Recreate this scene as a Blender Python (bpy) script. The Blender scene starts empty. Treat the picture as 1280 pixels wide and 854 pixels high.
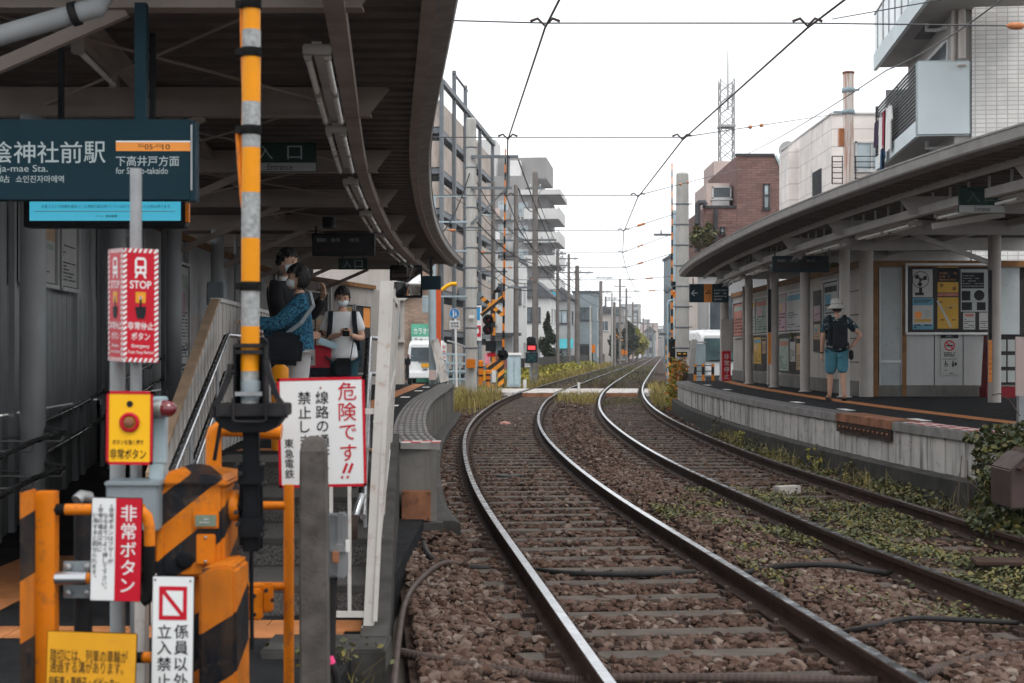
import bpy, bmesh, math, random
import numpy as np
from mathutils import Vector, Matrix
random.seed(7)
RNG = np.random.default_rng(11)
SC = bpy.context.scene
COL = SC.collection
R = math.radians
# ------------------------------------------------------------------ camera, sky, sun, exposure
CH = 1.53                      # camera height above the rail tops, metres
cam = bpy.data.cameras.new('camera')
cam.lens = 50.0
cam.sensor_width = 36.0
cam.shift_y = 0.0086
cam.clip_start = 0.1
cam.clip_end = 6000
cam.dof.use_dof = True
cam.dof.focus_distance = 19.0
cam.dof.aperture_fstop = 5.0
camo = bpy.data.objects.new('camera', cam)
COL.objects.link(camo)
camo.location = (0, 0, CH)
camo.rotation_euler = (R(90), 0, 0)
SC.camera = camo
SUN_EL, SUN_AZ = 58, 150        # high sun behind thin cloud, over the right shoulder
world = bpy.data.worlds.new('World')
SC.world = world
world.use_nodes = True
wn, wl = world.node_tree.nodes, world.node_tree.links
wn.clear()
sky = wn.new('ShaderNodeTexSky')
sky.sky_type = 'NISHITA'
sky.sun_disc = False
sky.sun_elevation = R(SUN_EL)
sky.sun_rotation = R(SUN_AZ)
sky.air_density = 1.0
sky.dust_density = 1.0
sky.ozone_density = 1.0
hs = wn.new('ShaderNodeHueSaturation')
hs.inputs['Saturation'].default_value = 0.10     # overcast: nearly colourless
bg = wn.new('ShaderNodeBackground')
bg.inputs['Strength'].default_value = 0.15
wo = wn.new('ShaderNodeOutputWorld')
wl.new(sky.outputs[0], hs.inputs['Color'])
cl = wn.new('ShaderNodeMix')                      # an even cloud deck over the clear sky
cl.data_type = 'RGBA'
cl.inputs[0].default_value = 0.85
cl.inputs[7].default_value = (6.55, 6.75, 6.95, 1)
wl.new(hs.outputs[0], cl.inputs[6])
wl.new(cl.outputs[2], bg.inputs['Color'])
wl.new(bg.outputs[0], wo.inputs['Surface'])
sd = bpy.data.lights.new('sun', 'SUN')
sd.energy = 1.1
sd.angle = R(25)
sd.color = (1.0, 0.96, 0.9)
so = bpy.data.objects.new('sun', sd)
COL.objects.link(so)
so.rotation_euler = (R(90 - SUN_EL), 0, R(180 - SUN_AZ))
so.location = (0, 0, 40)
vs = SC.view_settings
SC.display_settings.display_device = 'sRGB'
vs.view_transform = 'Standard'
vs.look = 'None'
vs.gamma = 1.0
vs.use_curve_mapping = False
vs.exposure = 0.65
SC.render.engine = 'CYCLES'
SC.cycles.use_denoising = True
SC.cycles.max_bounces = 6
SC.cycles.diffuse_bounces = 3
SC.cycles.glossy_bounces = 3
SC.cycles.transmission_bounces = 4
SC.cycles.transparent_max_bounces = 6
SC.cycles.use_adaptive_sampling = True
SC.cycles.adaptive_threshold = 0.02
# ------------------------------------------------------------------ helpers
F = 1777.8
def P(px, py, Y):
 """the point at depth Y that the photograph shows at pixel (px, py)"""
 return Vector(((px - 640) * Y / F, Y, CH - (py - 438) * Y / F))
def XZ(px, py, Y):
 p = P(px, py, Y)
 return p.x, p.z
def tag(o, label=None, cat=None, group=None, kind=None):
 if label: o['label'] = label
 if cat: o['category'] = cat
 if group: o['group'] = group
 if kind: o['kind'] = kind
 return o
def thing(name, label, cat, loc=(0, 0, 0), group=None):
 o = bpy.data.objects.new(name, None)
 o.empty_display_size = 0.2
 COL.objects.link(o)
 o.location = loc
 return tag(o, label, cat, group)
def wloc(o):
 v = Vector((0, 0, 0))
 while o is not None:
  v += o.location
  o = o.parent
 return v
def copy_tree(o, parent=None, loc=None, rz=None, label=None):
 c = o.copy()
 COL.objects.link(c)
 if parent is not None: c.parent = parent
 if loc is not None: c.location = loc
 if rz is not None: c.rotation_euler = (0, 0, rz)
 if label: c['label'] = label
 for ch in list(o.children):
  copy_tree(ch, c)
 return c
class MB:
 def __init__(s):
  s.v, s.f, s.m, s.s = [], [], [], []
 def add(s, verts, faces, mat=None, smooth=False):
  b = len(s.v)
  s.v += [tuple(p) for p in verts]
  for f in faces:
   s.f.append(tuple(i + b for i in f))
   s.m.append(mat)
   s.s.append(smooth)
  return s
 def box(s, x0, y0, z0, x1, y1, z1, mat=None):
  x0, x1 = min(x0, x1), max(x0, x1)
  y0, y1 = min(y0, y1), max(y0, y1)
  z0, z1 = min(z0, z1), max(z0, z1)
  return s.add([(x0, y0, z0), (x1, y0, z0), (x1, y1, z0), (x0, y1, z0), (x0, y0, z1), (x1, y0, z1), (x1, y1, z1), (x0, y1, z1)],
     [(3, 2, 1, 0), (4, 5, 6, 7), (0, 1, 5, 4), (1, 2, 6, 5), (2, 3, 7, 6), (3, 0, 4, 7)], mat)
 def obox(s, c, size, rot=None, mat=None):
  rot = rot or Matrix.Identity(3)
  c = Vector(c)
  vs_ = []
  for dz in (-.5, .5):
   for dx, dy in ((-.5, -.5), (.5, -.5), (.5, .5), (-.5, .5)):
    vs_.append(c + rot @ Vector((dx * size[0], dy * size[1], dz * size[2])))
  return s.add(vs_, [(3, 2, 1, 0), (4, 5, 6, 7), (0, 1, 5, 4), (1, 2, 6, 5), (2, 3, 7, 6), (3, 0, 4, 7)], mat)
 def bar(s, p, q, w, h, mat=None, up=(0, 0, 1)):
  """rectangular bar from p to q, w across, h along up"""
  p, q, up = Vector(p), Vector(q), Vector(up)
  d = (q - p).normalized()
  if abs(d.dot(up)) > 0.98: up = Vector((0, 1, 0))
  a = d.cross(up).normalized()
  b = a.cross(d).normalized()
  rot = Matrix((a, d, b)).transposed()
  return s.obox((p + q) / 2, (w, (q - p).length, h), rot, mat)
 def tube(s, pts, r, n=8, mat=None, cap=True, smooth=True):
  pts = [Vector(p) for p in pts]
  rs = r if isinstance(r, (list, tuple)) else [r] * len(pts)
  vv, ff = [], []
  ref = None
  for i, p in enumerate(pts):
   if i == 0: d = pts[1] - p
   elif i == len(pts) - 1: d = p - pts[-2]
   else: d = (pts[i + 1] - p).normalized() + (p - pts[i - 1]).normalized()
   d = d.normalized() if d.length > 1e-9 else Vector((0, 0, 1))
   if ref is None:
    ref = Vector((0, 0, 1)) if abs(d.z) < 0.9 else Vector((1, 0, 0))
   a = (ref - d * ref.dot(d)).normalized()
   ref = a
   b = d.cross(a)
   for k in range(n):
    t = 2 * math.pi * k / n
    vv.append(p + (a * math.cos(t) + b * math.sin(t)) * rs[i])
  for i in range(len(pts) - 1):
   for k in range(n):
    k2 = (k + 1) % n
    ff.append((i * n + k, i * n + k2, (i + 1) * n + k2, (i + 1) * n + k))
  s.add(vv, ff, mat, smooth)
  if cap:
   b = len(pts) - 1
   s.add(vv[:n], [tuple(range(n))[::-1]], mat)
   s.add(vv[b * n:], [tuple(range(n))], mat)
  return s
 def prism(s, poly, ext, mat=None):
  """flat polygon (3-D points) pushed along ext"""
  poly = [Vector(p) for p in poly]
  ext = Vector(ext)
  n = len(poly)
  vv = poly + [p + ext for p in poly]
  ff = [tuple(range(n))[::-1], tuple(range(n, 2 * n))]
  for i in range(n):
   j = (i + 1) % n
   ff.append((i, j, n + j, n + i))
  return s.add(vv, ff, mat)
 def sweep(s, path, prof, mat=None, smooth=False, cap=True, mats=None):
  """profile [(across, up)] along a mostly horizontal path; across is to the right of travel"""
  path = [Vector(p) for p in path]
  n = len(prof)
  vv, ff = [], []
  for i, p in enumerate(path):
   d = (path[min(i + 1, len(path) - 1)] - path[max(i - 1, 0)])
   d.z = 0
   d.normalize()
   a = Vector((d.y, -d.x, 0))
   for (u, w) in prof:
    vv.append(p + a * u + Vector((0, 0, w)))
  base = len(s.v)
  s.v += [tuple(q) for q in vv]
  for i in range(len(path) - 1):
   for k in range(n):
    k2 = (k + 1) % n
    s.f.append((base + i * n + k, base + (i + 1) * n + k, base + (i + 1) * n + k2, base + i * n + k2))
    s.m.append(mats[k] if mats else mat)
    s.s.append(smooth)
  if cap:
   e = (len(path) - 1) * n
   s.f.append(tuple(base + k for k in range(n))); s.m.append(mats[0] if mats else mat); s.s.append(False)
   s.f.append(tuple(base + e + k for k in range(n))[::-1]); s.m.append(mats[0] if mats else mat); s.s.append(False)
  return s
 def strip(s, left, right, mat=None):
  """ribbon between two polylines of equal length, facing up when left is left of travel"""
  n = len(left)
  return s.add(list(left) + list(right), [(i, n + i, n + i + 1, i + 1) for i in range(n - 1)], mat)
 def lathe(s, prof, c, n=16, mat=None, axis=None, smooth=True):
  """profile [(radius, height)] about an axis through c"""
  c = Vector(c)
  ax = Vector(axis or (0, 0, 1)).normalized()
  t = Vector((1, 0, 0)) if abs(ax.x) < 0.9 else Vector((0, 1, 0))
  a = (t - ax * t.dot(ax)).normalized()
  b = ax.cross(a)
  vv, ff = [], []
  for (r, h) in prof:
   for k in range(n):
    w = 2 * math.pi * k / n
    vv.append(c + ax * h + (a * math.cos(w) + b * math.sin(w)) * r)
  for i in range(len(prof) - 1):
   for k in range(n):
    k2 = (k + 1) % n
    ff.append((i * n + k, i * n + k2, (i + 1) * n + k2, (i + 1) * n + k))
  return s.add(vv, ff, mat, smooth)
 def pieces(s):
  """one MB per connected piece"""
  par = list(range(len(s.v)))
  def find(i):
   while par[i] != i: par[i] = par[par[i]]; i = par[i]
   return i
  key = {}
  for i, p in enumerate(s.v):
   k = (round(p[0], 5), round(p[1], 5), round(p[2], 5))
   if k in key: par[find(i)] = find(key[k])
   else: key[k] = i
  for f in s.f:
   for i in f[1:]: par[find(i)] = find(f[0])
  out = {}
  for k, f in enumerate(s.f):
   o = out.setdefault(find(f[0]), (MB(), {}))
   b, mp = o
   for i in f:
    if i not in mp: mp[i] = len(b.v); b.v.append(s.v[i])
   b.f.append(tuple(mp[i] for i in f)); b.m.append(s.m[k]); b.s.append(s.s[k])
  return [b for b, _ in out.values()]
 SPLIT = set('hanger hanger_strut brace guide_arm bolt grip_sleeve painted_mark tie_rod drain_pipe strap cord screw post legs wiper clamp_plate step_band timber_post vent_box rail spoke support leaflet pipe side_railing aerial orange_box equipment_box door collar edge_trim floor_beam end_cap stem stems'.split())
 def build(s, name, mat=None, parent=None, bevel=0.0, local=False, loc=None):
  if name in s.SPLIT and parent is not None:
   ps = s.pieces()
   if 1 < len(ps) < 60:
    for b in ps: o = b.build1(name, mat, parent, bevel, local, loc)
    return o
  return s.build1(name, mat, parent, bevel, local, loc)
 def build1(s, name, mat=None, parent=None, bevel=0.0, local=False, loc=None):
  me = bpy.data.meshes.new(name)
  off = Vector((0, 0, 0))
  if parent is not None and not local: off = wloc(parent)
  if loc is not None: off = Vector(loc)
  me.from_pydata([(a - off.x, b - off.y, c - off.z) for (a, b, c) in s.v], [], s.f)
  mats = []
  for k, f in enumerate(me.polygons):
   m = s.m[k] or mat
   if m not in mats: mats.append(m)
   f.material_index = mats.index(m)
   f.use_smooth = s.s[k]
  for m in mats: me.materials.append(m)
  if bevel > 0:
   bm = bmesh.new()
   bm.from_mesh(me)
   bmesh.ops.remove_doubles(bm, verts=bm.verts, dist=1e-5)
   bm.normal_update()
   ed = [e for e in bm.edges if len(e.link_faces) == 2 and e.calc_face_angle(0) > 0.6]
   bmesh.ops.bevel(bm, geom=ed, offset=bevel, segments=2, affect='EDGES', clamp_overlap=True)
   bm.to_mesh(me)
   bm.free()
  me.update()
  o = bpy.data.objects.new(name, me)
  COL.objects.link(o)
  if parent is not None: o.parent = parent
  if loc is not None: o.location = loc
  return o
def np_mesh(name, V, Fc, mat, rnd=None, parent=None, smooth=False):
 """large mesh of equal-sided faces with one random value per face"""
 me = bpy.data.meshes.new(name)
 k = Fc.shape[1]
 me.vertices.add(len(V))
 me.vertices.foreach_set('co', V.astype(np.float32).ravel())
 me.loops.add(Fc.size)
 me.loops.foreach_set('vertex_index', Fc.astype(np.int32).ravel())
 me.polygons.add(len(Fc))
 me.polygons.foreach_set('loop_start', np.arange(0, Fc.size, k, dtype=np.int32))
 me.polygons.foreach_set('loop_total', np.full(len(Fc), k, dtype=np.int32))
 me.polygons.foreach_set('use_smooth', np.full(len(Fc), smooth, dtype=bool))
 me.materials.append(mat)
 if rnd is not None:
  at = me.attributes.new('rnd', 'FLOAT', 'FACE')
  at.data.foreach_set('value', rnd.astype(np.float32))
 me.update(calc_edges=True)
 me.validate()
 o = bpy.data.objects.new(name, me)
 COL.objects.link(o)
 if parent is not None:
  o.parent = parent
  o.location = -wloc(parent)
 return o
# ------------------------------------------------------------------ materials
def _nt(name):
 m = bpy.data.materials.new(name)
 m.use_nodes = True
 nt = m.node_tree
 b = nt.nodes['Principled BSDF']
 return m, nt.nodes, nt.links, b
def c4(c): return (c[0], c[1], c[2], 1)
def mixc(n, l, fac, a, b, mode='MIX'):
 x = n.new('ShaderNodeMix')
 x.data_type = 'RGBA'
 x.blend_type = mode
 for sock, val in ((x.inputs[0], fac), (x.inputs[6], a), (x.inputs[7], b)):
  if hasattr(val, 'links'): l.new(val, sock)
  elif isinstance(val, (int, float)): sock.default_value = val
  else: sock.default_value = c4(val)
 return x.outputs[2]
def noise(n, l, vec, scale, detail=4, rough=0.55):
 t = n.new('ShaderNodeTexNoise')
 t.inputs['Scale'].default_value = scale
 t.inputs['Detail'].default_value = detail
 t.inputs['Roughness'].default_value = rough
 if vec is not None: l.new(vec, t.inputs['Vector'])
 return t.outputs[0]
def rng(n, l, val, a, b, c=0.0, d=1.0):
 t = n.new('ShaderNodeMapRange')
 t.inputs[1].default_value, t.inputs[2].default_value = a, b
 t.inputs[3].default_value, t.inputs[4].default_value = c, d
 l.new(val, t.inputs[0])
 return t.outputs[0]
def math_(n, l, op, a, b=None):
 t = n.new('ShaderNodeMath')
 t.operation = op
 for i, v in enumerate((a, b)):
  if v is None: continue
  if hasattr(v, 'links'): l.new(v, t.inputs[i])
  else: t.inputs[i].default_value = v
 return t.outputs[0]
def wpos(n, l, scale=(1, 1, 1)):
 g = n.new('ShaderNodeNewGeometry')
 mp = n.new('ShaderNodeMapping')
 mp.inputs['Scale'].default_value = scale
 l.new(g.outputs['Position'], mp.inputs['Vector'])
 return mp.outputs[0]
def finish(n, l, b, col, vec, rough, metal, bump, bs, spec, bdist=0.004):
 if hasattr(col, 'links'): l.new(col, b.inputs['Base Color'])
 else: b.inputs['Base Color'].default_value = c4(col)
 b.inputs['Metallic'].default_value = metal
 b.inputs['Specular IOR Level'].default_value = spec
 rn = noise(n, l, vec, 7, 3)
 l.new(rng(n, l, rn, 0.3, 0.7, max(0.05, rough - 0.1), min(1, rough + 0.1)), b.inputs['Roughness'])
 if bump > 0:
  bn = n.new('ShaderNodeBump')
  bn.inputs['Strength'].default_value = bump
  bn.inputs['Distance'].default_value = bdist
  l.new(noise(n, l, vec, bs, 5), bn.inputs['Height'])
  l.new(bn.outputs[0], b.inputs['Normal'])
def mat(name, col, rough=0.6, metal=0.0, var=0.18, vs=3.0, bump=0.0, bs=60, streak=0.0, dirt=(0.06, 0.045, 0.035), spot=0.0, ss=9, spec=0.18, bdist=0.004, sk=(5, 0.35, 0.48, 0.72)):
 m, n, l, b = _nt(name)
 vec = wpos(n, l)
 nz = noise(n, l, vec, vs, 5)
 f = rng(n, l, nz, 0.3, 0.7)
 out = mixc(n, l, f, [x * (1 - var) for x in col], [min(1, x * (1 + var)) for x in col])
 if streak > 0:
  sv = wpos(n, l, (sk[0], sk[0], sk[1]))
  sn = rng(n, l, noise(n, l, sv, 2.2, 5, 0.65), sk[2], sk[3], 0, streak)
  out = mixc(n, l, sn, out, dirt)
 if spot > 0:
  pn = rng(n, l, noise(n, l, vec, ss, 6, 0.7), 0.55, 0.68, 0, spot)
  out = mixc(n, l, pn, out, dirt)
 finish(n, l, b, out, vec, rough, metal, bump, bs, spec, bdist)
 return m
def mat_emit(name, col, power, base=(0.02, 0.02, 0.02)):
 m, n, l, b = _nt(name)
 b.inputs['Base Color'].default_value = c4(base)
 b.inputs['Emission Color'].default_value = c4(col)
 b.inputs['Emission Strength'].default_value = power
 b.inputs['Roughness'].default_value = 0.25
 return m
def mat_rnd(name, cols, rough=0.8, spec=0.2, sub=0.0, bump=0.0, bs=80, tr=0.0):
 """colour per face from the 'rnd' attribute"""
 m, n, l, b = _nt(name)
 a = n.new('ShaderNodeAttribute')
 a.attribute_name = 'rnd'
 cr = n.new('ShaderNodeValToRGB')
 el = cr.color_ramp.elements
 el[0].color, el[0].position = c4(cols[0]), 0
 el[1].color, el[1].position = c4(cols[-1]), 1
 for i, c in enumerate(cols[1:-1]):
  e = el.new((i + 1) / (len(cols) - 1))
  e.color = c4(c)
 l.new(a.outputs['Fac'], cr.inputs[0])
 vec = wpos(n, l)
 f = rng(n, l, noise(n, l, vec, 14, 4), 0.3, 0.7, 0.75, 1.2)
 out = mixc(n, l, 1.0, cr.outputs[0], (1, 1, 1), 'MULTIPLY')
 x = n.new('ShaderNodeVectorMath'); x.operation = 'SCALE'
 l.new(out, x.inputs[0]); l.new(f, x.inputs['Scale'])
 finish(n, l, b, x.outputs[0], vec, rough, 0, bump, bs, spec)
 if tr > 0:
  b.inputs['Transmission Weight'].default_value = 0
  b.inputs['Subsurface Weight'].default_value = 0
 return m
def mat_stripe(name, ca, cb, dirv, period, duty=0.5, rough=0.45, wear=0.35, phase=0.0):
 m, n, l, b = _nt(name)
 vec = wpos(n, l)
 d = n.new('ShaderNodeVectorMath'); d.operation = 'DOT_PRODUCT'
 l.new(vec, d.inputs[0]); d.inputs[1].default_value = dirv
 fr = math_(n, l, 'FRACT', math_(n, l, 'ADD', math_(n, l, 'DIVIDE', d.outputs['Value'], period), phase))
 st = math_(n, l, 'GREATER_THAN', fr, duty)
 nz = rng(n, l, noise(n, l, vec, 6, 5), 0.3, 0.7)
 a2 = mixc(n, l, nz, [x * 0.82 for x in ca], [min(1, x * 1.08) for x in ca])
 b2 = mixc(n, l, nz, [x * 0.7 for x in cb], [x * 1.3 for x in cb])
 out = mixc(n, l, st, a2, b2)
 g2 = rng(n, l, noise(n, l, wpos(n, l, (3, 3, .8)), 2.4, 6, 0.7), 0.46, 0.7, 0, wear * .75)
 out = mixc(n, l, g2, out, (0.12, 0.06, 0.025))
 w = rng(n, l, noise(n, l, vec, 18, 7, 0.75), 0.56, 0.68, 0, wear)
 out = mixc(n, l, w, out, (0.09, 0.065, 0.05))
 finish(n, l, b, out, vec, rough, 0, 0.12, 90, 0.15)
 return m
def mat_grid(name, col, mortar, bw, bh, ms, offset=0.5, rough=0.6, var=0.2, bump=0.4, streak=0.0, dirt=(0.1, 0.09, 0.08)):
 """brick or tile wall: runs along x+y and z"""
 m, n, l, b = _nt(name)
 vec = wpos(n, l)
 sp = n.new('ShaderNodeSeparateXYZ'); l.new(vec, sp.inputs[0])
 cb = n.new('ShaderNodeCombineXYZ')
 l.new(math_(n, l, 'ADD', sp.outputs[0], sp.outputs[1]), cb.inputs[0]); l.new(sp.outputs[2], cb.inputs[1])
 t = n.new('ShaderNodeTexBrick')
 l.new(cb.outputs[0], t.inputs['Vector'])
 t.offset = offset
 t.inputs['Color1'].default_value = c4([x * (1 - var) for x in col])
 t.inputs['Color2'].default_value = c4([min(1, x * (1 + var)) for x in col])
 t.inputs['Mortar'].default_value = c4(mortar)
 t.inputs['Scale'].default_value = 1.0
 t.inputs['Mortar Size'].default_value = ms
 t.inputs['Brick Width'].default_value = bw
 t.inputs['Row Height'].default_value = bh
 nz = rng(n, l, noise(n, l, vec, 1.3, 5), 0.3, 0.7, 0.85, 1.1)
 x = n.new('ShaderNodeVectorMath'); x.operation = 'SCALE'
 l.new(t.outputs['Color'], x.inputs[0]); l.new(nz, x.inputs['Scale'])
 out = x.outputs[0]
 if streak > 0:
  sv = wpos(n, l, (3, 3, 0.25))
  sn = rng(n, l, noise(n, l, sv, 1.6, 5, 0.65), 0.5, 0.75, 0, streak)
  out = mixc(n, l, sn, out, dirt)
 l.new(out, b.inputs['Base Color'])
 b.inputs['Roughness'].default_value = rough
 b.inputs['Specular IOR Level'].default_value = 0.35
 bn = n.new('ShaderNodeBump'); bn.inputs['Strength'].default_value = bump; bn.inputs['Distance'].default_value = 0.01
 iv = math_(n, l, 'SUBTRACT', 1.0, t.outputs['Fac'])
 l.new(iv, bn.inputs['Height']); l.new(bn.outputs[0], b.inputs['Normal'])
 return m
def mat_glass(name, col=(0.05, 0.07, 0.08), rough=0.08, spec=0.8):
 m, n, l, b = _nt(name)
 vec = wpos(n, l)
 f = rng(n, l, noise(n, l, vec, 0.9, 3), 0.35, 0.65)
 l.new(mixc(n, l, f, col, [x * 2.2 for x in col]), b.inputs['Base Color'])
 b.inputs['Roughness'].default_value = rough
 b.inputs['Specular IOR Level'].default_value = spec
 return m
K = {}
K['steel_top'] = mat('polished_rail_steel', (0.38, 0.385, 0.40), 0.24, 1.0, 0.03, 2)
K['rust'] = mat('rail_rust', (0.0385, 0.021, 0.0154), 0.75, 0.0, 0.35, 6, 0.3, 70)
K['rust_lite'] = mat('rusty_plate', (0.23, 0.10, 0.055), 0.75, 0, 0.4, 5, 0.3, 60, spot=0.5, dirt=(0.07, 0.04, 0.03))
K['sleeper'] = mat('weathered_sleeper', (0.085, 0.070, 0.060), 0.85, 0, 0.3, 5, 0.5, 45, spot=0.5, ss=16, dirt=(0.07, 0.045, 0.035))
K['ballast'] = mat_rnd('ballast_stone', [(0.0278, 0.015, 0.011), (0.0606, 0.0318, 0.022), (0.081, 0.0464, 0.0334), (0.101, 0.064, 0.049), (0.127, 0.0879, 0.0704), (0.182, 0.142, 0.118)], 0.85, 0.25, bump=0.4, bs=120)
K['ballast_bed'] = mat('ballast_bed_gravel', (0.055, 0.036, 0.029), 0.95, 0, 0.4, 12, 1.0, 28, spec=0.1, bdist=0.03)
K['dirt'] = mat('ground_earth', (0.128, 0.112, 0.096), 0.95, 0, 0.3, 0.6, 0.5, 6)
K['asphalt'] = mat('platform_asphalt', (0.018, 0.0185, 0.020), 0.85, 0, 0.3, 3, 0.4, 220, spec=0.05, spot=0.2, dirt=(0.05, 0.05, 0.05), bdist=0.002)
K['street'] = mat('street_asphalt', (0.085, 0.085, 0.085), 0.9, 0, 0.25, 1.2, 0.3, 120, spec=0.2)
K['conc'] = mat('concrete', (0.145, 0.138, 0.13), 0.85, 0, 0.22, 2.5, 0.3, 40, streak=0.55, dirt=(0.08, 0.072, 0.065), spot=0.25, spec=0.2)
K['conc_lite'] = mat('pale_platform_concrete', (0.51, 0.48, 0.455), 0.85, 0, 0.14, 2.2, 0.3, 40, streak=0.88, dirt=(0.06, 0.055, 0.052), spot=0.55, ss=6, spec=0.15, sk=(1.9, .22, .5, .68))
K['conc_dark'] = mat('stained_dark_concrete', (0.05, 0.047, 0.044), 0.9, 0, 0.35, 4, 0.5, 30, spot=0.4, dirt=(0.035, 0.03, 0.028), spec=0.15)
K['conc_post'] = mat('weathered_post_concrete', (0.095, 0.086, 0.08), 0.92, 0, 0.35, 9, 0.8, 55, spot=0.6, ss=22, dirt=(0.06, 0.045, 0.04), spec=0.15)
K['pole_conc'] = mat('utility_pole_concrete', (0.42, 0.41, 0.39), 0.85, 0, 0.12, 2, 0.2, 50, streak=0.3, dirt=(0.16, 0.15, 0.14), spec=0.2)
K['coping'] = mat('coping_tile', (0.216, 0.205, 0.198), 0.8, 0, 0.25, 6, 0.3, 70, spot=0.5, dirt=(0.09, 0.085, 0.08))
K['coping_dark'] = mat('coping_groove', (0.10, 0.095, 0.095), 0.85, 0, 0.3, 6)
K['tactile'] = mat('tactile_orange', (0.425, 0.17, 0.0638), 0.75, 0, 0.25, 4, 0.2, 80, spot=0.45, dirt=(0.22, 0.12, 0.07))
K['red_tile'] = mat('red_edge_tile', (0.42, 0.09, 0.09), 0.75, 0, 0.25, 8, spot=0.4, dirt=(0.15, 0.08, 0.07))
K['white_tile'] = mat('white_edge_tile', (0.52, 0.48, 0.46), 0.75, 0, 0.2, 8, spot=0.4, dirt=(0.2, 0.17, 0.15))
K['beam'] = mat('canopy_steel_paint', (0.30, 0.25, 0.222), 0.6, 0, 0.16, 2, 0.1, 40, spot=0.2, ss=5, dirt=(0.16, 0.10, 0.07))
K['beam_r'] = mat('pale_canopy_paint', (0.52, 0.50, 0.485), 0.55, 0, 0.12, 2, 0.1, 40, spot=0.2, ss=5, dirt=(0.22, 0.14, 0.1))
K['roof_u'] = mat('canopy_corrugated_sheet', (0.105, 0.083, 0.074), 0.7, 0, 0.25, 3, 0.1, 30, spot=0.3, ss=3, dirt=(0.1, 0.075, 0.06))
K['fascia'] = mat('canopy_gutter_metal', (0.24, 0.225, 0.215), 0.5, 0.2, 0.15, 3, streak=0.35, dirt=(0.15, 0.13, 0.12))
K['col_grey'] = mat('painted_grey_column', (0.296, 0.308, 0.316), 0.55, 0, 0.1, 2.5, 0.05, 50, streak=0.25, dirt=(0.14, 0.13, 0.125))
K['col_cream'] = mat('cream_painted_column', (0.442, 0.412, 0.387), 0.55, 0, 0.1, 2.5, 0.05, 50, streak=0.25, dirt=(0.2, 0.16, 0.13))
K['white'] = mat('white_paint', (0.74, 0.73, 0.71), 0.5, 0, 0.06, 4)
K['white_sign'] = mat('white_sign_enamel', (0.66, 0.67, 0.67), 0.4, 0, 0.04, 3, spec=0.5)
K['white_fence'] = mat('rusty_white_fence_paint', (0.47, 0.445, 0.42), 0.55, 0, 0.1, 4, 0.1, 60, spot=0.55, ss=12, dirt=(0.28, 0.13, 0.08))
K['parapet'] = mat('cream_ribbed_parapet', (0.50, 0.475, 0.45), 0.6, 0, 0.08, 3, 0.05, 50, streak=0.25, dirt=(0.27, 0.22, 0.18))
K['parapet_cap'] = mat('tan_parapet_cap', (0.36, 0.25, 0.17), 0.6, 0, 0.2, 5)
K['black'] = mat('black_enamel', (0.009, 0.01, 0.012), 0.45, 0, 0.3, 6, 0.1, 60, spec=0.06)
K['blackmatte'] = mat('black_rubber', (0.012, 0.012, 0.012), 0.75, 0, 0.3, 6, spec=0.05)
K['iron'] = mat('dark_iron', (0.022, 0.022, 0.024), 0.55, 0.1, 0.35, 9, 0.25, 70, spot=0.4, ss=18, dirt=(0.06, 0.035, 0.025), spec=.1)
K['galv'] = mat('galvanised_steel', (0.28, 0.29, 0.30), 0.42, 0.6, 0.15, 9, 0.05, 60)
K['stainless'] = mat('stainless_tube', (0.468, 0.476, 0.493), 0.22, 0.9, 0.1, 6)
K['greybox'] = mat('grey_cabinet_paint', (0.20, 0.235, 0.255), 0.45, 0, 0.1, 5, 0.05, 60, spot=0.15)
K['paleblue'] = mat('pale_blue_grey_paint', (0.34, 0.43, 0.47), 0.45, 0, 0.1, 5)
K['orange'] = mat('gate_orange_paint', (0.60, 0.165, 0.006), 0.42, 0, 0.12, 5, 0.1, 80, spot=0.7, ss=20, dirt=(0.25, 0.09, 0.03))
K['yellow'] = mat('safety_yellow', (0.70, 0.255, 0.004), 0.42, 0, 0.08, 5, spot=0.15, ss=20, dirt=(0.4, 0.2, 0.05))
K['yel_sign'] = mat('yellow_sign_enamel', (0.80, 0.43, 0.012), 0.4, 0, 0.05, 3)
K['yel_sign2'] = mat('worn_yellow_sign', (0.66, 0.31, 0.018), 0.5, 0, 0.1, 4, spot=0.2, ss=14, dirt=(0.4, 0.2, 0.05))
K['silver'] = mat('reflective_silver_band', (0.288, 0.296, 0.296), 0.5, 0.15, 0.3, 55, 0.15, 200)
K['red'] = mat('sign_red', (0.46, 0.008, 0.022), 0.4, 0, 0.06, 4)
K['redlamp'] = mat('dark_red_lens', (0.13, 0.008, 0.014), 0.12, 0, 0.1, 5, spec=0.9)
K['teal'] = mat('dark_teal_sign', (0.010, 0.030, 0.042), 0.5, 0, 0.08, 3, spec=0.06)
K['signtext'] = mat('pale_lettering', (0.374, 0.435, 0.449), 0.5, 0, 0.02, 3)
K['sgorange'] = mat('line_orange', (0.80, 0.29, 0.055), 0.45, 0, 0.05, 3)
K['green'] = mat('entrance_green', (0.006, 0.03, 0.023), 0.5, 0, 0.1, 3)
K['grey_txt'] = mat('grey_strip', (0.34, 0.36, 0.36), 0.5, 0, 0.05, 3)
K['ink'] = mat('black_ink', (0.012, 0.012, 0.015), 0.6, 0, 0.05, 3)
K['lcd'] = mat_emit('cyan_screen', (0.08, 0.58, 0.82), 0.42)
K['wall_l'] = mat('grey_blue_wall_panel', (0.315, 0.33, 0.338), 0.5, 0.1, 0.12, 1.5, 0.05, 40, streak=0.3, dirt=(0.12, 0.12, 0.12))
K['wall_cream'] = mat('cream_wall_panel', (0.344, 0.32, 0.3), 0.6, 0, 0.1, 1.5, 0.05, 40, streak=0.25, dirt=(0.2, 0.16, 0.13))
K['wood_beam'] = mat('brown_timber_beam', (0.208, 0.1, 0.036), 0.65, 0, 0.3, 5)
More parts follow.
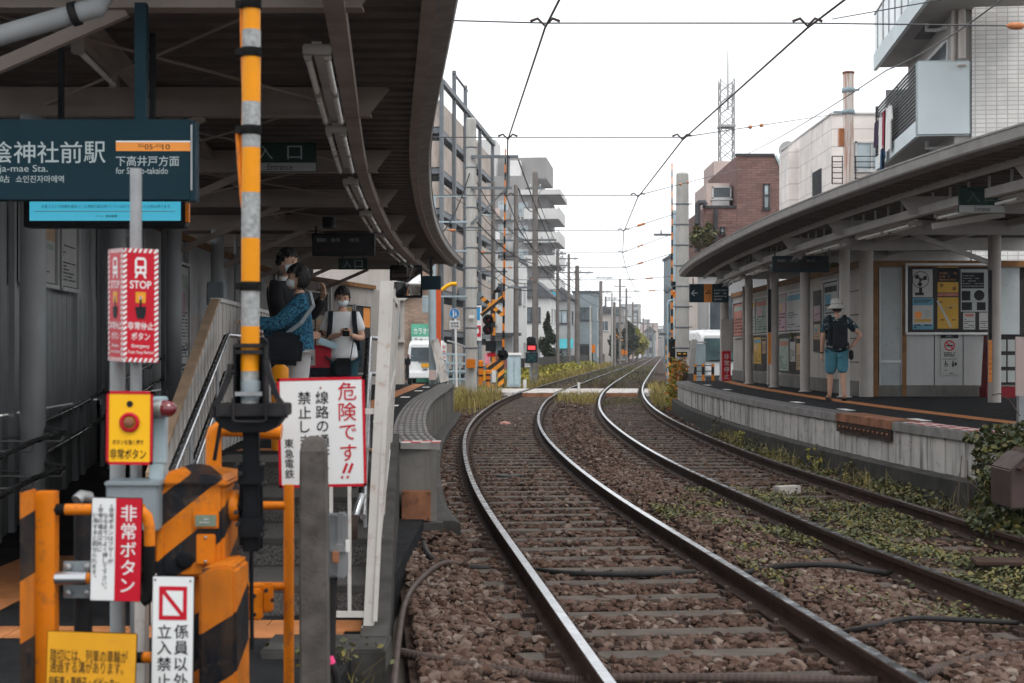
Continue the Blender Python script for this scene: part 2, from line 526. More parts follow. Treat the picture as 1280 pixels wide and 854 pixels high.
K['paper'] = mat('poster_paper', (0.42, 0.42, 0.41), 0.6, 0, 0.06, 4)
K['paper_blue'] = mat('poster_blue', (0.11, 0.27, 0.36), 0.6, 0, 0.15, 4)
K['paper_yel'] = mat('poster_yellow', (0.50, 0.30, 0.05), 0.6, 0, 0.1, 4)
K['paper_tan'] = mat('poster_tan', (0.42, 0.29, 0.18), 0.6, 0, 0.2, 4)
K['paper_grn'] = mat('poster_green', (0.26, 0.32, 0.28), 0.6, 0, 0.2, 4)
K['paper_red'] = mat('poster_red', (0.38, 0.15, 0.12), 0.6, 0, 0.2, 4)
K['paper_pur'] = mat('poster_mauve', (0.40, 0.27, 0.32), 0.6, 0, 0.2, 4)
K['board'] = mat('dark_notice_board', (0.028, 0.026, 0.026), 0.6, 0, 0.15, 4)
K['alu'] = mat('aluminium_frame', (0.45, 0.45, 0.45), 0.4, 0.5, 0.1, 4)
K['frost'] = mat('frosted_panel', (0.32, 0.352, 0.36), 0.35, 0, 0.25, 0.8, spec=0.5)
K['agg'] = mat('exposed_aggregate', (0.0788, 0.0735, 0.069), 0.9, 0, 0.8, 85, 0.8, 110, spec=0.2)
K['cable'] = mat('black_cable', (0.022, 0.02, 0.02), 0.6, 0, 0.3, 8)
K['conduit'] = mat('brown_conduit', (0.06, 0.042, 0.036), 0.6, 0, 0.25, 8, spot=0.3)
K['wire'] = mat('copper_wire', (0.05, 0.035, 0.032), 0.5, 0.4, 0.2, 2)
K['wire_lt'] = mat('grey_wire', (0.08, 0.08, 0.085), 0.5, 0.4, 0.2, 2)
K['insul'] = mat('insulator_brown', (0.45, 0.17, 0.07), 0.3, 0, 0.2, 5)
K['tube_off'] = mat('unlit_fluorescent_tube', (0.85, 0.86, 0.85), 0.2, 0, 0.05, 3)
K['skin'] = mat('skin', (0.50, 0.30, 0.215), 0.55, 0, 0.08, 9)
K['hair'] = mat('black_hair', (0.014, 0.012, 0.012), 0.5, 0, 0.4, 60, 0.5, 140)
K['suit'] = mat('black_suit_cloth', (0.012, 0.012, 0.015), 0.8, 0, 0.3, 6, 0.2, 30)
K['mask'] = mat('white_face_mask', (0.62, 0.68, 0.71), 0.7, 0, 0.05, 9)
K['white_panel'] = mat('white_wall_board', (0.425, 0.425, 0.425), 0.5, 0, 0.06, 2, streak=0.2, dirt=(0.3, 0.29, 0.28))
K['pink'] = mat('pink_tape', (0.75, 0.06, 0.2), 0.5)
K['win_green'] = mat('dull_green_window', (0.16, 0.20, 0.15), 0.3)
K['paper_redb'] = mat('red_bag_cloth', (0.36, 0.02, 0.035), 0.8)
K['paper_blue2'] = mat('pale_blue_cloth', (0.4, 0.55, 0.62), 0.8)
K['leaf_dry'] = mat_rnd('dry_grass_blade', [(.11, .10, .03), (.31, .24, .065), (.20, .17, .045), (.44, .35, .16)], 0.8)
K['leaf_gr'] = mat_rnd('ground_vine_leaf', [(0.0351, 0.0468, 0.0172), (0.078, 0.0819, 0.0218), (0.0546, 0.0663, 0.0273), (0.148, 0.117, 0.0234), (0.0936, 0.0936, 0.0468), (0.117, 0.078, 0.0312)], 0.6, 0.35)
K['leaf_ivy'] = mat_rnd('ivy_leaf', [(0.024, 0.04, 0.0128), (0.052, 0.064, 0.016), (0.04, 0.0528, 0.0192), (0.12, 0.096, 0.0176), (0.072, 0.072, 0.024)], 0.5, 0.4)
K['leaf_dk'] = mat_rnd('dark_leaf', [(0.0112, 0.024, 0.0112), (0.024, 0.04, 0.016), (0.036, 0.048, 0.02)], 0.6, 0.3)
K['leaf_yel'] = mat_rnd('yellowing_leaf', [(0.10, 0.13, 0.02), (0.32, 0.28, 0.03), (0.2, 0.2, 0.03), (0.42, 0.34, 0.05)], 0.6, 0.3)
K['flower'] = mat_rnd('orange_petal', [(0.496, 0.16, 0.016), (0.6, 0.256, 0.024), (0.44, 0.12, 0.016)], 0.6, 0.3)
K['bark'] = mat('bark', (0.08, 0.06, 0.05), 0.9, 0, 0.3, 9, 0.5, 40)
# ------------------------------------------------------------------ lettering
_G = {}
def glyphs(s, bold):
 key = (s, bold)
 if key in _G: return _G[key]
 cu = bpy.data.curves.new('lettering', 'FONT')
 cu.body = s
 cu.size = 1.0
 cu.offset = bold
 cu.resolution_u = 3
 ob = bpy.data.objects.new('lettering', cu)
 COL.objects.link(ob)
 dg = bpy.context.evaluated_depsgraph_get()
 me = bpy.data.meshes.new_from_object(ob.evaluated_get(dg))
 vv = [(p.co.x, p.co.y) for p in me.vertices]
 ff = [tuple(p.vertices) for p in me.polygons]
 COL.objects.unlink(ob)
 bpy.data.objects.remove(ob); bpy.data.curves.remove(cu); bpy.data.meshes.remove(me)
 if vv:
  xs = [a for a, b in vv]; ys = [b for a, b in vv]
  bb = (min(xs), min(ys), max(xs), max(ys))
 else:
  bb = (0, 0, 0.3, 0.7)
 _G[key] = (vv, ff, bb)
 return _G[key]
class Sheet:
 """flat printing on a surface: o = origin, U right, V up, in metres; layers are 0.7 mm apart"""
 def __init__(s, mb, o, U=(1, 0, 0), V=(0, 0, 1), lift=0.0008):
  s.mb, s.o, s.U, s.V = mb, Vector(o), Vector(U).normalized(), Vector(V).normalized()
  s.N = s.U.cross(s.V)
  s.lift = lift
 def pt(s, u, v, l): return s.o + s.U * u + s.V * v + s.N * (s.lift * l)
 def poly(s, pts, m, l=1):
  s.mb.add([s.pt(u, v, l) for u, v in pts], [tuple(range(len(pts)))], m)
 def rect(s, u0, v0, u1, v1, m, l=1):
  s.poly([(u0, v0), (u1, v0), (u1, v1), (u0, v1)], m, l)
 def disc(s, u, v, r, m, l=1, n=20):
  s.poly([(u + r * math.cos(2 * math.pi * k / n), v + r * math.sin(2 * math.pi * k / n)) for k in range(n)], m, l)
 def ring(s, u, v, r0, r1, m, l=1, n=24):
  for k in range(n):
   a, b = 2 * math.pi * k / n, 2 * math.pi * (k + 1) / n
   s.poly([(u + r0 * math.cos(a), v + r0 * math.sin(a)), (u + r1 * math.cos(a), v + r1 * math.sin(a)),
     (u + r1 * math.cos(b), v + r1 * math.sin(b)), (u + r0 * math.cos(b), v + r0 * math.sin(b))], m, l)
 def line(s, u0, v0, u1, v1, w, m, l=1):
  d = Vector((u1 - u0, v1 - v0)).normalized()
  p = Vector((-d.y, d.x)) * w / 2
  s.poly([(u0 + p.x, v0 + p.y), (u0 - p.x, v0 - p.y), (u1 - p.x, v1 - p.y), (u1 + p.x, v1 + p.y)], m, l)
 def text(s, t, u0, v0, u1, v1, m, l=2, bold=0.0):
  """text stretched into the rectangle"""
  vv, ff, bb = glyphs(t, bold)
  if not vv: return
  kx = (u1 - u0) / max(1e-6, bb[2] - bb[0]); ky = (v1 - v0) / max(1e-6, bb[3] - bb[1])
  s.mb.add([s.pt(u0 + (x - bb[0]) * kx, v0 + (y - bb[1]) * ky, l) for x, y in vv], ff, m)
 def vtext(s, t, u, vtop, size, pitch, m, l=2, bold=0.0):
  """upright characters stacked downwards, centred on u"""
  for k, ch in enumerate(t):
   if ch == ' ': continue
   vv, ff, bb = glyphs(ch, bold)
   if not vv: continue
   kk = size / 0.9
   cy = vtop - pitch * (k + 0.5)
   if ch in '。、':
    ox, oy = u + size * 0.25, cy + size * 0.3
   else:
    ox, oy = u, cy
   mx, my = (bb[0] + bb[2]) / 2, (bb[1] + bb[3]) / 2
   if ch == 'ー':
    s.mb.add([s.pt(ox + (y - my) * kk, oy - (x - mx) * kk, l) for x, y in vv], ff, m)
   else:
    s.mb.add([s.pt(ox + (x - mx) * kk, oy + (y - my) * kk, l) for x, y in vv], ff, m)
 def scribble(s, u0, v0, u1, v1, rows, m, l=2, rnd=None, fill=0.55):
  """rows of unreadable small print"""
  rnd = rnd or random.Random(int(abs(u0 * 7919 + v1 * 104729 + rows) * 1000))
  h = (v1 - v0) / rows
  for r in range(rows):
   u = u0
   y = v1 - h * (r + 1)
   while u < u1 - h * 0.3:
    w = rnd.uniform(0.4, 1.6) * h
    w = min(w, u1 - u)
    if rnd.random() < 0.85: s.rect(u, y + h * 0.2, u + w, y + h * (0.2 + fill), m, l)
    u += w + h * rnd.uniform(0.12, 0.35)
    if rnd.random() < 0.06: break
# ------------------------------------------------------------------ track alignment (both tracks bend the same way)
def spline(xs, ys):
 xs, ys = np.array(xs, float), np.array(ys, float)
 n = len(xs)
 h = np.diff(xs)
 A = np.zeros((n, n)); b = np.zeros(n)
 A[0, 0] = A[-1, -1] = 1
 for i in range(1, n - 1):
  A[i, i - 1], A[i, i], A[i, i + 1] = h[i - 1], 2 * (h[i - 1] + h[i]), h[i]
  b[i] = 3 * ((ys[i + 1] - ys[i]) / h[i] - (ys[i] - ys[i - 1]) / h[i - 1])
 c = np.linalg.solve(A, b)
 def f(x):
  x_ = np.asarray(x, float)
  i = np.clip(np.searchsorted(xs, x_) - 1, 0, n - 2)
  d = (ys[i + 1] - ys[i]) / h[i] - h[i] * (2 * c[i] + c[i + 1]) / 3
  e = (c[i + 1] - c[i]) / (3 * h[i])
  t = x_ - xs[i]
  r = ys[i] + d * t + c[i] * t * t + e * t ** 3
  return float(r) if np.ndim(r) == 0 else r
 return f
cL = spline([-4, 0, 6.5, 10, 14.5, 20, 25, 31, 38, 46, 60, 75, 90, 130, 400], [2.3, 1.88, 1.18, .84, .42, .07, -.11, -.14, .06, .50, 1.85, 3.45, 5.1, 9.5, 39.5])
cR = spline([-4, 0, 6, 8.5, 11.5, 15, 18, 22, 27, 34.5, 46, 63, 80, 100, 130, 400], [5.55, 4.95, 4.15, 3.82, 3.47, 3.2, 3.0, 2.84, 2.79, 2.92, 3.57, 5.1, 6.9, 9.05, 12.3, 42.0])
GA = 1.372
def arc(f, y0, y1, step):
 """points spaced along the curve x = f(y)"""
 out, y = [], y0
 while y < y1:
  s = (f(y + .05) - f(y - .05)) / .1
  out.append((f(y), y, s))
  y += step / math.sqrt(1 + s * s)
 return out
# ------------------------------------------------------------------ ground
mb = MB()
mb.add([(-1500, -60, -.34), (1500, -60, -.34), (1500, 3000, -.34), (-1500, 3000, -.34)], [(0, 1, 2, 3)])
tag(mb.build('ground', K['dirt']), kind='structure')
ys = np.concatenate([np.arange(3, 60, 1.0), np.arange(60, 400, 6.0)])
mb = MB()
def bed_l(y): return cL(y) - (1.62 if y < 37 else 3.4)
def bed_r(y): return cR(y) + (2.6 if y < 14 else 2.0 if y < 42 else 2.6)
rows = [[(bed_l(y) + (bed_r(y) - bed_l(y)) * t, y, -.205 if abs(t - .5) < .7 else -.2) for t in np.linspace(0, 1, 9)] for y in ys]
for a, b in zip(rows[:-1], rows[1:]):
 mb.strip([p for p in a], [p for p in b])
mb.f = [f[::-1] for f in mb.f]
tag(mb.build('ballast_bed', K['ballast_bed']), kind='structure')
# streets either side, a forecourt in front of the left platform, the road the photographer stands on
mb = MB()
mb.box(-14, 3.0, -.3, -.80, 14.5, 0.0)
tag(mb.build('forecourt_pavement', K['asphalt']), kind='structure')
mb = MB()
mb.box(-20, -8, -.3, 20, 3.0, -.004)
tag(mb.build('road', K['street']), kind='structure')
mb = MB()
yy = [14.5, 20, 30, 37, 37.01, 45, 60, 90, 150, 400]
lx = [cL(y) - (4.95 if y < 37 else 3.5) for y in yy]
mb.strip([(x - 14, y, .0) for x, y in zip(lx, yy)], [(x, y, .0) for x, y in zip(lx, yy)])
tag(mb.build('street_pavement', K['street']), kind='structure')
mb = MB()
yy = [12, 20, 30, 37, 42, 45, 60, 90, 150, 400]
rx = [cR(y) + (3.6 if y < 41 else 2.7) for y in yy]
mb.strip([(x, y, .0) for x, y in zip(rx, yy)], [(x + 16, y, .0) for x, y in zip(rx, yy)])
tag(mb.build('side_road', K['street']), kind='structure')
# orange guide tiles on the forecourt
mb = MB()
a0, a1 = P(0, 800, 7.7), P(60, 765, 8.3)
for k in range(9):
 x = -3.6 + k * .3
 mb.box(x, 7.55, .002, x + .294, 7.85, .008)
for x in (-3.6, -3.3):
 for k in range(1, 10):
  mb.box(x, 7.85 + (k - 1) * .3, .002, x + .294, 8.144 + (k - 1) * .3, .008)
tag(mb.build('forecourt_guide_paving', K['tactile']), kind='structure')
# ------------------------------------------------------------------ railway tracks
# 50N style profile: (across, up from rail top)
RAILP = [(-.0635, -.150), (.0635, -.150), (.0635, -.139), (.012, -.122), (.0075, -.115), (.0075, -.048), (.0325, -.038), (.0325, -.006), (.027, 0),
  (-.027, 0), (-.0325, -.006), (-.0325, -.038), (-.0075, -.048), (-.0075, -.115), (-.012, -.122), (-.0635, -.139)]
RAILM = [K['rust']] * 8 + [K['steel_top']] + [K['rust']] * 7
def sleeper_mesh():
 s = MB()
 s.box(-1.02, -.10, -.30, 1.02, .10, -.152)
 for sx in (-1, 1):
  x = sx * (GA / 2 + .03)
  s.box(x - .16, -.085, -.158, x + .16, .085, -.150, K['rust'])
  for k in (-1, 1):
   s.box(x + k * .105 - .035, -.05, -.150, x + k * .105 + .035, .05, -.120, K['rust'])
   s.lathe([(.018, 0), (.018, .03), (.012, .036), (0, .036)], (x + k * .105, 0, -.12), 6, K['rust'], smooth=False)
 return s
def railway(f, label, y0):
 t = thing('railway_track', label, 'track', (f(y0), y0, -.15), 'curving railway tracks')
 for sx in (-1, 1):
  m = MB()
  path = []
  for y in np.concatenate([np.arange(y0, 70, .7), np.arange(70, 380, 5)]):
   s = (f(y + .05) - f(y - .05)) / .1
   nx = 1 / math.sqrt(1 + s * s)
   off = sx * (GA / 2 + .0325)
   path.append((f(y) + off * nx, y - off * s * nx, 0))
  m.sweep(path, RAILP, mats=RAILM, smooth=False)
  m.build('rail', None, t)
 pts = arc(f, y0 + .3, 62, .605)
 proto = None
 rnd = random.Random(5)
 for i, (x, y, s) in enumerate(pts[:96]):
  if proto is None:
   proto = sleeper_mesh().build('sleeper', K['sleeper'], t, bevel=.006, local=True)
   o = proto
  else:
   o = proto.copy(); COL.objects.link(o); o.parent = t
  o.location = Vector((x, y, rnd.uniform(-.006, .004))) - t.location
  o.location.z += 0
  o.rotation_euler = (0, 0, -math.atan(s) + rnd.uniform(-.008, .008))
 m = MB()
 for (x, y, s) in pts[96:] + arc(f, 62, 150, .605):
  m.obox((x, y, -.21), (2.04, .19, .11), Matrix.Rotation(-math.atan(s), 3, 'Z'))
 if m.v:
  o = m.build('far_sleeper', K['sleeper'], t)
  o['kind'] = 'stuff'
 return t, pts
tkL, slL = railway(cL, 'curving track nearest the left platform with two polished rails', 4.0)
tkR, slR = railway(cR, 'curving track beside the right platform half grown over with vines', 4.0)
# ------------------------------------------------------------------ ballast stones
def rock_templates(k):
 out = []
 for i in range(k):
  bm = bmesh.new()
  bmesh.ops.create_icosphere(bm, subdivisions=1, radius=1)
  v = np.array([p.co[:] for p in bm.verts])
  f = np.array([[q.index for q in p.verts] for p in bm.faces])
  bm.free()
  v = v * RNG.uniform(.75, 1.25, (len(v), 1))
  for _ in range(5):                                            # broken flat faces
   pn = RNG.normal(size=3); pn /= np.linalg.norm(pn)
   h = v @ pn - RNG.uniform(.45, .7)
   v = v - np.where(h > 0, h, 0)[:, None] * pn
  v = v * RNG.uniform([.85, .65, .55], [1.35, 1.05, .95])
  out.append((v, f))
 return out
def stones(n, y0, y1, rmin, rmax, lift, dens_pow=1.0):
 T = rock_templates(16)
 y = y0 + (y1 - y0) * RNG.uniform(0, 1, n) ** dens_pow
 fov = .375
 xl = np.maximum([bed_l(a) + .05 for a in y], -fov * y - .3)
 xr = np.minimum([bed_r(a) - .1 for a in y], fov * y + .3)
 x = xl + (xr - xl) * RNG.uniform(0, 1, n)
 r = rmin + (rmax - rmin) * RNG.uniform(0, 1, n) ** 1.6
 z = np.full(n, -.19) + RNG.uniform(-.012, lift, n)
 keep = np.ones(n, bool)
 for f, pts in ((cL, slL), (cR, slR)):
  px = np.array([p[0] for p in pts]); py = np.array([p[1] for p in pts]); ps = np.array([p[2] for p in pts])
  c = f(y)
  s = (f(y + .05) - f(y - .05)) / .1
  d = (x - c) / np.sqrt(1 + s * s)
  yy_ = y + s * d / np.sqrt(1 + s * s)
  k = np.clip(np.searchsorted(py, yy_), 1, len(py) - 1)
  dy = np.minimum(np.abs(py[k] - yy_), np.abs(py[k - 1] - yy_)) * np.sqrt(1 + s * s)
  onr = np.abs(np.abs(d) - (GA / 2 + .03)) < .085
  keep &= ~onr
  ons = (np.abs(d) < 1.04) & (dy < .098 + r * .75)
  keep &= ~(ons & (RNG.uniform(0, 1, n) < np.clip(1.14 - y / 75, .5, .955)))
  ins = (np.abs(d) < 1.0)
  z = np.where(ins, z - .010, z)
  out = (np.abs(d) > 1.1)
  z = np.where(out, z + .03, z)
 x, y, z, r = x[keep], y[keep], z[keep], r[keep]
 V, Fc, RR = [], [], []
 base = 0
 per = RNG.normal(.50, .27, len(x)) + .10 * np.sin(x * 2.1 + y * .9) * np.sin(y * .7 + 1)
 for f in (cL, cR):                                               # brake dust and rust settle close to the rails
  dd = np.abs(np.abs(x - f(y)) - GA / 2)
  per -= .20 * np.exp(-(dd / .35) ** 2)
 per = np.clip(per, 0, 1)
 for i in range(len(x)):
  tv, tf = T[i % 16]
  a = RNG.uniform(0, 6.283); b = RNG.uniform(-.6, .6)
  ca, sa, cb, sb = math.cos(a), math.sin(a), math.cos(b), math.sin(b)
  M_ = np.array([[ca, -sa * cb, sa * sb], [sa, ca * cb, -ca * sb], [0, sb, cb]])
  V.append(tv @ M_.T * r[i] + (x[i], y[i], z[i]))
  Fc.append(tf + base)
  base += len(tv)
  RR.append(np.full(len(tf), per[i]))
 return np.concatenate(V), np.concatenate(Fc), np.concatenate(RR)
parts = [stones(19000, 6.2, 11.5, .016, .05, .02), stones(17000, 11, 20, .02, .052, .02), stones(14000, 19, 36, .024, .05, .015), stones(9000, 35, 75, .03, .06, .01)]
b = 0
VV, FF, RR = [], [], []
for v, f, r in parts:
 VV.append(v); FF.append(f + b); RR.append(r); b += len(v)
o = np_mesh('ballast', np.concatenate(VV), np.concatenate(FF), K['ballast'], np.concatenate(RR))
tag(o, 'reddish brown crushed stone ballast between and beside the rails', 'ballast', kind='stuff')
# ------------------------------------------------------------------ platforms
def edge_l(y):
 if y < 14.5: o = 1.24 + (y - 13) * .04
 else: o = 1.30
 if y > 31: o += (y - 31) * .035
 return cL(y) - o
_er = spline([12.6, 14, 16, 18.9, 22, 25.5, 31, 38, 40], [5.15, 4.88, 4.60, 4.36, 4.19, 4.11, 4.14, 4.44, 4.6])
def edge_r(y): return _er(y)
PZ = .67
# left platform body
Yl = [13.0] + list(np.arange(13.5, 36.01, .5))
root = thing('station_platform', 'left platform with dark asphalt top and curving grey tiled edge', 'platform', (-2.0, 24, 0))
m = MB()
def pl_left(y): return -2.45 - (y - 11.8) * .066 if y < 19 else cL(y) - 4.9
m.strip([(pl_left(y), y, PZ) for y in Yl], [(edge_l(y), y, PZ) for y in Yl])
m.add([(-2.45, 11.8, PZ), (-1.00, 11.8, PZ), (-1.03, 13.0, PZ), (pl_left(13), 13.0, PZ)], [(0, 1, 2, 3)])
m.build('asphalt_top', K['asphalt'], root)
m = MB()
L = [(edge_l(y), y, PZ - .002) for y in Yl]
m.strip(L, [(x, y, -.3) for x, y, z in L])
m.add([(-1.03, 13.0, PZ - .002), (edge_l(13), 13, PZ - .002), (edge_l(13), 13, -.3), (-1.03, 13.0, -.3)], [(3, 2, 1, 0)])
m.add([(edge_l(36), 36, PZ - .002), (pl_left(36), 36, PZ - .002), (pl_left(36), 36, -.3), (edge_l(36), 36, -.3)], [(3, 2, 1, 0)])
for y in np.arange(13.6, 36, .6):                                    # precast panel ribs
 m.box(edge_l(y) - .02, y, -.1, edge_l(y) + .022, y + .05, PZ - .04)
m.build('platform_wall', K['conc'], root)
m = MB()
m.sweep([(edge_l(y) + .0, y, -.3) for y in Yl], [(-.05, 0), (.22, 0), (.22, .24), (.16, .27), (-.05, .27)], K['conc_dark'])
m.build('footing', K['conc_dark'], root)
# the tiled edge: pale tiles with dark grooves running along it
Yc = [13.0, 13.32] + [y for y in Yl if y > 13.4]
m = MB()
W = .33
prof = [(-.0 - W, 0), (.03, 0), (.03, -.07), (-.0 - W, -.07)]
m.sweep([(edge_l(y), y, PZ + .012) for y in Yc], [(-W, -.05), (-W, .0), (.03, .0), (.03, -.06), (0, -.06)], K['coping'])
for k in range(5):
 u = -W + .035 + k * .068
 m.sweep([(edge_l(y), y, PZ + .0135) for y in Yc[1:]], [(u, -.004), (u, .003), (u + .026, .003), (u + .026, -.004)], K['coping_dark'], cap=True)
for i in range(4):
 for j in range(2):
  u = -W + .004 + i * .09
  x = edge_l(13)
  m.box(x + u, 13.0 + j * .155, PZ + .013, x + u + .083, 13.0 + j * .155 + .148, PZ + .017, K['red_tile'] if (i + j) % 2 else K['white_tile'])
for y in np.arange(13.7, 36, .45):
 m.obox((edge_l(y) - W / 2 + .015, y, PZ + .0145), (W + .03, .012, .006), Matrix.Rotation(-math.atan((edge_l(y + .1) - edge_l(y - .1)) / .2), 3, 'Z'), K['coping_dark'])
m.build('tiled_edge', K['coping'], root)
m = MB()
m.strip([(edge_l(y) - 1.0, y, PZ + .005) for y in Yl if y > 16], [(edge_l(y) - .7, y, PZ + .005) for y in Yl if y > 16])
m.add([(-2.35, 12.1, PZ + .005), (-1.15, 12.1, PZ + .005), (-1.15, 12.42, PZ + .005), (-2.35, 12.42, PZ + .005)], [(0, 1, 2, 3)])
m.build('guide_paving', K['tactile'], root)
m = MB()
for y in (17.2, 19.5, 22, 26, 30, 33):
 m.obox((edge_l(y) - .52, y, PZ + .006), (.16, .5, .003), Matrix.Rotation(-math.atan((edge_l(y + .1) - edge_l(y - .1)) / .2), 3, 'Z'))
m.build('painted_mark', K['white'], root)
# junction box on the end face, with a base block under it
m = MB()
m.box(-1.03, 12.86, -.3, -.63, 13.0, -.03, K['conc_dark'])
m.build('end_block', K['conc_dark'], root)
tj = thing('junction_box', 'rusty tan square box on the end face of the left platform', 'junction box', (-.9, 12.95, .2))
x0, z0 = XZ(502, 651, 12.9); x1, z1 = XZ(538, 614, 12.9)
MB().box(x0, 12.88, z0, x1, 12.998, z1).build('box', K['rust_lite'], tj, bevel=.006)
m = MB()
for sx in (x0 + .02, x1 - .02):
 for sz in (z0 + .02, z1 - .02):
  m.lathe([(.007, 0), (.007, .006), (0, .006)], (sx, 12.88, sz), 6, K['iron'], axis=(0, -1, 0))
m.build('screw', K['iron'], tj)
# stairs up to the left platform: four aggregate risers
root = thing('platform_steps', 'broad pebble-faced steps climbing to the left platform', 'steps', (-1.5, 9.8, 0))
SY = [7.95, 8.75, 9.75, 10.75, 11.8]
prev = 0
for k in range(4):
 z = PZ * (k + 1) / 4
 y = SY[k + 1] - .02 if k == 3 else SY[k]
 y = [8.2, 9.0, 9.9, 10.9][k]
 ye = [9.0, 9.9, 10.9, 11.8][k]
 xr_ = -.74 - (y - 7.5) * .071
 xl_ = -2.0 - (y - 8) * .125
 m = MB()
 m.box(xl_, y + .004, prev - (.3 if k == 0 else 0), xr_ + .02, ye + .02, z - .004, K['agg'])
 m.box(xl_, y, z - .035, xr_ + .02, y + .06, z + .002, K['conc_dark'])
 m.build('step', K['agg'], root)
 prev = z
m = MB()
for k in range(4):
 m.box(-1.95 + k * .3, 7.72, .004, -1.656 + k * .3, 8.02, .009)
tag(m.build('step_guide_paving', K['tactile']), kind='structure')
# side wall of the steps, sloping up beside the track
m = MB()
a, b_ = Vector((-.64, 7.35, 0)), Vector((-1.03, 13.0, 0))
poly = [(-.64, 7.35, -.3), (-.64, 7.35, .05), (-.66, 7.7, .07), (-.95, 11.8, PZ + .10), (-1.03, 12.99, PZ + .10), (-1.03, 12.99, -.3)]
m.prism(poly, (-.15, 0, 0))
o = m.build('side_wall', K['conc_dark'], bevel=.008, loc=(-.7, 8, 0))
tag(o, 'dark low concrete wall sloping up along the steps beside the ballast', 'wall')
# ramp to the left of the steps
m = MB()
m.add([(-4.3, 11.0, .003), (-2.45, 11.0, .003), (-2.95, 19, PZ), (-5.1, 19, PZ)], [(0, 1, 2, 3)])
tag(m.build('ramp_path', K['asphalt']), kind='structure')
# right platform
Yr = [14.0] + list(np.arange(14.5, 40.01, .5))
root = thing('station_platform', 'right platform with pale stained panel wall and orange guide strip', 'platform', (6, 26, 0))
m = MB()
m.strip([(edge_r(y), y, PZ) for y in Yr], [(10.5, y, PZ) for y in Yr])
m.build('asphalt_top', K['asphalt'], root)
m = MB()
k = 0
for y in np.arange(14.0, 40, .24):                                   # upright precast panels
 d = .012 * (k % 2)
 dx = (edge_r(y + .24) - edge_r(y)) / .24
 m.prism([(edge_r(y) + .03 + d, y, .16), (edge_r(y + .225) + .03 + d, y + .225, .16), (edge_r(y + .225) + .5, y + .225, .16), (edge_r(y) + .5, y, .16)], (0, 0, PZ - .05 - .16))
 k += 1
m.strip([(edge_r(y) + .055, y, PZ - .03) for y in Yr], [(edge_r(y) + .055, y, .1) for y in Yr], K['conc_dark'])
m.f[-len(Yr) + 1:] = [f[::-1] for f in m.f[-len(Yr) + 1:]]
m.box(edge_r(14) + .05, 13.98, -.3, 10.5, 14.2, PZ - .05)
m.build('platform_wall', K['conc_lite'], root)
m = MB()
m.sweep([(edge_r(y), y, -.3) for y in Yr], [(.3, 0), (-.13, 0), (-.13, .47), (-.10, .49), (.3, .49)], K['conc_dark'])
m.build('footing', K['conc_dark'], root)
m = MB()
cut = [y for y in Yr if y <= 16.9] + [16.9]
cut2 = [y for y in Yr if y > 19.05]
for Ys_ in (cut, [19.05] + cut2):
 m.sweep([(edge_r(y), y, PZ + .01) for y in Ys_], [(0, -.10), (0, 0), (.36, 0), (.36, -.06), (.05, -.10)], K['coping'])
 for u in (.05, .13, .21, .29):
  m.sweep([(edge_r(y), y, PZ + .0115) for y in Ys_], [(u, -.004), (u, .003), (u + .03, .003), (u + .03, -.004)], K['coping_dark'])
for i, y in enumerate(np.arange(14.1, 16.8, .16)):
 for j in range(2):
  m.obox((edge_r(y) + .05 + j * .15 + .07, y, PZ + .015), (.13, .145, .006), None, K['red_tile'] if (i + j) % 2 else K['white_tile'])
m.build('tiled_edge', K['coping'], root)
m = MB()
Ys_ = [16.92, 17.5, 18, 18.5, 19.03]
m.sweep([(edge_r(y), y, PZ + .01) for y in Ys_], [(-.02, -.09), (-.02, .012), (.36, .012), (.36, -.06), (.05, -.09)], K['rust_lite'])
m.sweep([(edge_r(y), y, PZ - .08) for y in Ys_], [(-.012, -.14), (-.012, 0), (.04, 0), (.04, -.14)], K['rust'])
for y in np.arange(17.0, 19, .17):
 m.lathe([(.02, 0), (.02, .014), (0, .014)], (edge_r(y) - .012, y, PZ - .15), 6, K['rust_lite'], axis=(-1, 0, 0))
m.build('steel_edge_plate', K['rust_lite'], root)
m = MB()
m.strip([(edge_r(y) + 1.28, y, PZ + .005) for y in Yr], [(edge_r(y) + 1.58, y, PZ + .005) for y in Yr])
m.build('guide_paving', K['tactile'], root)
m = MB()
for y in (17.5, 20.5, 23.4, 31, 35):
 m.obox((edge_r(y) + .55, y, PZ + .006), (.14, .6, .003))
m.build('painted_mark', K['white'], root)
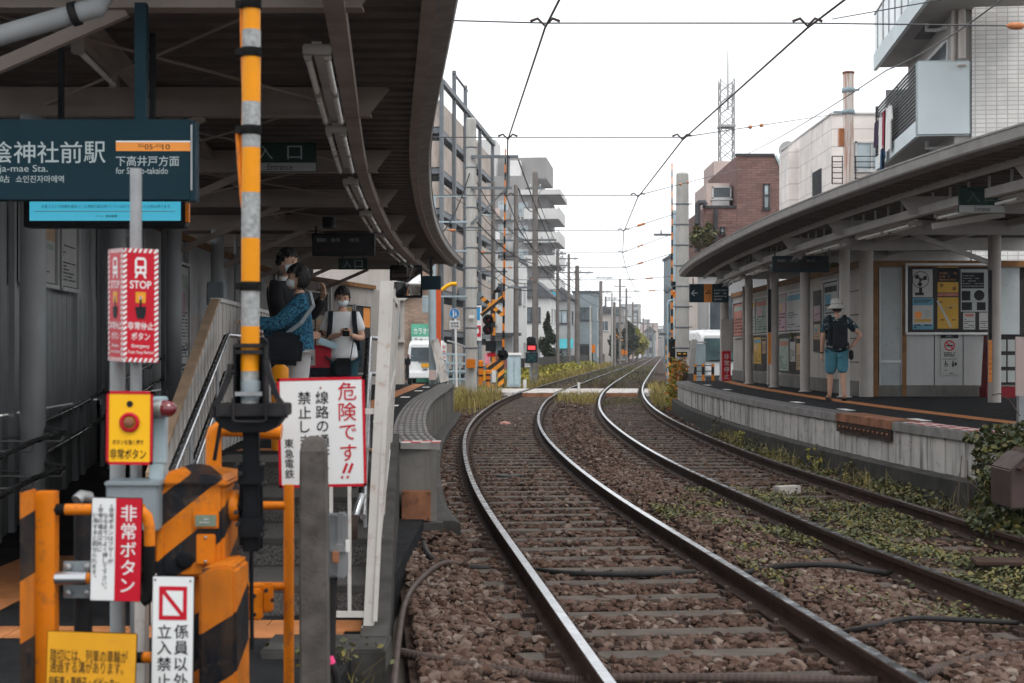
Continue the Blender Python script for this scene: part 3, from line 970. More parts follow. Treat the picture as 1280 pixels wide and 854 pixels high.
# ------------------------------------------------------------------ station canopies
def canopy(label, edge, s, y0, y1, beams, colx, width, mb_, ms, tip_in, chan_in, ref):
 """s = +1: the roof reaches to the right of its edge, -1: to the left"""
 root = thing('platform_canopy', label, 'canopy', ref)
 Ys_ = np.arange(y0, y1 + .001, .3)
 m = MB()                                                          # folded sheet, ribs across the platform
 rows = []
 for y in Ys_:
  for dy, z in ((0, 3.60), (.17, 3.60), (.205, 3.655), (.265, 3.655)):
   yy_ = min(y + dy, y1)
   rows.append((yy_, z))
 A = [(edge(y) + s * .03, y, z) for y, z in rows]
 B = [(edge(y) + s * width, y, z + .02) for y, z in rows]
 m.strip(A, B, K['roof_u'])
 A2 = [(x, y, z + .05) for x, y, z in A]; B2 = [(x, y, z + .05) for x, y, z in B]
 m.strip(A2, B2, K['roof_u'])
 m.build('roof_sheet', K['roof_u'], root)
 m = MB()
 yy_ = list(np.arange(y0, y1 + .01, .5))
 path = [(edge(y), y, 3.57) for y in yy_]
 o = -s
 m.sweep(path, [(o * -.02, .02), (o * .11, .04), (o * .125, .06), (o * .13, .165), (o * .142, .165), (o * .142, .185), (o * .10, .185), (o * .10, .12), (o * .06, .07), (o * -.02, .06)], K['fascia'])
 if s < 0: m.sweep(path, [(o * -.10, -.015), (o * -.015, -.015), (o * -.015, .10), (o * -.03, .10), (o * -.03, .0), (o * -.10, .0)], mb_)
 m.build('gutter', K['fascia'], root)
 m = MB()
 m.sweep([(edge(y) + s * chan_in, y, 3.34) for y in yy_], [(-.055, 0), (.055, 0), (.055, .11), (.045, .11), (.045, .012), (-.045, .012), (-.045, .11), (-.055, .11)], ms)
 m.build('light_channel', ms, root)
 if s > 0:
  m = MB()
  m.sweep([(edge(y) + s * (chan_in - .36), y, 3.535) for y in yy_], [(-.03, 0), (.03, 0), (.03, .075), (-.03, .075)], mb_)
  m.build("purlin", mb_, root)
 m = MB()
 for y in np.arange(y0 + .4, y1, .6):
  x = edge(y) + s * chan_in
  m.box(x - .014, y - .014, 3.44, x + .014, y + .014, 3.62)
 m.build('hanger_strut', mb_, root)
 for off in ((chan_in + 1.45, chan_in + 2.6) if s > 0 else (chan_in + 1.6,)):
  m = MB()
  m.sweep([(edge(y) + s * off, y, 3.50) for y in yy_], [(-.05, 0), (.05, 0), (.05, .10), (-.05, .10)], mb_)
  m.build('purlin', mb_, root)
 for y in beams:
  xt = edge(y) + s * tip_in
  xe = edge(y) + s * width
  m = MB()
  zt, zb = 3.585, 3.385
  m.prism([(xt, y - .04, zt), (xt + s * .16, y - .04, zb), (xe, y - .04, zb), (xe, y - .04, zt)], (0, .012, 0))
  m.box(xt + s * .02, y - .06, zt, xe, y + .06, zt + .012)
  m.box(xt + s * .15, y - .065, zb - .014, xe, y + .065, zb)
  m.build('beam', mb_, root)
  xc = colx(y)
  if xc is None: continue
  m = MB()
  m.tube([(xc, y, PZ * (1 if s > 0 or y > 19 else 0) - .02), (xc, y, 3.38)], .1, 18)
  if s > 0 or y > 19: m.lathe([(.14, 0), (.14, .012), (.1, .02)], (xc, y, PZ), 16)
  c_ = m.build('column', K['col_grey'] if s < 0 else K['col_cream'], root)
  if s > 0: continue
  m = MB()
  m.bar((xc, y, 2.78), (xc - s * 1.35, y, 3.37), .05, .07)
  m.build('brace', mb_, root)
 return root
def edge_cl(y): return cL(y) - (1.43 - .010 * (y - 8.4) if y < 18 else 1.334 - .004 * (y - 18))
def edge_cr(y): return _er(y) + .23 if y > 14 else _er(14) + .23 + (14 - y) * .165
LB = [7.7 + 3.52 * k for k in range(8)]
canL = canopy('brown steel canopy with curving edge over the left platform', edge_cl, -1, 6.9, 34.2, LB, lambda y: cL(y) - 4.5, 4.6, K['beam'], K['beam'], .28, .58, (-3.0, 20, 0))
RB = [12.1 + 3.52 * k for k in range(8)]
canR = canopy('grey steel canopy sweeping along the right platform', edge_cr, 1, 10.5, 40.2, RB, lambda y: 6.12 if y > 25 else None, 5.2, K['beam_r'], K['beam_r'], .60, .93, (7.0, 27, 0))
m = MB()
xq, _z = XZ(1243, 440, 23.5)
m.tube([(xq, 23.5, PZ - .01), (xq, 23.5, 3.6)], .105, 18)
m.build('column', K['col_cream'], canR)
m = MB()
m.tube([(6.56, 26.35, PZ - .01), (6.56, 26.35, 3.6)], .13, 18)
m.build('column', K['col_cream'], canR)
m = MB()
m.bar((xq, 23.5, 2.95), P(1140, 292, 23.5), .05, .08)
m.bar(P(1165, 283, 19.2), P(1255, 268, 19.2), .05, .08)
m.build('brace', K['beam_r'], canR)
# thin tie rods and the stout drain pipe under the left roof
m = MB()
for i in range(0, 6):
 ya, yb = LB[i], LB[i + 1]
 m.tube([(cL(ya) - 2.2, ya, 3.47), (cL(yb) - 4.4, yb, 3.47)], .011, 6)
 m.tube([(cL(ya) - 4.4, ya, 3.49), (cL(yb) - 2.2, yb, 3.49)], .011, 6)
m.build('tie_rod', K['beam'], canL)
m = MB()
a, b_ = P(-60, 62, 7.3), P(105, 14, 7.3)
m.tube([a, b_, b_ + Vector((.06, .02, .02)), b_ + Vector((.08, .1, .12))], .052, 12, K['col_grey'])
q = a.lerp(b_, .93)
m.lathe([(.052, -.02), (.064, -.02), (.064, .02), (.052, .02)], q, 12, K['iron'], axis=(b_ - a))
m.build('drain_pipe', K['col_grey'], canL)
# ------------------------------------------------------------------ unlit tube lights, one copied along each canopy
def tube_light(label, group):
 """2.5 m twin fitting: two tubes in line on each side, local +y along the platform"""
 t = thing('tube_light', label, 'light', (0, 0, 0), group)
 m = MB()
 m.box(-.03, 0, .045, .03, 2.6, .075)
 m.build('housing', K['beam_r'], t, local=True)
 for e in (0, 2.56):
  m = MB(); m.box(-.085, e - .01, .0, .085, e + .05, .06, K['wall_cream'])
  m.build('end_cap', K['wall_cream'], t, bevel=.008, local=True)
 for x in (-.058, .058):
  for k in (0, 1):
   m = MB()
   y = .06 + k * 1.25
   m.tube([(x, y, 0), (x, y + 1.2, 0)], .021, 10)
   m.tube([(x, y - .005, 0), (x, y + .05, 0)], .026, 8, K['wall_cream'])
   m.tube([(x, y + 1.16, 0), (x, y + 1.22, 0)], .026, 8, K['wall_cream'])
   m.build('tube', K['tube_off'], t, local=True)
 return t
proto_light = None
for i, y in enumerate([8.45, 11.5, 15.05, 18.55, 22.05, 25.6, 29.1]):
 x = edge_cl(y + 1.2) + -1 * 1.12
 sl = (edge_cl(y + 2.4) - edge_cl(y)) / 2.4
 lab = 'unlit twin tube light under the left canopy, %s' % ['nearest the camera', 'second from the camera', 'third from the camera', 'fourth from the camera', 'fifth from the camera', 'sixth from the camera', 'at the far end'][i]
 px_ = edge_cl(y) - .72
 if proto_light is None:
  proto_light = tube_light(lab, 'tube lights under the left canopy')
  o = proto_light
 else:
  o = copy_tree(proto_light, label=lab)
 o.location = (px_, y, 3.29)
 o.rotation_euler = (0, 0, -math.atan(sl))
for i, y in enumerate([12.7, 16.2, 19.7, 23.2, 26.8, 30.3, 33.8, 37.2]):
 sl = (edge_cr(y + 2.4) - edge_cr(y)) / 2.4
 o = copy_tree(proto_light, loc=(edge_cr(y) + 1.06, y, 3.27), rz=-math.atan(sl), label='unlit twin tube light under the right canopy, %s' % ['above the frame edge', 'nearest in view', 'beside the entrance sign', 'third along', 'above the departure board', 'fifth along', 'sixth along', 'at the far tip'][i])
 o['group'] = 'tube lights under the right canopy'
ml = thing('tube_light', 'single tube light with bluish sheen on the inner left canopy purlin', 'light', P(95, 58, 8.6))
a, b_ = P(97, 62, 8.6), P(143, 106, 10.6)
m = MB(); m.tube([a, b_], .02, 10); m.build('tube', K['tube_off'], ml)
m = MB()
for q in (a, b_): m.obox(q + Vector((0, 0, .03)), (.06, .07, .11))
m.build('end_cap', K['wall_cream'], ml)
m = MB(); m.bar(a + Vector((0, 0, .09)), b_ + Vector((0, 0, .09)), .06, .04); m.build('housing', K['beam'], ml)
# ------------------------------------------------------------------ left back wall, ramp rail, parapet, stair rails
def wallx(y): return cL(y) - 4.78 if y < 30 else cL(30) - 4.78 + (y - 30) * .205
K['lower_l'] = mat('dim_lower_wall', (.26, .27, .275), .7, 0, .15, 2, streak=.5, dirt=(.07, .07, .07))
wl_ = thing('station_wall', 'grey panelled back wall of the left platform with brown top beam', 'wall', (-4.6, 20, 0))
def wall_quad(m, ya, yb, za, zb, d, mt, th=.03, n=1):
 """panel following the wall between two depths, d in front of it"""
 for k in range(n):
  y0_, y1_ = ya + (yb - ya) * k / n, ya + (yb - ya) * (k + 1) / n
  p, q = Vector((wallx(y0_) + d, y0_, za)), Vector((wallx(y1_) + d, y1_, za))
  m.prism([p, q, q + Vector((0, 0, zb - za)), p + Vector((0, 0, zb - za))], (-th, 0, 0), mt)
m = MB()
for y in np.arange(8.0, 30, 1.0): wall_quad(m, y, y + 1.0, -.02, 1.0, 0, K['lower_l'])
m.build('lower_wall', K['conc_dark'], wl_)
m = MB()
y = 8.0
while y < 21:
 wall_quad(m, y, y + .1, 1.02, 2.06, .004 if int(round(y / .1)) % 2 else .0, K['wall_l'])
 y += .1
m.build('ribbed_panel', K['wall_l'], wl_)
m = MB()
for y in np.arange(8, 30, 1.0): wall_quad(m, y, y + 1.0, 2.06, 3.1, -.01, K['wall_l'])
for y in np.arange(21, 30, 1.0): wall_quad(m, y, y + 1.0, 1.0, 2.06, -.01, K['wall_cream'])
for y in np.arange(30, 36.6, .6): wall_quad(m, y, y + .585, PZ, 3.1, -.01, K['wall_cream'])
m.build('upper_wall', K['wall_l'], wl_)
m = MB()
for y in np.arange(8, 36.6, 1.2): wall_quad(m, y, min(36.7, y + 1.2), 3.1, 3.2, .05, K['wood_beam'], .12)
m.build('top_beam', K['wood_beam'], wl_)
for y in (11.55, 13.95, 15.1, 17.5, 20.6, 23.6, 25.8, 29.4, 33.2):
 m = MB(); wall_quad(m, y, y + .08, 0, 3.1, .05, K['alu'] if y > 29 else K['wall_l'], .05)
 m.build('mullion', K['wall_l'], wl_)
for y in (14.85, 18.4, 24.5):
 m = MB(); x = wallx(y) + .12
 m.tube([(x, y, .0), (x, y, 3.5)], .035, 10)
 m.build('drain_pipe', K['col_grey'], wl_)
for y in np.arange(9.5, 19, .8):
 m = MB(); wall_quad(m, y, y + .1, 0, 1.0, .04, K['wall_l'], .04)
 m.build('lower_post', K['wall_l'], wl_)
K['pin_board'] = mat('pale_pin_board', (.30, .29, .28), .7)
def notice(label, fn, ya, yb, za, zb, posters, frame=True, group='notices on the left back wall'):
 """framed notice board on the wall; posters = [(u0, v0, u1, v1, paper, rows)] as fractions"""
 p = Vector((fn(ya), ya, za)); q = Vector((fn(yb), yb, za))
 t = thing('notice_board', label, 'notice board', p, group)
 U = (q - p).normalized()
 W_ = (q - p).length
 H_ = zb - za
 if U.cross(Vector((0, 0, 1))).dot(Vector((0, 0, CH)) - p) < 0:
  p, q = q, p; U = -U
 N = U.cross(Vector((0, 0, 1)))
 m = MB(); m.prism([p, q, q + Vector((0, 0, H_)), p + Vector((0, 0, H_))], N * -.03, K['board']); m.build('back_panel', K['board'] if ya < 25 or fn(30) < 0 else K['pin_board'], t)
 if frame:
  m = MB()
  for (a_, b2) in ((p, q), (p + Vector((0, 0, H_)), q + Vector((0, 0, H_)))): m.bar(a_ + N * .01, b2 + N * .01, .05, .035)
  for a_ in (p, q): m.bar(a_ + N * .01, a_ + N * .01 + Vector((0, 0, H_)), .05, .035, up=N)
  m.build('frame', K['alu'], t)
 for (u0, v0, u1, v1, pm, rows) in posters:
  m = MB()
  s = Sheet(m, p + N * .004, U)
  s.rect(u0 * W_, v0 * H_, u1 * W_, v1 * H_, K[pm], 1)
  du, dv = (u1 - u0) * W_, (v1 - v0) * H_
  rr = random.Random(int((u0 + v1 + ya) * 977))
  if rows:
   ink = K['ink'] if rr.random() < .6 else K['teal']
   s.scribble(u0 * W_ + du * .08, v0 * H_ + dv * .06, u1 * W_ - du * .08, v0 * H_ + dv * rr.uniform(.4, .62), rows, ink, 2, rr, .45)
   s.rect(u0 * W_ + du * .06, v1 * H_ - dv * .22, u1 * W_ - du * .06, v1 * H_ - dv * .08, K[rr.choice(['paper_blue', 'paper_red', 'ink', 'paper_grn', 'paper_yel'])], 2)
   if rr.random() < .6:
    s.rect(u0 * W_ + du * .1, v1 * H_ - dv * .5, u0 * W_ + du * .55, v1 * H_ - dv * .27, K[rr.choice(['paper_tan', 'grey_txt', 'paper_pur', 'paper_blue'])], 2)
  m.build('poster', K[pm], t)
 return t
def wf(d): return lambda y: wallx(y) + d
notice('dark framed notice with tan photo above pale blue print on the left wall', wf(.07), 11.65, 12.95, 2.1, 2.92, [(.04, .04, .96, .5, 'paper', 5), (.04, .5, .96, .97, 'paper_tan', 0)])
notice('dark framed white timetable notice with dense print beside the tan photo notice', wf(.07), 13.1, 13.85, 2.1, 2.92, [(.06, .04, .94, .96, 'paper', 11)])
notice('grey notice with faint print half hidden behind the red stop box', wf(.07), 15.2, 16.35, 1.7, 2.85, [(.05, .04, .5, .96, 'grey_txt', 10), (.52, .04, .95, .96, 'paper', 12)])
notice('tall grey framed notice board between the columns above the cream parapet', wf(.07), 19.3, 20.5, 1.3, 2.75, [(.05, .03, .48, .97, 'grey_txt', 14), (.52, .03, .95, .97, 'paper', 14)])
notice('dark board with pinkish leaflets beside the couple on the left platform', wf(.06), 31.4, 32.9, 1.0, 2.85, [(.08, .55, .42, .72, 'paper_tan', 5), (.5, .5, .92, .72, 'paper_tan', 6), (.08, .3, .42, .52, 'paper_red', 5), (.5, .2, .92, .47, 'paper', 8), (.08, .06, .42, .27, 'paper', 5)])
notice('narrow pale notice beside the black timetable behind the person in white', wf(.06), 34.2, 34.72, 1.45, 2.65, [(.06, .55, .94, .96, 'paper', 6), (.06, .04, .94, .5, 'paper', 6)])
t = notice('black timetable board with orange square behind the person in white', wf(.08), 34.85, 36.1, .95, 2.65, [(.55, .68, .97, .97, 'sgorange', 0), (.1, .1, .45, .9, 'teal', 0)])
g = thing('control_box', 'plain grey control box on a column of the left platform', 'control box', (cL(21.4) - 4.3, 21.3, 1.9))
x0, z0 = XZ(260, 382, 20.2); x1, z1 = XZ(281, 353, 20.2)
MB().box(x0, 20.1, z0, x1, 20.4, z1).build('box', K['greybox'], g, bevel=.01)
MB().box(x0 + .02, 20.085, z0 + .02, x1 - .02, 20.098, z1 - .02).build('door', K['greybox'], g)
K['rail_dk'] = mat('dark_polished_rail', (.16, .165, .17), .28, .85, .1, 4)
# ramp rails along the back wall
h = thing('handrail', 'pair of dark steel handrails bending round the column along the ramp', 'handrail', (-3.7, 11, 0))
for dz in (0, -.27):
 pts = [(-2.95, 7.4, .62 + dz), (wallx(9.6) + .42, 9.6, .80 + dz), (wallx(10.3) + .5, 10.3, .87 + dz), (wallx(10.9) + .58, 10.95, .90 + dz), (wallx(11.3) + .32, 11.3, .91 + dz), (wallx(11.9) + .17, 11.9, .92 + dz), (wallx(13.4) + .15, 13.4, 1.0 + dz), (wallx(14.2) + .15, 14.2, 1.06 + dz), (wallx(17.5) + .15, 17.5, 1.38 + dz), (wallx(20) + .15, 20, 1.6 + dz)]
 m = MB(); m.tube(pts, .021, 10); m.build('rail', K['rail_dk'], h)
 for (x, y, z) in pts[1:]:
  m = MB(); m.tube([(x, y, z - .02), (x - .02, y, z - .07), (wallx(y) + .01, y, z - .07)], .011, 6); m.build('bracket', K['galv'], h)
# ribbed cream parapet between ramp and steps
pr = thing('stair_parapet', 'cream ribbed parapet panel with tan sloping cap left of the steps', 'parapet', (-2.4, 12, 0))
def par_x(y): return -1.98 - (y - 8) * .125 if y < 12 else -2.48 - (y - 12) * .067
def par_top(y): return .88 + (y - 8) * .265 if y < 12 else 1.94
m = MB()
y, k = 7.9, 0
while y < 19:
 y2 = min(y + .085, 19)
 d = .012 if k % 3 == 0 else 0
 zb0 = 0 if y < 12 else PZ
 m.prism([(par_x(y) + d, y, zb0), (par_x(y2) + d, y2, zb0), (par_x(y2) + d, y2, par_top(y2)), (par_x(y) + d, y, par_top(y))], (-.05, 0, 0))
 y = y2; k += 1
m.build('ribbed_panel', K['parapet'], pr)
m = MB()
m.bar((par_x(7.85) - .025, 7.85, par_top(7.9) - .01), (par_x(12) - .025, 12.0, 1.95), .07, .03)
m.build('sloping_cap', K['parapet_cap'], pr)
m = MB()
m.bar((par_x(12) - .02, 12, 1.955), (par_x(19) - .02, 19, 1.955), .09, .035)
m.build('level_cap', K['parapet'], pr)
def stair_rail(name, label, a, b_, wrap):
 """two inclined tubes with a drop at the head; a = foot, b_ = head of the upper tube"""
 t = thing(name, label, 'handrail', (a[0], a[1], 0))
 a, b_ = Vector(a), Vector(b_)
 for dz in (0, -.29):
  o_ = Vector((0, 0, dz))
  d = Vector((.0, .18, 0))
  pts = [a + o_, b_ + o_, b_ + o_ + d * .3 + Vector((.0, 0, .012)), b_ + o_ + Vector((.1, .16, 0)), b_ + o_ + Vector((.12, .18, -.03)), b_ + o_ + Vector((.12, .18, -.14))]
  m = MB(); m.tube(pts, .019, 10); m.build('rail', K['stainless'], t)
  m = MB()
  n_ = 26
  for k in range(n_):
   q = a.lerp(b_, (k + .5) / n_) + o_ + Vector((-.012, 0, -.004))
   dd = (b_ - a).normalized()
   m.tube([q, q + dd * .07], .0225, 8, K['blackmatte'])
  if wrap: m.build('grip_sleeve', K['blackmatte'], t)
 for f_ in (.25, .75):
  q = a.lerp(b_, f_)
  m = MB(); m.tube([q + Vector((0, 0, .0)), q + Vector((0, 0, -.29 - .35))], .014, 8); m.build('post', K['galv'], t)
 return t
stair_rail('handrail', 'twin stainless stair rails left of the steps against the cream parapet', (par_x(7.6) + .12, 7.6, .88), (par_x(11.3) + .13, 11.3, 1.64), True)
stair_rail('handrail', 'twin stainless stair rails right of the steps beside the white fence', (-.86, 8.2, .86), (-1.14, 11.4, 1.62), True)
# ------------------------------------------------------------------ white fence right of the steps
wf_ = thing('white_fence', 'rust-stained white steel fence leaning beside the steps', 'fence', (-.8, 8, 0))
m = MB()
m.bar((-.765, 7.6, .05), (-.672, 7.6, 1.9), .055, .05, up=(0, 1, 0))
m.bar((-.728, 7.57, .09), (-.642, 7.60, 1.9), .022, .03, up=(0, 1, 0))
m.box(-.80, 7.56, .045, -.70, 7.66, .06)
m.build('near_post', K['white_fence'], wf_)
for (f_, y) in ((.5, 9.7), (1, 11.8)):
 m = MB(); m.bar((-.765 - .26 * f_, y, .05 + .62 * f_), (-.685 - .27 * f_, y, 1.95), .05, .05, up=(0, 1, 0)); m.build('post', K['white_fence'], wf_)
for (z0, z1, xa, xb) in ((.14, .74, -.76, -1.015), (1.86, 1.92, -.668, -.96), (1.05, 1.35, -.71, -.98)):
 m = MB(); m.bar((xa, 7.62, z0), (xb, 11.8, z1), .03, .045); m.build('rail', K['white_fence'], wf_)
n_ = 30
for k in range(1, n_):
 f_ = k / n_
 m = MB(); m.bar((-.76 - .255 * f_, 7.62 + 4.18 * f_, .16 + .58 * f_), (-.668 - .292 * f_, 7.62 + 4.18 * f_, 1.86), .016, .016, up=(0, 1, 0)); m.build('bar', K['white_fence'], wf_)
for px in (414, 437):
 x, _ = XZ(px, 600, 7.6)
 m = MB(); m.box(x - .009, 7.59, .11, x + .009, 7.61, 1.2); m.build('bar', K['white_fence'], wf_)
m = MB(); m.box(-.985, 7.585, .105, -.75, 7.615, .135); m.build('rail', K['white_fence'], wf_)
m = MB(); m.box(-.985, 7.585, 1.19, -.71, 7.615, 1.22); m.build('rail', K['white_fence'], wf_)
m = MB()
for z in (.62, .9):
 m.tube([(-.82, 7.8, z + .12), (-.85, 7.75, z + .02), (-.86, 7.72, z)], .02, 8, K['stainless'])
 m.lathe([(0, 0), (.022, .004), (.024, .1), (.024, .14)], (-.86, 7.72, z - .12), 10, K['conduit'])
m.build('hinge', K['stainless'], wf_)
# ------------------------------------------------------------------ things hanging under the left canopy
def hang(mb, x0, x1, y, z0, z1, mt):
 for x in (x0, x1): mb.bar((x, y, z0), (x, y, z1), .025, .025, mt, up=(0, 1, 0))
# the big station name board
Y0 = 7.5
x0, z1 = XZ(-190, 149, Y0); x1, z0 = XZ(238, 250, Y0)
t = thing('station_sign', 'dark teal station name board hanging at the canopy front', 'sign', ((x0 + x1) / 2, Y0, z0))
m = MB(); m.box(x0, Y0, z0, x1, Y0 + .09, z1); m.build('panel', K['teal'], t, bevel=.004)
m = MB(); xe, _ = XZ(244, 0, Y0)
m.box(x1 + .001, Y0 - .004, z0 - .004, xe, Y0 + .094, z1 - .01, K['teal'])
m.box(x1 + .002, Y0 - .007, z0 + .05, x1 + .012, Y0 - .0045, z1 - .03, K['galv'])
m.build('end_trim', K['teal'], t)
m = MB()
s = Sheet(m, (0, Y0 - .001, CH))
k = Y0 / F
def q(px, py): return ((px - 640) * k, -(py - 438) * k)
def tx(s, t_, x0_, y0_, x1_, y1_, mt, bold=0.0, l=2):
 a_, b2 = q(x0_, y1_), q(x1_, y0_)
 s.text(t_, a_[0], a_[1], b2[0], b2[1], mt, l, bold)
def rc(s, x0_, y0_, x1_, y1_, mt, l=1):
 a_, b2 = q(x0_, y1_), q(x1_, y0_)
 s.rect(a_[0], a_[1], b2[0], b2[1], mt, l)
for i, ch in enumerate('松陰神社前駅'):
 xa = -41 + i * 29.2
 tx(s, ch, xa, 177, xa + 27, 204, K['signtext'], .005)
tx(s, 'Shōin-jinja-mae Sta.', -50, 206, 60, 217.5, K['signtext'], .0)
tx(s, '松阴神社前站', -70, 219.5, 12, 228.5, K['signtext'])
tx(s, '쇼인진자마에역', 20, 219.5, 80, 228.5, K['signtext'], .004)
rc(s, 145, 178, 240, 189, K['sgorange']); rc(s, 145, 176, 240, 178, K['white_sign'])
tx(s, 'SG', 173, 180, 180, 184, K['ink'], 0); tx(s, '05', 181, 180.5, 191, 187, K['ink'], .003); tx(s, '-', 192, 183.4, 194.5, 184.2, K['ink']); tx(s, 'SG', 195, 180, 202, 184, K['ink'], 0); tx(s, '10', 203, 180.5, 212.5, 187, K['ink'], .003)
tx(s, '下高井戸方面', 145, 195, 224, 208, K['signtext'], .007)
tx(s, 'for Shimo-takaido', 145, 209.5, 210, 217.5, K['signtext'], .004)
m.build('lettering', K['signtext'], t)
m = MB(); xp, _ = XZ(177, 0, Y0 + .05)
m.box(xp - .03, Y0 + .02, z1, xp + .03, Y0 + .075, 3.37)
m.build('hanger', K['teal'], t)
m = MB(); m.box(x0 + .25, Y0 + .02, z1, x0 + .31, Y0 + .075, 3.37); m.build('hanger', K['teal'], t)
# the information screen below it
Y0 = 8.2
k = Y0 / F
t = thing('information_screen', 'cyan information screen in black case below the station name board', 'screen', P(130, 283, Y0))
x0, z1 = XZ(29, 243, Y0); x1, z0 = XZ(231, 284, Y0)
MB().box(x0, Y0, z0, x1, Y0 + .12, z1).build('case', K['black'], t, bevel=.006)
m = MB(); s = Sheet(m, (0, Y0 - .001, CH))
rc(s, 37, 250, 226, 276, K['lcd'])
tx(s, 'お客さまとの信頼を基本とした持続可能な街づくりへ向けて、これからも歩み続けます。', 52, 256, 214, 260.5, K['teal'], 0, 2)
rc(s, 43, 264, 219, 264.8, K['grey_txt'], 2)
tx(s, '一歩一歩。', 118, 269, 130, 271.5, K['teal'], 0, 2); tx(s, '東急電鉄', 132, 268.6, 147, 272, K['ink'], .01, 2)
m.build('display', K['lcd'], t)
m = MB(); m.box(x1 + .001, Y0 + .01, z0 + .03, x1 + .02, Y0 + .05, z0 + .14, K['orange']); m.build('side_lamp', K['orange'], t)
m = MB()
for x in (x0 + .2, x1 - .2): m.bar((x, Y0 + .06, z1), (x, Y0 + .06, 3.37), .03, .03, up=(0, 1, 0))
m.build('hanger', K['black'], t)
# entrance signs
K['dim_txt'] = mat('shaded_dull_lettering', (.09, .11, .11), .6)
def entrance(label, px0, py0, pxc, px1, py1, Y0, strip=True, ink='signtext'):
 global k
 k = Y0 / F
 x0, z1 = XZ(px0, py0, Y0); x1, z0 = XZ(px1, py1, Y0)
 t = thing('entrance_sign', label, 'sign', ((x0 + x1) / 2, Y0, z0))
 MB().box(x0, Y0, z0, x1, Y0 + .05, z1).build('panel', K['green'], t, bevel=.003)
 m = MB(); s = Sheet(m, (0, Y0 - .001, CH))
 H_ = py1 - py0; W_ = px1 - px0
 yb = py1 - (H_ * .29 if strip else 0)
 ch = (yb - py0) * .66
 ym = (py0 + yb) / 2
 for dx, c_ in ((-.2, '入'), (.2, '口')):
  xc = pxc + dx * W_
  tx(s, c_, xc - ch * .55, ym - ch / 2, xc + ch * .55, ym + ch / 2, K[ink])
 if strip:
  rc(s, px0, yb, px1, py1, K['grey_txt'])
  tx(s, 'Entrance', pxc - W_ * .17, yb + 1.6, pxc + W_ * .17, py1 - 1.6, K['ink'], .005)
 m.build('lettering', K['signtext'], t)
 m = MB(); hang(m, x0 + .08, x1 - .08, Y0 + .025, z1, 3.39, K['iron']); m.build('hanger', K['iron'], t)
entrance('green entrance sign with grey strip hanging behind the gate arm', 303, 178, 350, 395, 214, 13.4)
entrance('small dark entrance sign hanging deep under the left canopy', 423, 323, 441, 459, 337, 27.6, False)
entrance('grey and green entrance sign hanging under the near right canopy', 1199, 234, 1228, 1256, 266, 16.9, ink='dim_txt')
def led(label, px0, py0, px1, py1, Y0):
 global k
 k = Y0 / F
 x0, z1 = XZ(px0, py0, Y0); x1, z0 = XZ(px1, py1, Y0)
 t = thing('departure_board', label, 'departure board', ((x0 + x1) / 2, Y0, z0))
 MB().box(x0, Y0, z0, x1, Y0 + .12, z1).build('case', K['teal'] if px0 > 640 else K['black'], t, bevel=.006)
 m = MB(); s = Sheet(m, (0, Y0 - .001, CH))
 w_, h_ = px1 - px0, py1 - py0
 rc(s, px0 + w_ * .03, py0 + h_ * .12, px1 - w_ * .03, py1 - h_ * .1, K['ink'])
 for (u, v, c_) in ((.08, .28, '電車案内'), (.3, .28, '先発 行先'), (.6, .28, '次発 行先')):
  tx(s, c_, px0 + w_ * u, py0 + h_ * (v - .07), px0 + w_ * (u + .15), py0 + h_ * (v + .1), K['grey_txt'], 0, 2)
 tx(s, '電車がまいります', px0 + w_ * .12, py0 + h_ * .6, px0 + w_ * .8, py0 + h_ * .8, K['paper_dim'], 0, 2)
 m.build('display', K['ink'], t)
 m = MB(); hang(m, x0 + .05, x1 - .05, Y0 + .06, z1, 3.39, K['iron']); m.build('hanger', K['iron'], t)
K['red_shaded'] = mat('shaded_red_rack', (.16, .008, .014), .6)  # rack red with its shadow put into the base colour
K['paper_dim'] = mat('unlit_red_dots', (0.05, 0.016, 0.014), 0.6)
led('black departure board hanging above the people on the left platform', 390, 292, 468, 320, 21.2)
led('teal framed departure board hanging beside the right canopy edge', 966, 320, 1036, 340, 27)
# black loudspeaker on a beam, driver's mirror and the back of a screen at the canopy end
t = thing('loudspeaker', 'small black loudspeaker box fixed under a left canopy beam', 'loudspeaker', P(411, 285, 18.2))
x0, z1 = XZ(404, 272, 18.2); x1, z0 = XZ(418, 285, 18.2)
MB().box(x0, 18.1, z0, x1, 18.3, z1).build('case', K['black'], t, bevel=.01)
MB().box(x0 + .02, 18.085, z0 + .02, x1 - .02, 18.098, z1 - .02).build('grille', K['blackmatte'], t)
m_mir, n, l, b_ = _nt('mirror_face')
b_.inputs['Base Color'].default_value = (.72, .72, .72, 1); b_.inputs['Metallic'].default_value = 1; b_.inputs['Roughness'].default_value = .06
t = thing('driver_mirror', 'rectangular convex driver mirror hanging at the far canopy end', 'mirror', P(508, 371, 30))
x0, z1 = XZ(488, 333, 30); x1, z0 = XZ(527, 371, 30)
m = MB()
NN = 10
vv, ff = [], []
for i in range(NN + 1):
 for j in range(NN + 1):
  u, v = i / NN * 2 - 1, j / NN * 2 - 1
  vv.append(((x0 + x1) / 2 + u * (x1 - x0) / 2, 30 + .05 * (u * u + v * v) - .03, (z0 + z1) / 2 + v * (z1 - z0) / 2))
for i in range(NN):
 for j in range(NN):
  a_ = i * (NN + 1) + j
  ff.append((a_, a_ + NN + 1, a_ + NN + 2, a_ + 1))
m.add(vv, ff, m_mir, True)
m.build('mirror_glass', m_mir, t)
m = MB()
for (a_, c_) in (((x0, z0), (x1, z0)), ((x0, z1), (x1, z1)), ((x0, z0), (x0, z1)), ((x1, z0), (x1, z1))): m.bar((a_[0], 30.03, a_[1]), (c_[0], 30.03, c_[1]), .03, .05)
m.box(x0, 30.09, z0, x1, 30.11, z1)
m.build('rim', K['black'], t)
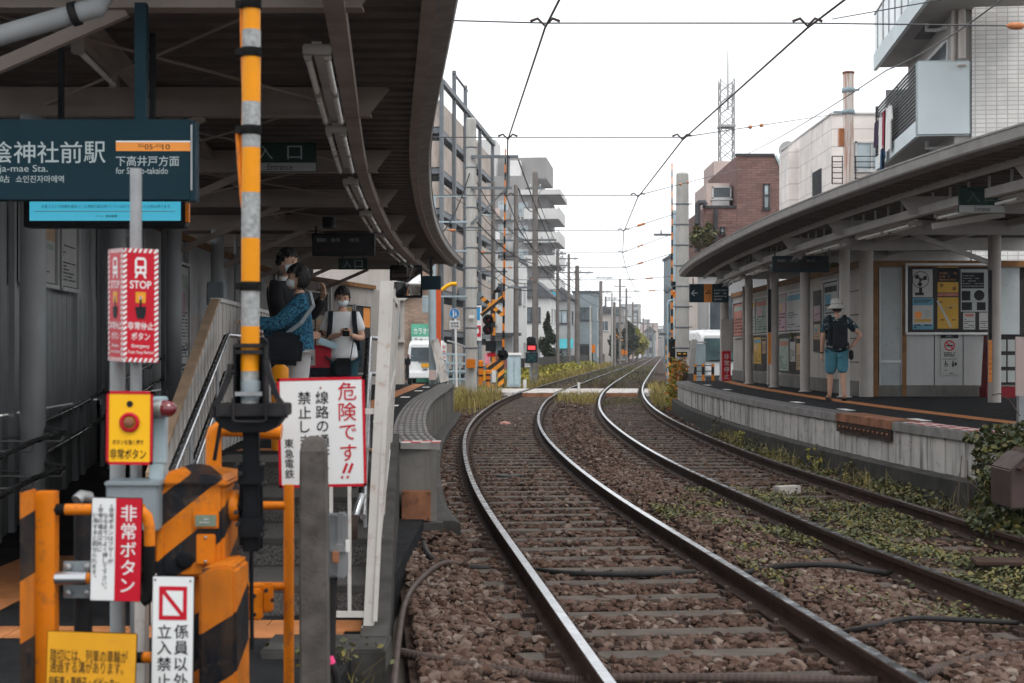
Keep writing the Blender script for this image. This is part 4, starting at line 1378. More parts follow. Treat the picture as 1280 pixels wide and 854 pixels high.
m = MB(); hang(m, x0 + .15, x1 - .15, 30.12, z1, 3.5, K['iron']); m.build('hanger', K['iron'], t)
t = thing('signal_screen', 'small dark blank screen hanging right of the driver mirror', 'screen', P(539, 361, 31))
x0, z1 = XZ(526, 345, 31); x1, z0 = XZ(551, 362, 31)
MB().box(x0, 31, z0, x1, 31.15, z1).build('case', K['teal'], t, bevel=.01)
MB().box((x0 + x1) / 2 - .03, 31.05, z1, (x0 + x1) / 2 + .03, 31.11, 3.58).build('hanger', K['iron'], t)
# ------------------------------------------------------------------ right shelter
def rx(y): return 6.52 - (y - 27) * .004
rs = thing('station_shelter', 'cream panelled shelter wall with brown top beam on the right platform', 'shelter', (6.6, 30, PZ))
m = MB()
m.box(6.5, 26.7, PZ, 6.62, 42, .95, K['conc'])
m.box(6.75, 26.5, PZ, 10.4, 26.65, .88, K['conc'])
m.build('concrete_base', K['conc'], rs)
m = MB()
for y in np.arange(26.7, 42, .45): m.box(6.53, y, .95, 6.58, y + .435, 3.08)
for z in (1.3, 1.75, 2.2, 2.65): m.box(6.52, 26.7, z, 6.53, 28.3, z + .015, K['conc_dark'])
m.build('wall_panel', K['wall_cream'], rs)
m = MB()
m.box(6.46, 26.6, 3.08, 6.66, 42, 3.2); m.box(6.461, 26.45, 3.081, 10.4, 26.6, 3.199)
m.build('top_beam', K['wood_beam'], rs)
m = MB()
Yb = 26.55
for (a_, b2) in ((1090, 1097), (1127, 1132)):
 x0, _ = XZ(a_, 0, Yb); x1, _ = XZ(b2, 0, Yb); m.box(x0, Yb - .06, PZ, x1, Yb + .05, 3.08, K['wood_beam'])
m.build('timber_post', K['wood_beam'], rs)
for (a_, b2) in ((1131, 1167), (1167.6, 1203), (1203.6, 1243)):
 x0, z1 = XZ(a_, 417, Yb); x1, z0 = XZ(b2, 483, Yb)
 MB().box(x0 + .005, Yb - .03, z0, x1 - .005, Yb, z1).build('lower_panel', K['white_panel'] if 'white_panel' in K else K['frost'], rs)
x0, z1 = XZ(1100, 330, Yb); x1, z0 = XZ(1126, 482, Yb); _, zm = XZ(0, 452, Yb)
m = MB(); m.box(x0, Yb - .02, z0, x1, Yb, z1); m.build('frosted_window', K['frost'], rs)
m = MB(); m.box(x0, Yb - .04, zm - .02, x1, Yb - .021, zm + .02); m.box(x0 - .02, Yb - .04, z0, x0, Yb, z1); m.box(x1, Yb - .04, z0, x1 + .02, Yb, z1); m.build('window_frame', K['alu'], rs)
x0, z1 = XZ(1250, 327, Yb); x1, z0 = XZ(1274, 418, Yb)
m = MB(); m.box(x0, Yb - .02, z0, x1, Yb, z1); m.build('frosted_window', K['frost'], rs)
m = MB(); m.box(6.66, 26.6, .88, 10.4, 26.64, 3.08, K['board']); m.build('dark_backing', K['board'], rs)
# the big poster case facing the camera
k = Yb / F
x0, z1 = XZ(1131, 331, Yb); x1, z0 = XZ(1239, 417, Yb)
t = thing('poster_case', 'wide dark poster case with fan poster on the right shelter', 'poster case', ((x0 + x1) / 2, Yb, z0))
yf = Yb - .09
MB().box(x0, yf, z0, x1, Yb - .035, z1).build('back_panel', K['board'], t)
m = MB()
for (a_, c_) in (((x0, z0), (x1, z0)), ((x0, z1), (x1, z1))): m.bar((a_[0] - .02, yf - .01, a_[1]), (c_[0] + .02, yf - .01, c_[1]), .05, .04)
for (a_, c_) in (((x0, z0), (x0, z1)), ((x1, z0), (x1, z1))): m.bar((a_[0], yf - .01, a_[1]), (c_[0], yf - .01, c_[1]), .04, .05, up=(0, 1, 0))
m.build('frame', K['alu'], t)
def poster(px0, py0, px1, py1, pm, deco):
 m = MB(); s = Sheet(m, (0, yf - .002, CH), lift=.0012)
 rc(s, px0, py0, px1, py1, K[pm])
 deco(s)
 m.build('poster', K[pm], t)
def d_fan(s):
 c_ = q(1149, 350); r = 10.5 * k
 s.ring(c_[0], c_[1], r * .92, r, K['ink'], 2)
 s.disc(c_[0], c_[1], r * .2, K['ink'], 3)
 for a_ in (.5, 2.6, 4.7):
  s.poly([(c_[0] + r * .15 * math.cos(a_ - .8), c_[1] + r * .15 * math.sin(a_ - .8)), (c_[0] + r * .75 * math.cos(a_ - .55), c_[1] + r * .75 * math.sin(a_ - .55)), (c_[0] + r * .85 * math.cos(a_), c_[1] + r * .85 * math.sin(a_)), (c_[0] + r * .6 * math.cos(a_ + .4), c_[1] + r * .6 * math.sin(a_ + .4))], K['ink'], 2)
 rc(s, 1147, 360, 1151, 367, K['ink'], 2); rc(s, 1142, 366, 1153, 369.5, K['ink'], 2)
def d_blue(s):
 rc(s, 1139, 382, 1164, 406, K['paper'], 2)
 s.scribble(*q(1141, 379), *q(1162, 374.5), 2, K['ink'], 3)
 c_ = q(1146, 394); s.disc(c_[0], c_[1], 4.6 * k, K['sgorange'], 3); rc(s, 1154, 388, 1161, 397, K['grey_txt'], 3)
 rc(s, 1141, 399, 1162, 402.5, K['paper_yel'], 3); s.scribble(*q(1141, 411), *q(1162, 405), 2, K['teal'], 3)
def d_yel(s):
 s.line(*q(1170, 376), *q(1187, 409), 2.6 * k, K['paper'], 2); s.line(*q(1172, 390), *q(1194, 380), 1.0 * k, K['paper_tan'], 2)
 for (a_, b2) in ((1174, 378), (1186, 385), (1176, 400), (1190, 400)): rc(s, a_ - 2, b2 - 1, a_ + 2.4, b2 + 1, K['wood_beam'], 3)
def d_yel2(s):
 rc(s, 1170, 335, 1196, 353, K['ink'], 2); s.scribble(*q(1172, 352), *q(1194, 340), 3, K['wood_beam'], 3)
 s.disc(*q(1175, 357), 2.4 * k, K['wood_beam'], 3); s.disc(*q(1191, 361), 2.6 * k, K['wood_beam'], 3); rc(s, 1170, 367, 1196, 370.5, K['paper_red'], 3)
def d_map(s):
 rc(s, 1200, 341, 1228, 361, K['ink'], 2); rc(s, 1200, 364, 1211, 376, K['ink'], 2); s.disc(*q(1222, 369.5), 6.6 * k, K['ink'], 2)
 rc(s, 1200, 378, 1213, 388, K['ink'], 2); rc(s, 1219, 378, 1230, 388, K['ink'], 2)
 s.scribble(*q(1201, 359), *q(1227, 343), 5, K['grey_txt'], 3, None, .2)
def d_note(a_, b2, c_, d_, red):
 def f(s):
  if red: rc(s, a_ + 2, b2 + 1.5, c_ - 2, b2 + 5, K['paper_red'], 2)
  s.scribble(*q(a_ + 1.5, d_ - 1.5), *q(c_ - 1.5, b2 + 7), 5, K['ink'], 2, None, .35)
 return f
poster(1139, 337, 1164, 372, 'paper', d_fan)
poster(1139, 373, 1165, 412, 'paper_blue', d_blue)
poster(1170, 334, 1196, 366, 'paper_yel', d_yel2)
poster(1170, 372, 1196, 411, 'paper_yel', d_yel)
poster(1199, 337, 1237, 390, 'grey_txt', d_map)
poster(1202, 391, 1217, 412, 'paper', d_note(1202, 391, 1217, 412, True))
poster(1222, 391, 1237, 412, 'paper', d_note(1222, 391, 1237, 412, False))
# no-smoking notice on the lower panel
x0, z1 = XZ(1175, 418, Yb); x1, z0 = XZ(1197, 469, Yb)
t = thing('no_smoking_notice', 'white no-smoking notice with wheelchair and pram symbols below the poster case', 'notice', ((x0 + x1) / 2, Yb, z0))
MB().box(x0, Yb - .045, z0, x1, Yb - .034, z1).build('board', K['paper'], t)
m = MB(); s = Sheet(m, (0, Yb - .046, CH), lift=.0012)
rc(s, 1175, 418, 1197, 423, K['ink']); tx(s, 'お願い', 1181, 419.2, 1191, 422, K['grey_txt'], 0, 2)
c_ = q(1186, 432); s.ring(c_[0], c_[1], 5.2 * k, 6.6 * k, K['red'], 2)
rc(s, 1182, 431.3, 1190, 433, K['ink'], 2); s.line(*q(1181.8, 427.8), *q(1190.2, 436.2), 1.3 * k, K['red'], 3); s.line(*q(1189, 429), *q(1186, 427), .5 * k, K['ink'], 2)
s.scribble(*q(1179, 446), *q(1193, 440), 3, K['ink'], 2)
rc(s, 1177, 448.6, 1195, 449.2, K['ink'], 2)
s.ring(*q(1181.5, 456.5), 1.6 * k, 2.2 * k, K['ink'], 2, 14); s.disc(*q(1181, 451.6), .8 * k, K['ink'], 2, 10); rc(s, 1180.6, 452.4, 1181.6, 456, K['ink'], 2); rc(s, 1181, 455, 1184, 456, K['ink'], 2)
s.disc(*q(1190.4, 451.6), .8 * k, K['ink'], 2, 10); s.poly([q(1189.6, 452.6), q(1188.8, 458.4), q(1191.4, 458.4), q(1191.2, 452.6)], K['ink'], 2); s.poly([q(1192, 457), q(1192.4, 453), q(1195.4, 453.6), q(1194.6, 457)], K['ink'], 2)
s.scribble(*q(1178, 463.5), *q(1194, 460.5), 2, K['ink'], 2); s.scribble(*q(1182, 467.5), *q(1190, 465.8), 1, K['ink'], 2)
m.build('print', K['ink'], t)
# leaning red-edged rack and leaflets behind the single column, sticker strips on that column
t = thing('leaflet_rack', 'dark leaflet rack with red base behind the lone cream column', 'rack', P(1255, 499, 25.6))
yr = 25.6
x0, z0 = XZ(1233, 499, yr); x1, z1 = XZ(1270, 486, yr)
MB().box(x0, yr, PZ + .003, x1, yr + .4, z1 + .03).build('base', K['red_shaded'], t, bevel=.01)
a_, b2 = P(1240, 419, yr), P(1234, 486, yr)
m = MB(); m.prism([b2, b2 + Vector((.12, 0, 0)), a_ + Vector((.08, .1, 0)), a_ + Vector((0, .1, 0))], (0, .35, 0)); m.build('side_panel', K['red_shaded'], t)
x0, z1 = XZ(1249, 424, yr); x1, z0 = XZ(1271, 485, yr)
MB().box(x0, yr + .12, z0 + .05, x1, yr + .3, z1).build('body', K['board'], t)
m = MB()
for i in range(3):
 for j in range(2):
  m.box(x0 + .03 + j * .16, yr + .1, z0 + .1 + i * .28, x0 + .16 + j * .16, yr + .118, z0 + .31 + i * .28)
o = m.build('leaflet', K['grey_txt'], t)
t = thing('column_sticker', 'orange and black notice strip wrapped up the lone cream column', 'sticker', P(1238, 478, 23.37))
k = 23.37 / F
m = MB()
x0, z1 = XZ(1236.2, 338, 23.37); x1, z0 = XZ(1240, 478, 23.37)
_, za = XZ(0, 425, 23.37)
m.box(x0, 23.38, za, x1, 23.40, z1, K['ink']); m.box(x0, 23.38, z0, x1, 23.40, za - .004, K['sgorange'])
s = Sheet(m, (0, 23.379, CH)); s.vtext('かけこみ乗車禁止', (x0 + x1) / 2, za - CH - .02, .04, (za - z0) / 8.4, K['red'])
m.build('strip', K['ink'], t)
# notices along the long right wall
def rwall(d): return lambda y: 6.50 - d
RW = 'notices on the right shelter wall'
notice('pale poster with landscape photo behind the man in the bucket hat', rwall(.02), 28.2, 29.6, 2.0, 2.95, [(.05, .05, .95, .95, 'grey_txt', 5)], True, RW)
notice('narrow mauve and orange leaflets left of the man in the bucket hat', rwall(.02), 29.8, 30.6, 1.5, 2.8, [(.1, .5, .9, .75, 'paper_pur', 4), (.1, .2, .9, .45, 'paper_tan', 4)], False, RW)
notice('large framed upper notices in pale green and mauve, middle bay of right wall', rwall(.02), 31.7, 34.6, 1.95, 2.9, [(.36, .05, .97, .97, 'paper', 7), (.03, .05, .33, .97, 'paper_pur', 5)], True, RW)
notice('lower pinned leaflets and map, middle bay of the right wall', rwall(.02), 31.7, 34.6, 1.0, 1.9, [(.05, .05, .45, .9, 'paper_grn', 8), (.5, .3, .72, .95, 'paper', 6), (.76, .1, .95, .95, 'paper_tan', 8)], False, RW)
notice('large framed upper notices in dull green, far bay of right wall', rwall(.02), 36.0, 39.0, 1.95, 2.9, [(.40, .05, .97, .97, 'paper_grn', 6), (.03, .05, .36, .97, 'paper', 5)], True, RW)
notice('lower yellow map poster, far bay of the right wall', rwall(.02), 36.0, 39.0, 1.0, 1.9, [(.3, .2, .68, .97, 'paper_yel', 5), (.05, .03, .27, .5, 'paper', 4), (.72, .5, .9, .95, 'paper_tan', 4)], False, RW)
notice('reddish tall poster on the farthest bay of the right wall', rwall(.02), 39.8, 41.6, 1.9, 2.9, [(.05, .05, .95, .95, 'paper_red', 5)], True, RW)
m = MB()
for y in (31.3, 31.5, 35.0, 35.6, 39.4): m.tube([(6.42, y, PZ), (6.42, y, 3.3)], .04, 10)
m.build('drain_pipe', K['col_cream'], rs)
# narrow vertical banner on a far column
t = thing('column_banner', 'narrow dark and orange banner on a right platform column', 'banner', (6.0, 33.2, 1.2))
m = MB(); m.box(5.955, 33.09, 1.95, 6.03, 33.1, 2.95, K['ink']); m.box(5.955, 33.09, 1.2, 6.03, 33.1, 1.94, K['sgorange']); m.build('strip', K['ink'], t)
# hanging direction sign, grey box, red strip at the far end of the right platform
Y0 = 38.6
k = Y0 / F
x0, z1 = XZ(862, 355, Y0); x1, z0 = XZ(911, 378, Y0)
t = thing('direction_sign', 'dark direction sign with white arrow and orange block at far right platform', 'sign', ((x0 + x1) / 2, Y0, z0))
MB().box(x0, Y0, z0, x1, Y0 + .1, z1).build('panel', K['teal'], t, bevel=.005)
m = MB(); s = Sheet(m, (0, Y0 - .002, CH), lift=.002)
rc(s, 880, 355, 890, 378, K['sgorange'])
for (a_, b2, c_, d_) in ((864.5, 366.5, 872, 366.5), (864.5, 366.5, 868, 363), (864.5, 366.5, 868, 370)): s.line(*q(a_, b2), *q(c_, d_), .9 * k, K['white_sign'], 2)
s.scribble(*q(882, 368), *q(888.5, 362), 2, K['ink'], 2); s.scribble(*q(892.5, 376), *q(909, 357), 5, K['signtext'], 2, None, .45)
m.build('lettering', K['signtext'], t)
m = MB(); hang(m, x0 + .1, x1 - .1, Y0 + .05, z1, 3.5, K['iron']); m.build('hanger', K['iron'], t)
t = thing('control_box', 'pale grey control box on the farthest right platform column', 'control box', P(907, 440, 39.5))
x0, z1 = XZ(900, 399, 39.5); x1, z0 = XZ(915, 440, 39.5)
MB().box(x0, 39.3, z0, x1, 39.5, z1).build('box', K['col_cream'], t, bevel=.01)
MB().box(x0 + .03, 39.28, z0 + .03, x1 - .03, 39.298, z1 - .03).build('door', K['col_cream'], t)
t = thing('stop_button_strip', 'red and white emergency stop strip low on a far right column', 'sign', P(907, 475, 39.4))
x0, z1 = XZ(902, 439, 39.4); x1, z0 = XZ(912.5, 476, 39.4)
m = MB(); m.box(x0, 39.25, z0, x1, 39.42, z1, K['red'])
s = Sheet(m, (x0, 39.249, z0), lift=.002); s.vtext('非常停止', (x1 - x0) / 2, z1 - z0 - .06, .15, .18, K['white_sign']); m.build('strip', K['red'], t)
m = MB(); xq2 = (x0 + x1) / 2
m.tube([(xq2, 39.65, PZ), (xq2, 39.65, 3.4)], .12, 16); m.build('column', K['col_cream'], canR)
# ------------------------------------------------------------------ level crossing gate and signs in front of the left platform
GS = mat_stripe('orange_black_hazard_paint', (0.57, 0.16, 0.008), (0.009, 0.011, 0.015), (.80, 0.35, -1.0), .215, .5, wear=.6, phase=-.219)
GS2 = mat_stripe('orange_black_post_paint', (0.54, 0.15, 0.01), (0.009, 0.011, 0.015), (.62, 0.3, -1.0), .40, .5, wear=.6)
GS3 = mat_stripe('orange_black_band_paint', (0.78, 0.27, 0.03), (0.02, 0.02, 0.024), (1.0, 0.2, -.6), .30, .52)
def bx(m, px0, py0, px1, py1, Y, d, mt=None):
 x0, z1 = XZ(px0, py0, Y); x1, z0 = XZ(px1, py1, Y)
 m.box(x0, Y, z0, x1, Y + d, z1, mt)
def part(name, parent, mt, bev, *boxes):
 m = MB()
 for b_ in boxes: bx(m, *b_)
 return m.build(name, mt, parent, bevel=bev)
# raised gate arm
GY = 5.0
ga = thing('raised_barrier', 'raised crossing gate arm banded yellow and silver with orange cord', 'gate arm', P(313, 505, GY))
bands = [(-420, 'yellow'), (-340, 'silver'), (-275, 'yellow'), (-215, 'silver'), (-150, 'yellow'), (-95, 'silver'), (-35, 'yellow'), (38, 'silver'), (68, 'yellow'), (128, 'silver'), (185, 'yellow'), (241, 'silver'), (298, 'yellow'), (364, 'silver'), (408, 'yellow'), (464, 'silver'), (505, None)]
for (a_, mt), (b2, _m) in zip(bands[:-1], bands[1:]):
 xc = 313.5 + (250 - a_) * .004
 m = MB()
 q0, q1 = P(313.5 + (250 - b2) * .004, b2, GY), P(313.5 + (250 - a_) * .004, a_, GY)
 m.tube([q0, q1], .0325 if a_ > 0 else .031, 20, None, cap=(a_ < -400))
 m.build('band', K[mt], ga)
m = MB()
for y in (6, 66, 163, 358):
 c_ = P(313.5, y, GY)
 m.lathe([(.036, -.016), (.038, -.012), (.038, .012), (.036, .016)], c_, 16)
 m.obox(c_ + Vector((-.036, -.012, 0)), (.03, .02, .024)); m.obox(c_ + Vector((.034, -.02, .0)), (.012, .012, .03))
m.build('strap', K['blackmatte'], ga)
m = MB()
m.tube([P(302, 4, GY), P(303, 60, GY), P(305, 120, GY), P(304, 158, GY)], .0075, 6)
m.tube([P(297, 166, GY), P(299, 200, GY), P(303, 250, GY), P(306, 272, GY)], .0085, 6)
m.tube([P(302, 165, GY), P(303, 210, GY), P(306, 262, GY)], .006, 6)
m.build('cord', K['orange'], ga)
# black holder and counterweight carrying it
gh = thing('crossing_arm_holder', 'black iron holder with tray and bolts carrying the raised gate arm', 'gate holder', P(313, 540, GY))
m = MB()
x0, z0 = XZ(294, 505, GY); x1, z1 = XZ(333, 421, GY)
m.prism([(x0 + .0, GY + .04, z0), (x1, GY + .04, z0), (x1 - .003, GY + .04, z1 - .015), (x1 - .02, GY + .04, z1), (x0 + .02, GY + .04, z1), (x0 + .003, GY + .04, z1 - .015)], (0, .018, 0))
m.box(x0, GY - .035, z0, x0 + .008, GY + .045, z1 - .03); m.box(x1 - .008, GY - .035, z0, x1, GY + .045, z1 - .03)
m.build('back_plate', K['black'], gh)
for y in (432, 440, 492):
 m = MB(); c_ = P(313.5, y, GY)
 m.lathe([(.037, -.006), (.039, 0), (.037, .006)], c_, 16)
 m.box(x0 + .008, GY - .046, c_.z - .007, x1 - .008, GY - .036, c_.z + .007); m.build('clamp', K['galv'] if y == 492 else K['iron'], gh)
m = MB(); c_ = P(313.5, 488, GY); m.lathe([(.0335, -.035), (.036, -.03), (.036, .03), (.0335, .035)], c_, 16); m.build('grey_sleeve', K['greybox'], gh)
part('tray', gh, K['iron'], .004, (269, 505, 356, 521, GY - .07, .16))
m = MB()
for (pts) in (((270, 521), (280, 534), (292, 540), (334, 540), (346, 534), (356, 521)),):
 ps = [P(a_, b2, GY) for a_, b2 in pts]; m.prism([p + Vector((0, -.05, 0)) for p in ps], (0, .12, 0))
m.build('bottom_shell', K['black'], gh, bevel=.004)
m = MB()
for (pts) in (((268, 522), (268, 508), (276, 500), (289, 470), (290, 455)), ((358, 522), (357, 508), (349, 498), (338, 468), (335, 450))):
 ps = [P(a_, b2, GY) + Vector((0, -.03, 0)) for a_, b2 in pts]
 for a_, b2 in zip(ps[:-1], ps[1:]): m.bar(a_, b2, .018, .022, up=(0, 1, 0))
m.build('guide_arm', K['iron'], gh)
m = MB()
ps = [P(a_, b2, GY) + Vector((0, -.085, 0)) for a_, b2 in ((297, 497), (297, 523), (300, 526), (334, 526), (338, 523), (338, 497))]
m.tube(ps, .0055, 8); m.build('u_frame', K['iron'], gh)
m = MB(); m.bar(P(277, 523, GY), P(268, 575, GY + .05), .012, .012, up=(0, 1, 0)); m.build('stay', K['iron'], gh)
part('drop_bar', gh, K['black'], .004, (303, 538, 323, 690, GY, .035))
part('clamp_plate', gh, K['black'], .003, (297, 580, 330, 606, GY - .02, .015), (297, 648, 330, 672, GY - .02, .015), (299, 606, 328, 686, GY + .04, .02))
m = MB()
for (a_, b2) in ((298, 580), (329, 580), (301, 592), (331, 604), (298, 655), (329, 668), (300, 684), (328, 690), (332, 660), (296, 640)):
 c_ = P(a_, b2, GY - .02); m.lathe([(.0085, 0), (.0085, .02), (.005, .021), (.005, .04), (0, .04)], c_ + Vector((0, -.001, 0)), 6, axis=(0, -1, 0), smooth=False)
m.build('bolt', K['iron'], gh)
m = MB(); m.tube([P(314, 688, GY), P(315, 812, GY)], .0075, 8); m.build('rod', K['black'], gh)
m = MB(); m.tube([P(286, 633, GY + .05), P(304, 632, GY + .02)], [.03, .018], 14); m.build('shaft', K['black'], gh)
# the gate machine: striped housing with a rounded cap, on a striped pedestal
gm = thing('gate_machine', 'orange and black striped gate machine housing on its pedestal', 'gate machine', P(245, 900, 5.0))
m = MB()
ps = [P(a_, b2, GY - .08) for a_, b2 in ((193, 722), (193, 625), (203, 606), (208, 598), (270, 600), (280, 607), (280, 722))]
m.prism(ps, (0, .30, 0)); m.build('housing', GS, gm, bevel=.012)
m = MB()
ps = [P(a_, b2, GY - .10) for a_, b2 in ((203, 607), (208, 592), (214, 588), (274, 596), (284, 603), (284, 608), (240, 606), (225, 606))]
m.prism(ps, (0, .33, 0)); m.build('lid', GS, gm, bevel=.008)
m = MB(); m.lathe([(.0, 0), (.045, 0), (.055, .015), (.055, .05), (.04, .06)], P(279, 632, GY + .05) + Vector((.0, 0, 0)), 18, axis=(1, 0, 0)); m.build('shaft_cover', K['orange'], gm)
o = part('label_window', gm, K['orange'], .003, (241, 641, 273, 661, GY - .093, .012))
m = MB(); bx(m, 244, 644, 270, 658, GY - .098, .004, K['win_green'] if 'win_green' in K else K['greybox'])
s = Sheet(m, (0, GY - .0985, CH)); kk = (GY - .0985) / F
s.scribble((249 - 640) * kk, -(655 - 438) * kk, (262 - 640) * kk, -(647 - 438) * kk, 2, K['grey_txt'], 2); m.build('window_glass', K['greybox'], o)
o = part('cover_plate', gm, K['orange'], .004, (245, 668, 269, 706, GY - .092, .012))
m = MB()
for y in (672, 702): m.lathe([(.005, 0), (.005, .004), (0, .004)], P(257, y, GY - .092), 8, axis=(0, -1, 0))
m.build('screw', K['galv'], o)
m = MB(); m.lathe([(.03, 0), (.03, .006), (.022, .008), (0, .008)], P(231, 700, GY - .081), 20, axis=(0, -1, 0)); m.build('key_hole', K['black'], gm)
m = MB(); bx(m, 196, 622, 204, 722, GY - .086, .006, GS); m.build('door_edge', GS, gm)
# pedestal: folded striped sheet in front
m = MB()
GP = 4.75
ps = [P(248, 714, GP), P(270, 708, GP), P(286, 706, GP), P(294, 712, GP), P(295, 760, GP), P(296, 905, GP), P(248, 905, GP)]
m.prism(ps, (0, .24, 0)); m.build('pedestal', GS2, gm, bevel=.01)
m = MB()
bx(m, 200, 722, 280, 1000, GY - .02, .22, GS2); m.build('column_base', GS2, gm)
m = MB(); bx(m, 195, 995, 290, 1012, GY - .2, .5, K['conc_dark']); bx(m, 240, 900, 300, 1015, GP - .02, .3, K['conc_dark']); m.build('footing', K['conc_dark'], gm)
# orange pipe frame behind the gate
of = thing('pipe_barrier', 'orange pipe guard frame with hanging stop block before the steps', 'barrier', P(330, 980, 5.6))
m = MB()
m.tube([P(361, 1000, 5.6), P(361, 606, 5.6)], .0205, 14); m.build('post', K['orange'], of)
m = MB(); m.tube([P(361, 632, 5.6), P(280, 632, 5.6)], .0165, 12); m.build('rail', K['orange'], of)
m = MB(); m.tube([P(361, 733, 5.6), P(285, 733, 5.6)], .0165, 12); m.build('rail', K['orange'], of)
m = MB(); m.tube([P(267, 1000, 5.6), P(267, 548, 5.6), P(269, 540, 5.6), P(275, 536, 5.6), P(300, 536, 5.6), P(352, 540, 5.6)], .032, 14); m.build('bent_pipe', K['orange'], of)
o = part('stop_block', of, K['orange'], .008, (309, 738, 327, 776, 5.5, .06), (327, 730, 340, 766, 5.53, .05))
m = MB()
for (a_, b2) in ((318, 745), (318, 768), (333, 738), (341, 750)): m.lathe([(.008, 0), (.008, .015), (0, .015)], P(a_, b2, 5.5), 6, axis=(0, -1, 0), smooth=False)
m.build('bolt', K['iron'], o)
# striped guard fence at far left: angle post, rails, sleeve, plate
gf = thing('guard_fence', 'orange and black striped guard fence with steel sleeve at left', 'fence', P(45, 960, 4.6))
m = MB(); bx(m, 25, 616, 43, 960, 4.55, .012, GS2); bx(m, 43, 615, 68, 960, 4.6, .05, K['orange']); m.box(XZ(25, 0, 4.55)[0], 4.55, XZ(0, 960, 4.55)[1], XZ(25, 0, 4.55)[0] + .01, 4.68, XZ(0, 616, 4.55)[1], GS2)
m.build('post', GS2, gf, bevel=.003)
for (ya, mts) in ((637, [(46, 82, 'blackmatte'), (82, 118, 'orange'), (118, 165, 'orange'), (165, 180, 'orange')]), (723, [(46, 70, 'blackmatte'), (108, 118, 'orange'), (118, 178, 'blackmatte')]), (822, [(46, 180, 'blackmatte'), (178, 190, 'orange')])):
 m = MB()
 for (a_, b2, mt) in mts: m.tube([P(a_, ya, 4.62), P(b2, ya, 4.62)], .0185, 12, K[mt])
 if ya == 723: m.tube([P(70, ya, 4.62), P(109, ya, 4.62)], .0225, 14, K['stainless'])
 m.build('rail', K['orange'], gf)
m = MB(); m.tube([P(165, 637, 4.62), P(176, 638, 4.62), P(184, 646, 4.62), P(187, 660, 4.62), P(187, 682, 4.62)], .0185, 12, K['orange']); m.tube([P(187, 682, 4.62), P(187, 735, 4.62), P(184, 748, 4.62), P(178, 752, 4.62)], .0188, 12, K['blackmatte']); m.build('bent_end', K['orange'], gf)
o = part('bracket_plate', gf, K['greybox'], .002, (79, 702, 128, 748, 4.66, .012))
m = MB()
for a_ in (86, 110):
 for b2 in (708, 741): m.lathe([(.012, 0), (.012, .012), (0, .016)], P(a_, b2, 4.655), 8, axis=(0, -1, 0), smooth=False)
m.build('bolt', K['galv'], o)
m = MB(); m.tube([P(104, 950, 4.75), P(104, 622, 4.75)], .03, 14, K['iron']); m.tube([P(96, 626, 4.7), P(102, 620, 4.72), P(112, 622, 4.75)], .02, 10, K['galv']); m.build('support_post', K['iron'], gf)
m = MB(); bx(m, 168, 752, 181, 900, 4.9, .06, K['conc_lite']); m.build('stub_post', K['conc_lite'], gf)
def board(name, label, cat, px0, py0, px1, py1, Y, mt, tilt=0.0, thick=.006, bev=.004, back=None, group=None):
 """flat printed board facing the road; returns thing, sheet builder in photo pixels"""
 t = thing(name, label, cat, P((px0 + px1) / 2, py1, Y), group)
 c_ = P((px0 + px1) / 2, (py0 + py1) / 2, Y)
 k_ = Y / F
 w, h = (px1 - px0) * k_, (py1 - py0) * k_
 rot = Matrix.Rotation(tilt, 3, 'Y')
 m = MB(); m.obox(c_ + Vector((0, thick / 2, 0)), (w, thick, h), rot, mt); m.build('board', mt, t, bevel=bev if bev else 0)
 m = MB()
 U, V = rot @ Vector((1, 0, 0)), rot @ Vector((0, 0, 1))
 s = Sheet(m, c_ + Vector((0, -.0006, 0)), U, V)
 s.k = k_; s.cx, s.cy = (px0 + px1) / 2, (py0 + py1) / 2
 return t, m, s
def uv(s, px, py): return ((px - s.cx) * s.k, -(py - s.cy) * s.k)
def R_(s, a_, b2, c_, d_, mt, l=1): s.rect(*uv(s, a_, d_), *uv(s, c_, b2), mt, l)
def T_(s, t_, a_, b2, c_, d_, mt, bold=0.0, l=2): s.text(t_, *uv(s, a_, d_), *uv(s, c_, b2), mt, l, bold)
def VT(s, t_, px, pytop, size, pitch, mt, bold=0.0, l=2):
 u, v = uv(s, px, pytop); s.vtext(t_, u, v, size * s.k, pitch * s.k, mt, l, bold)
# white and red emergency button board
t, m, s = board('emergency_notice', 'white and red board explaining the emergency button', 'sign', 113, 622, 177, 752, 4.5, K['white_sign'], R(1.2))
R_(s, 144, 622.8, 176.4, 751.2, K['red'])
VT(s, '非常ボタン', 160.5, 630, 19.5, 22.6, K['white_sign'], .008)
for (px, y0_, tx_) in ((138.5, 629, '非常ボタンはブザーが'), (131.5, 636, 'なるまでつよく押して下さい。'), (125, 629, '非常の場合以外に'), (118.5, 636, '使用すると罰せられます。')):
 if y0_ == 629:
  s.disc(*uv(s, px, 632), 1.1 * s.k, K['ink'], 2, 8)
 VT(s, tx_, px, y0_ + 5, 6.3, 7.1, K['ink'], .008)
m.build('lettering', K['ink'], t)
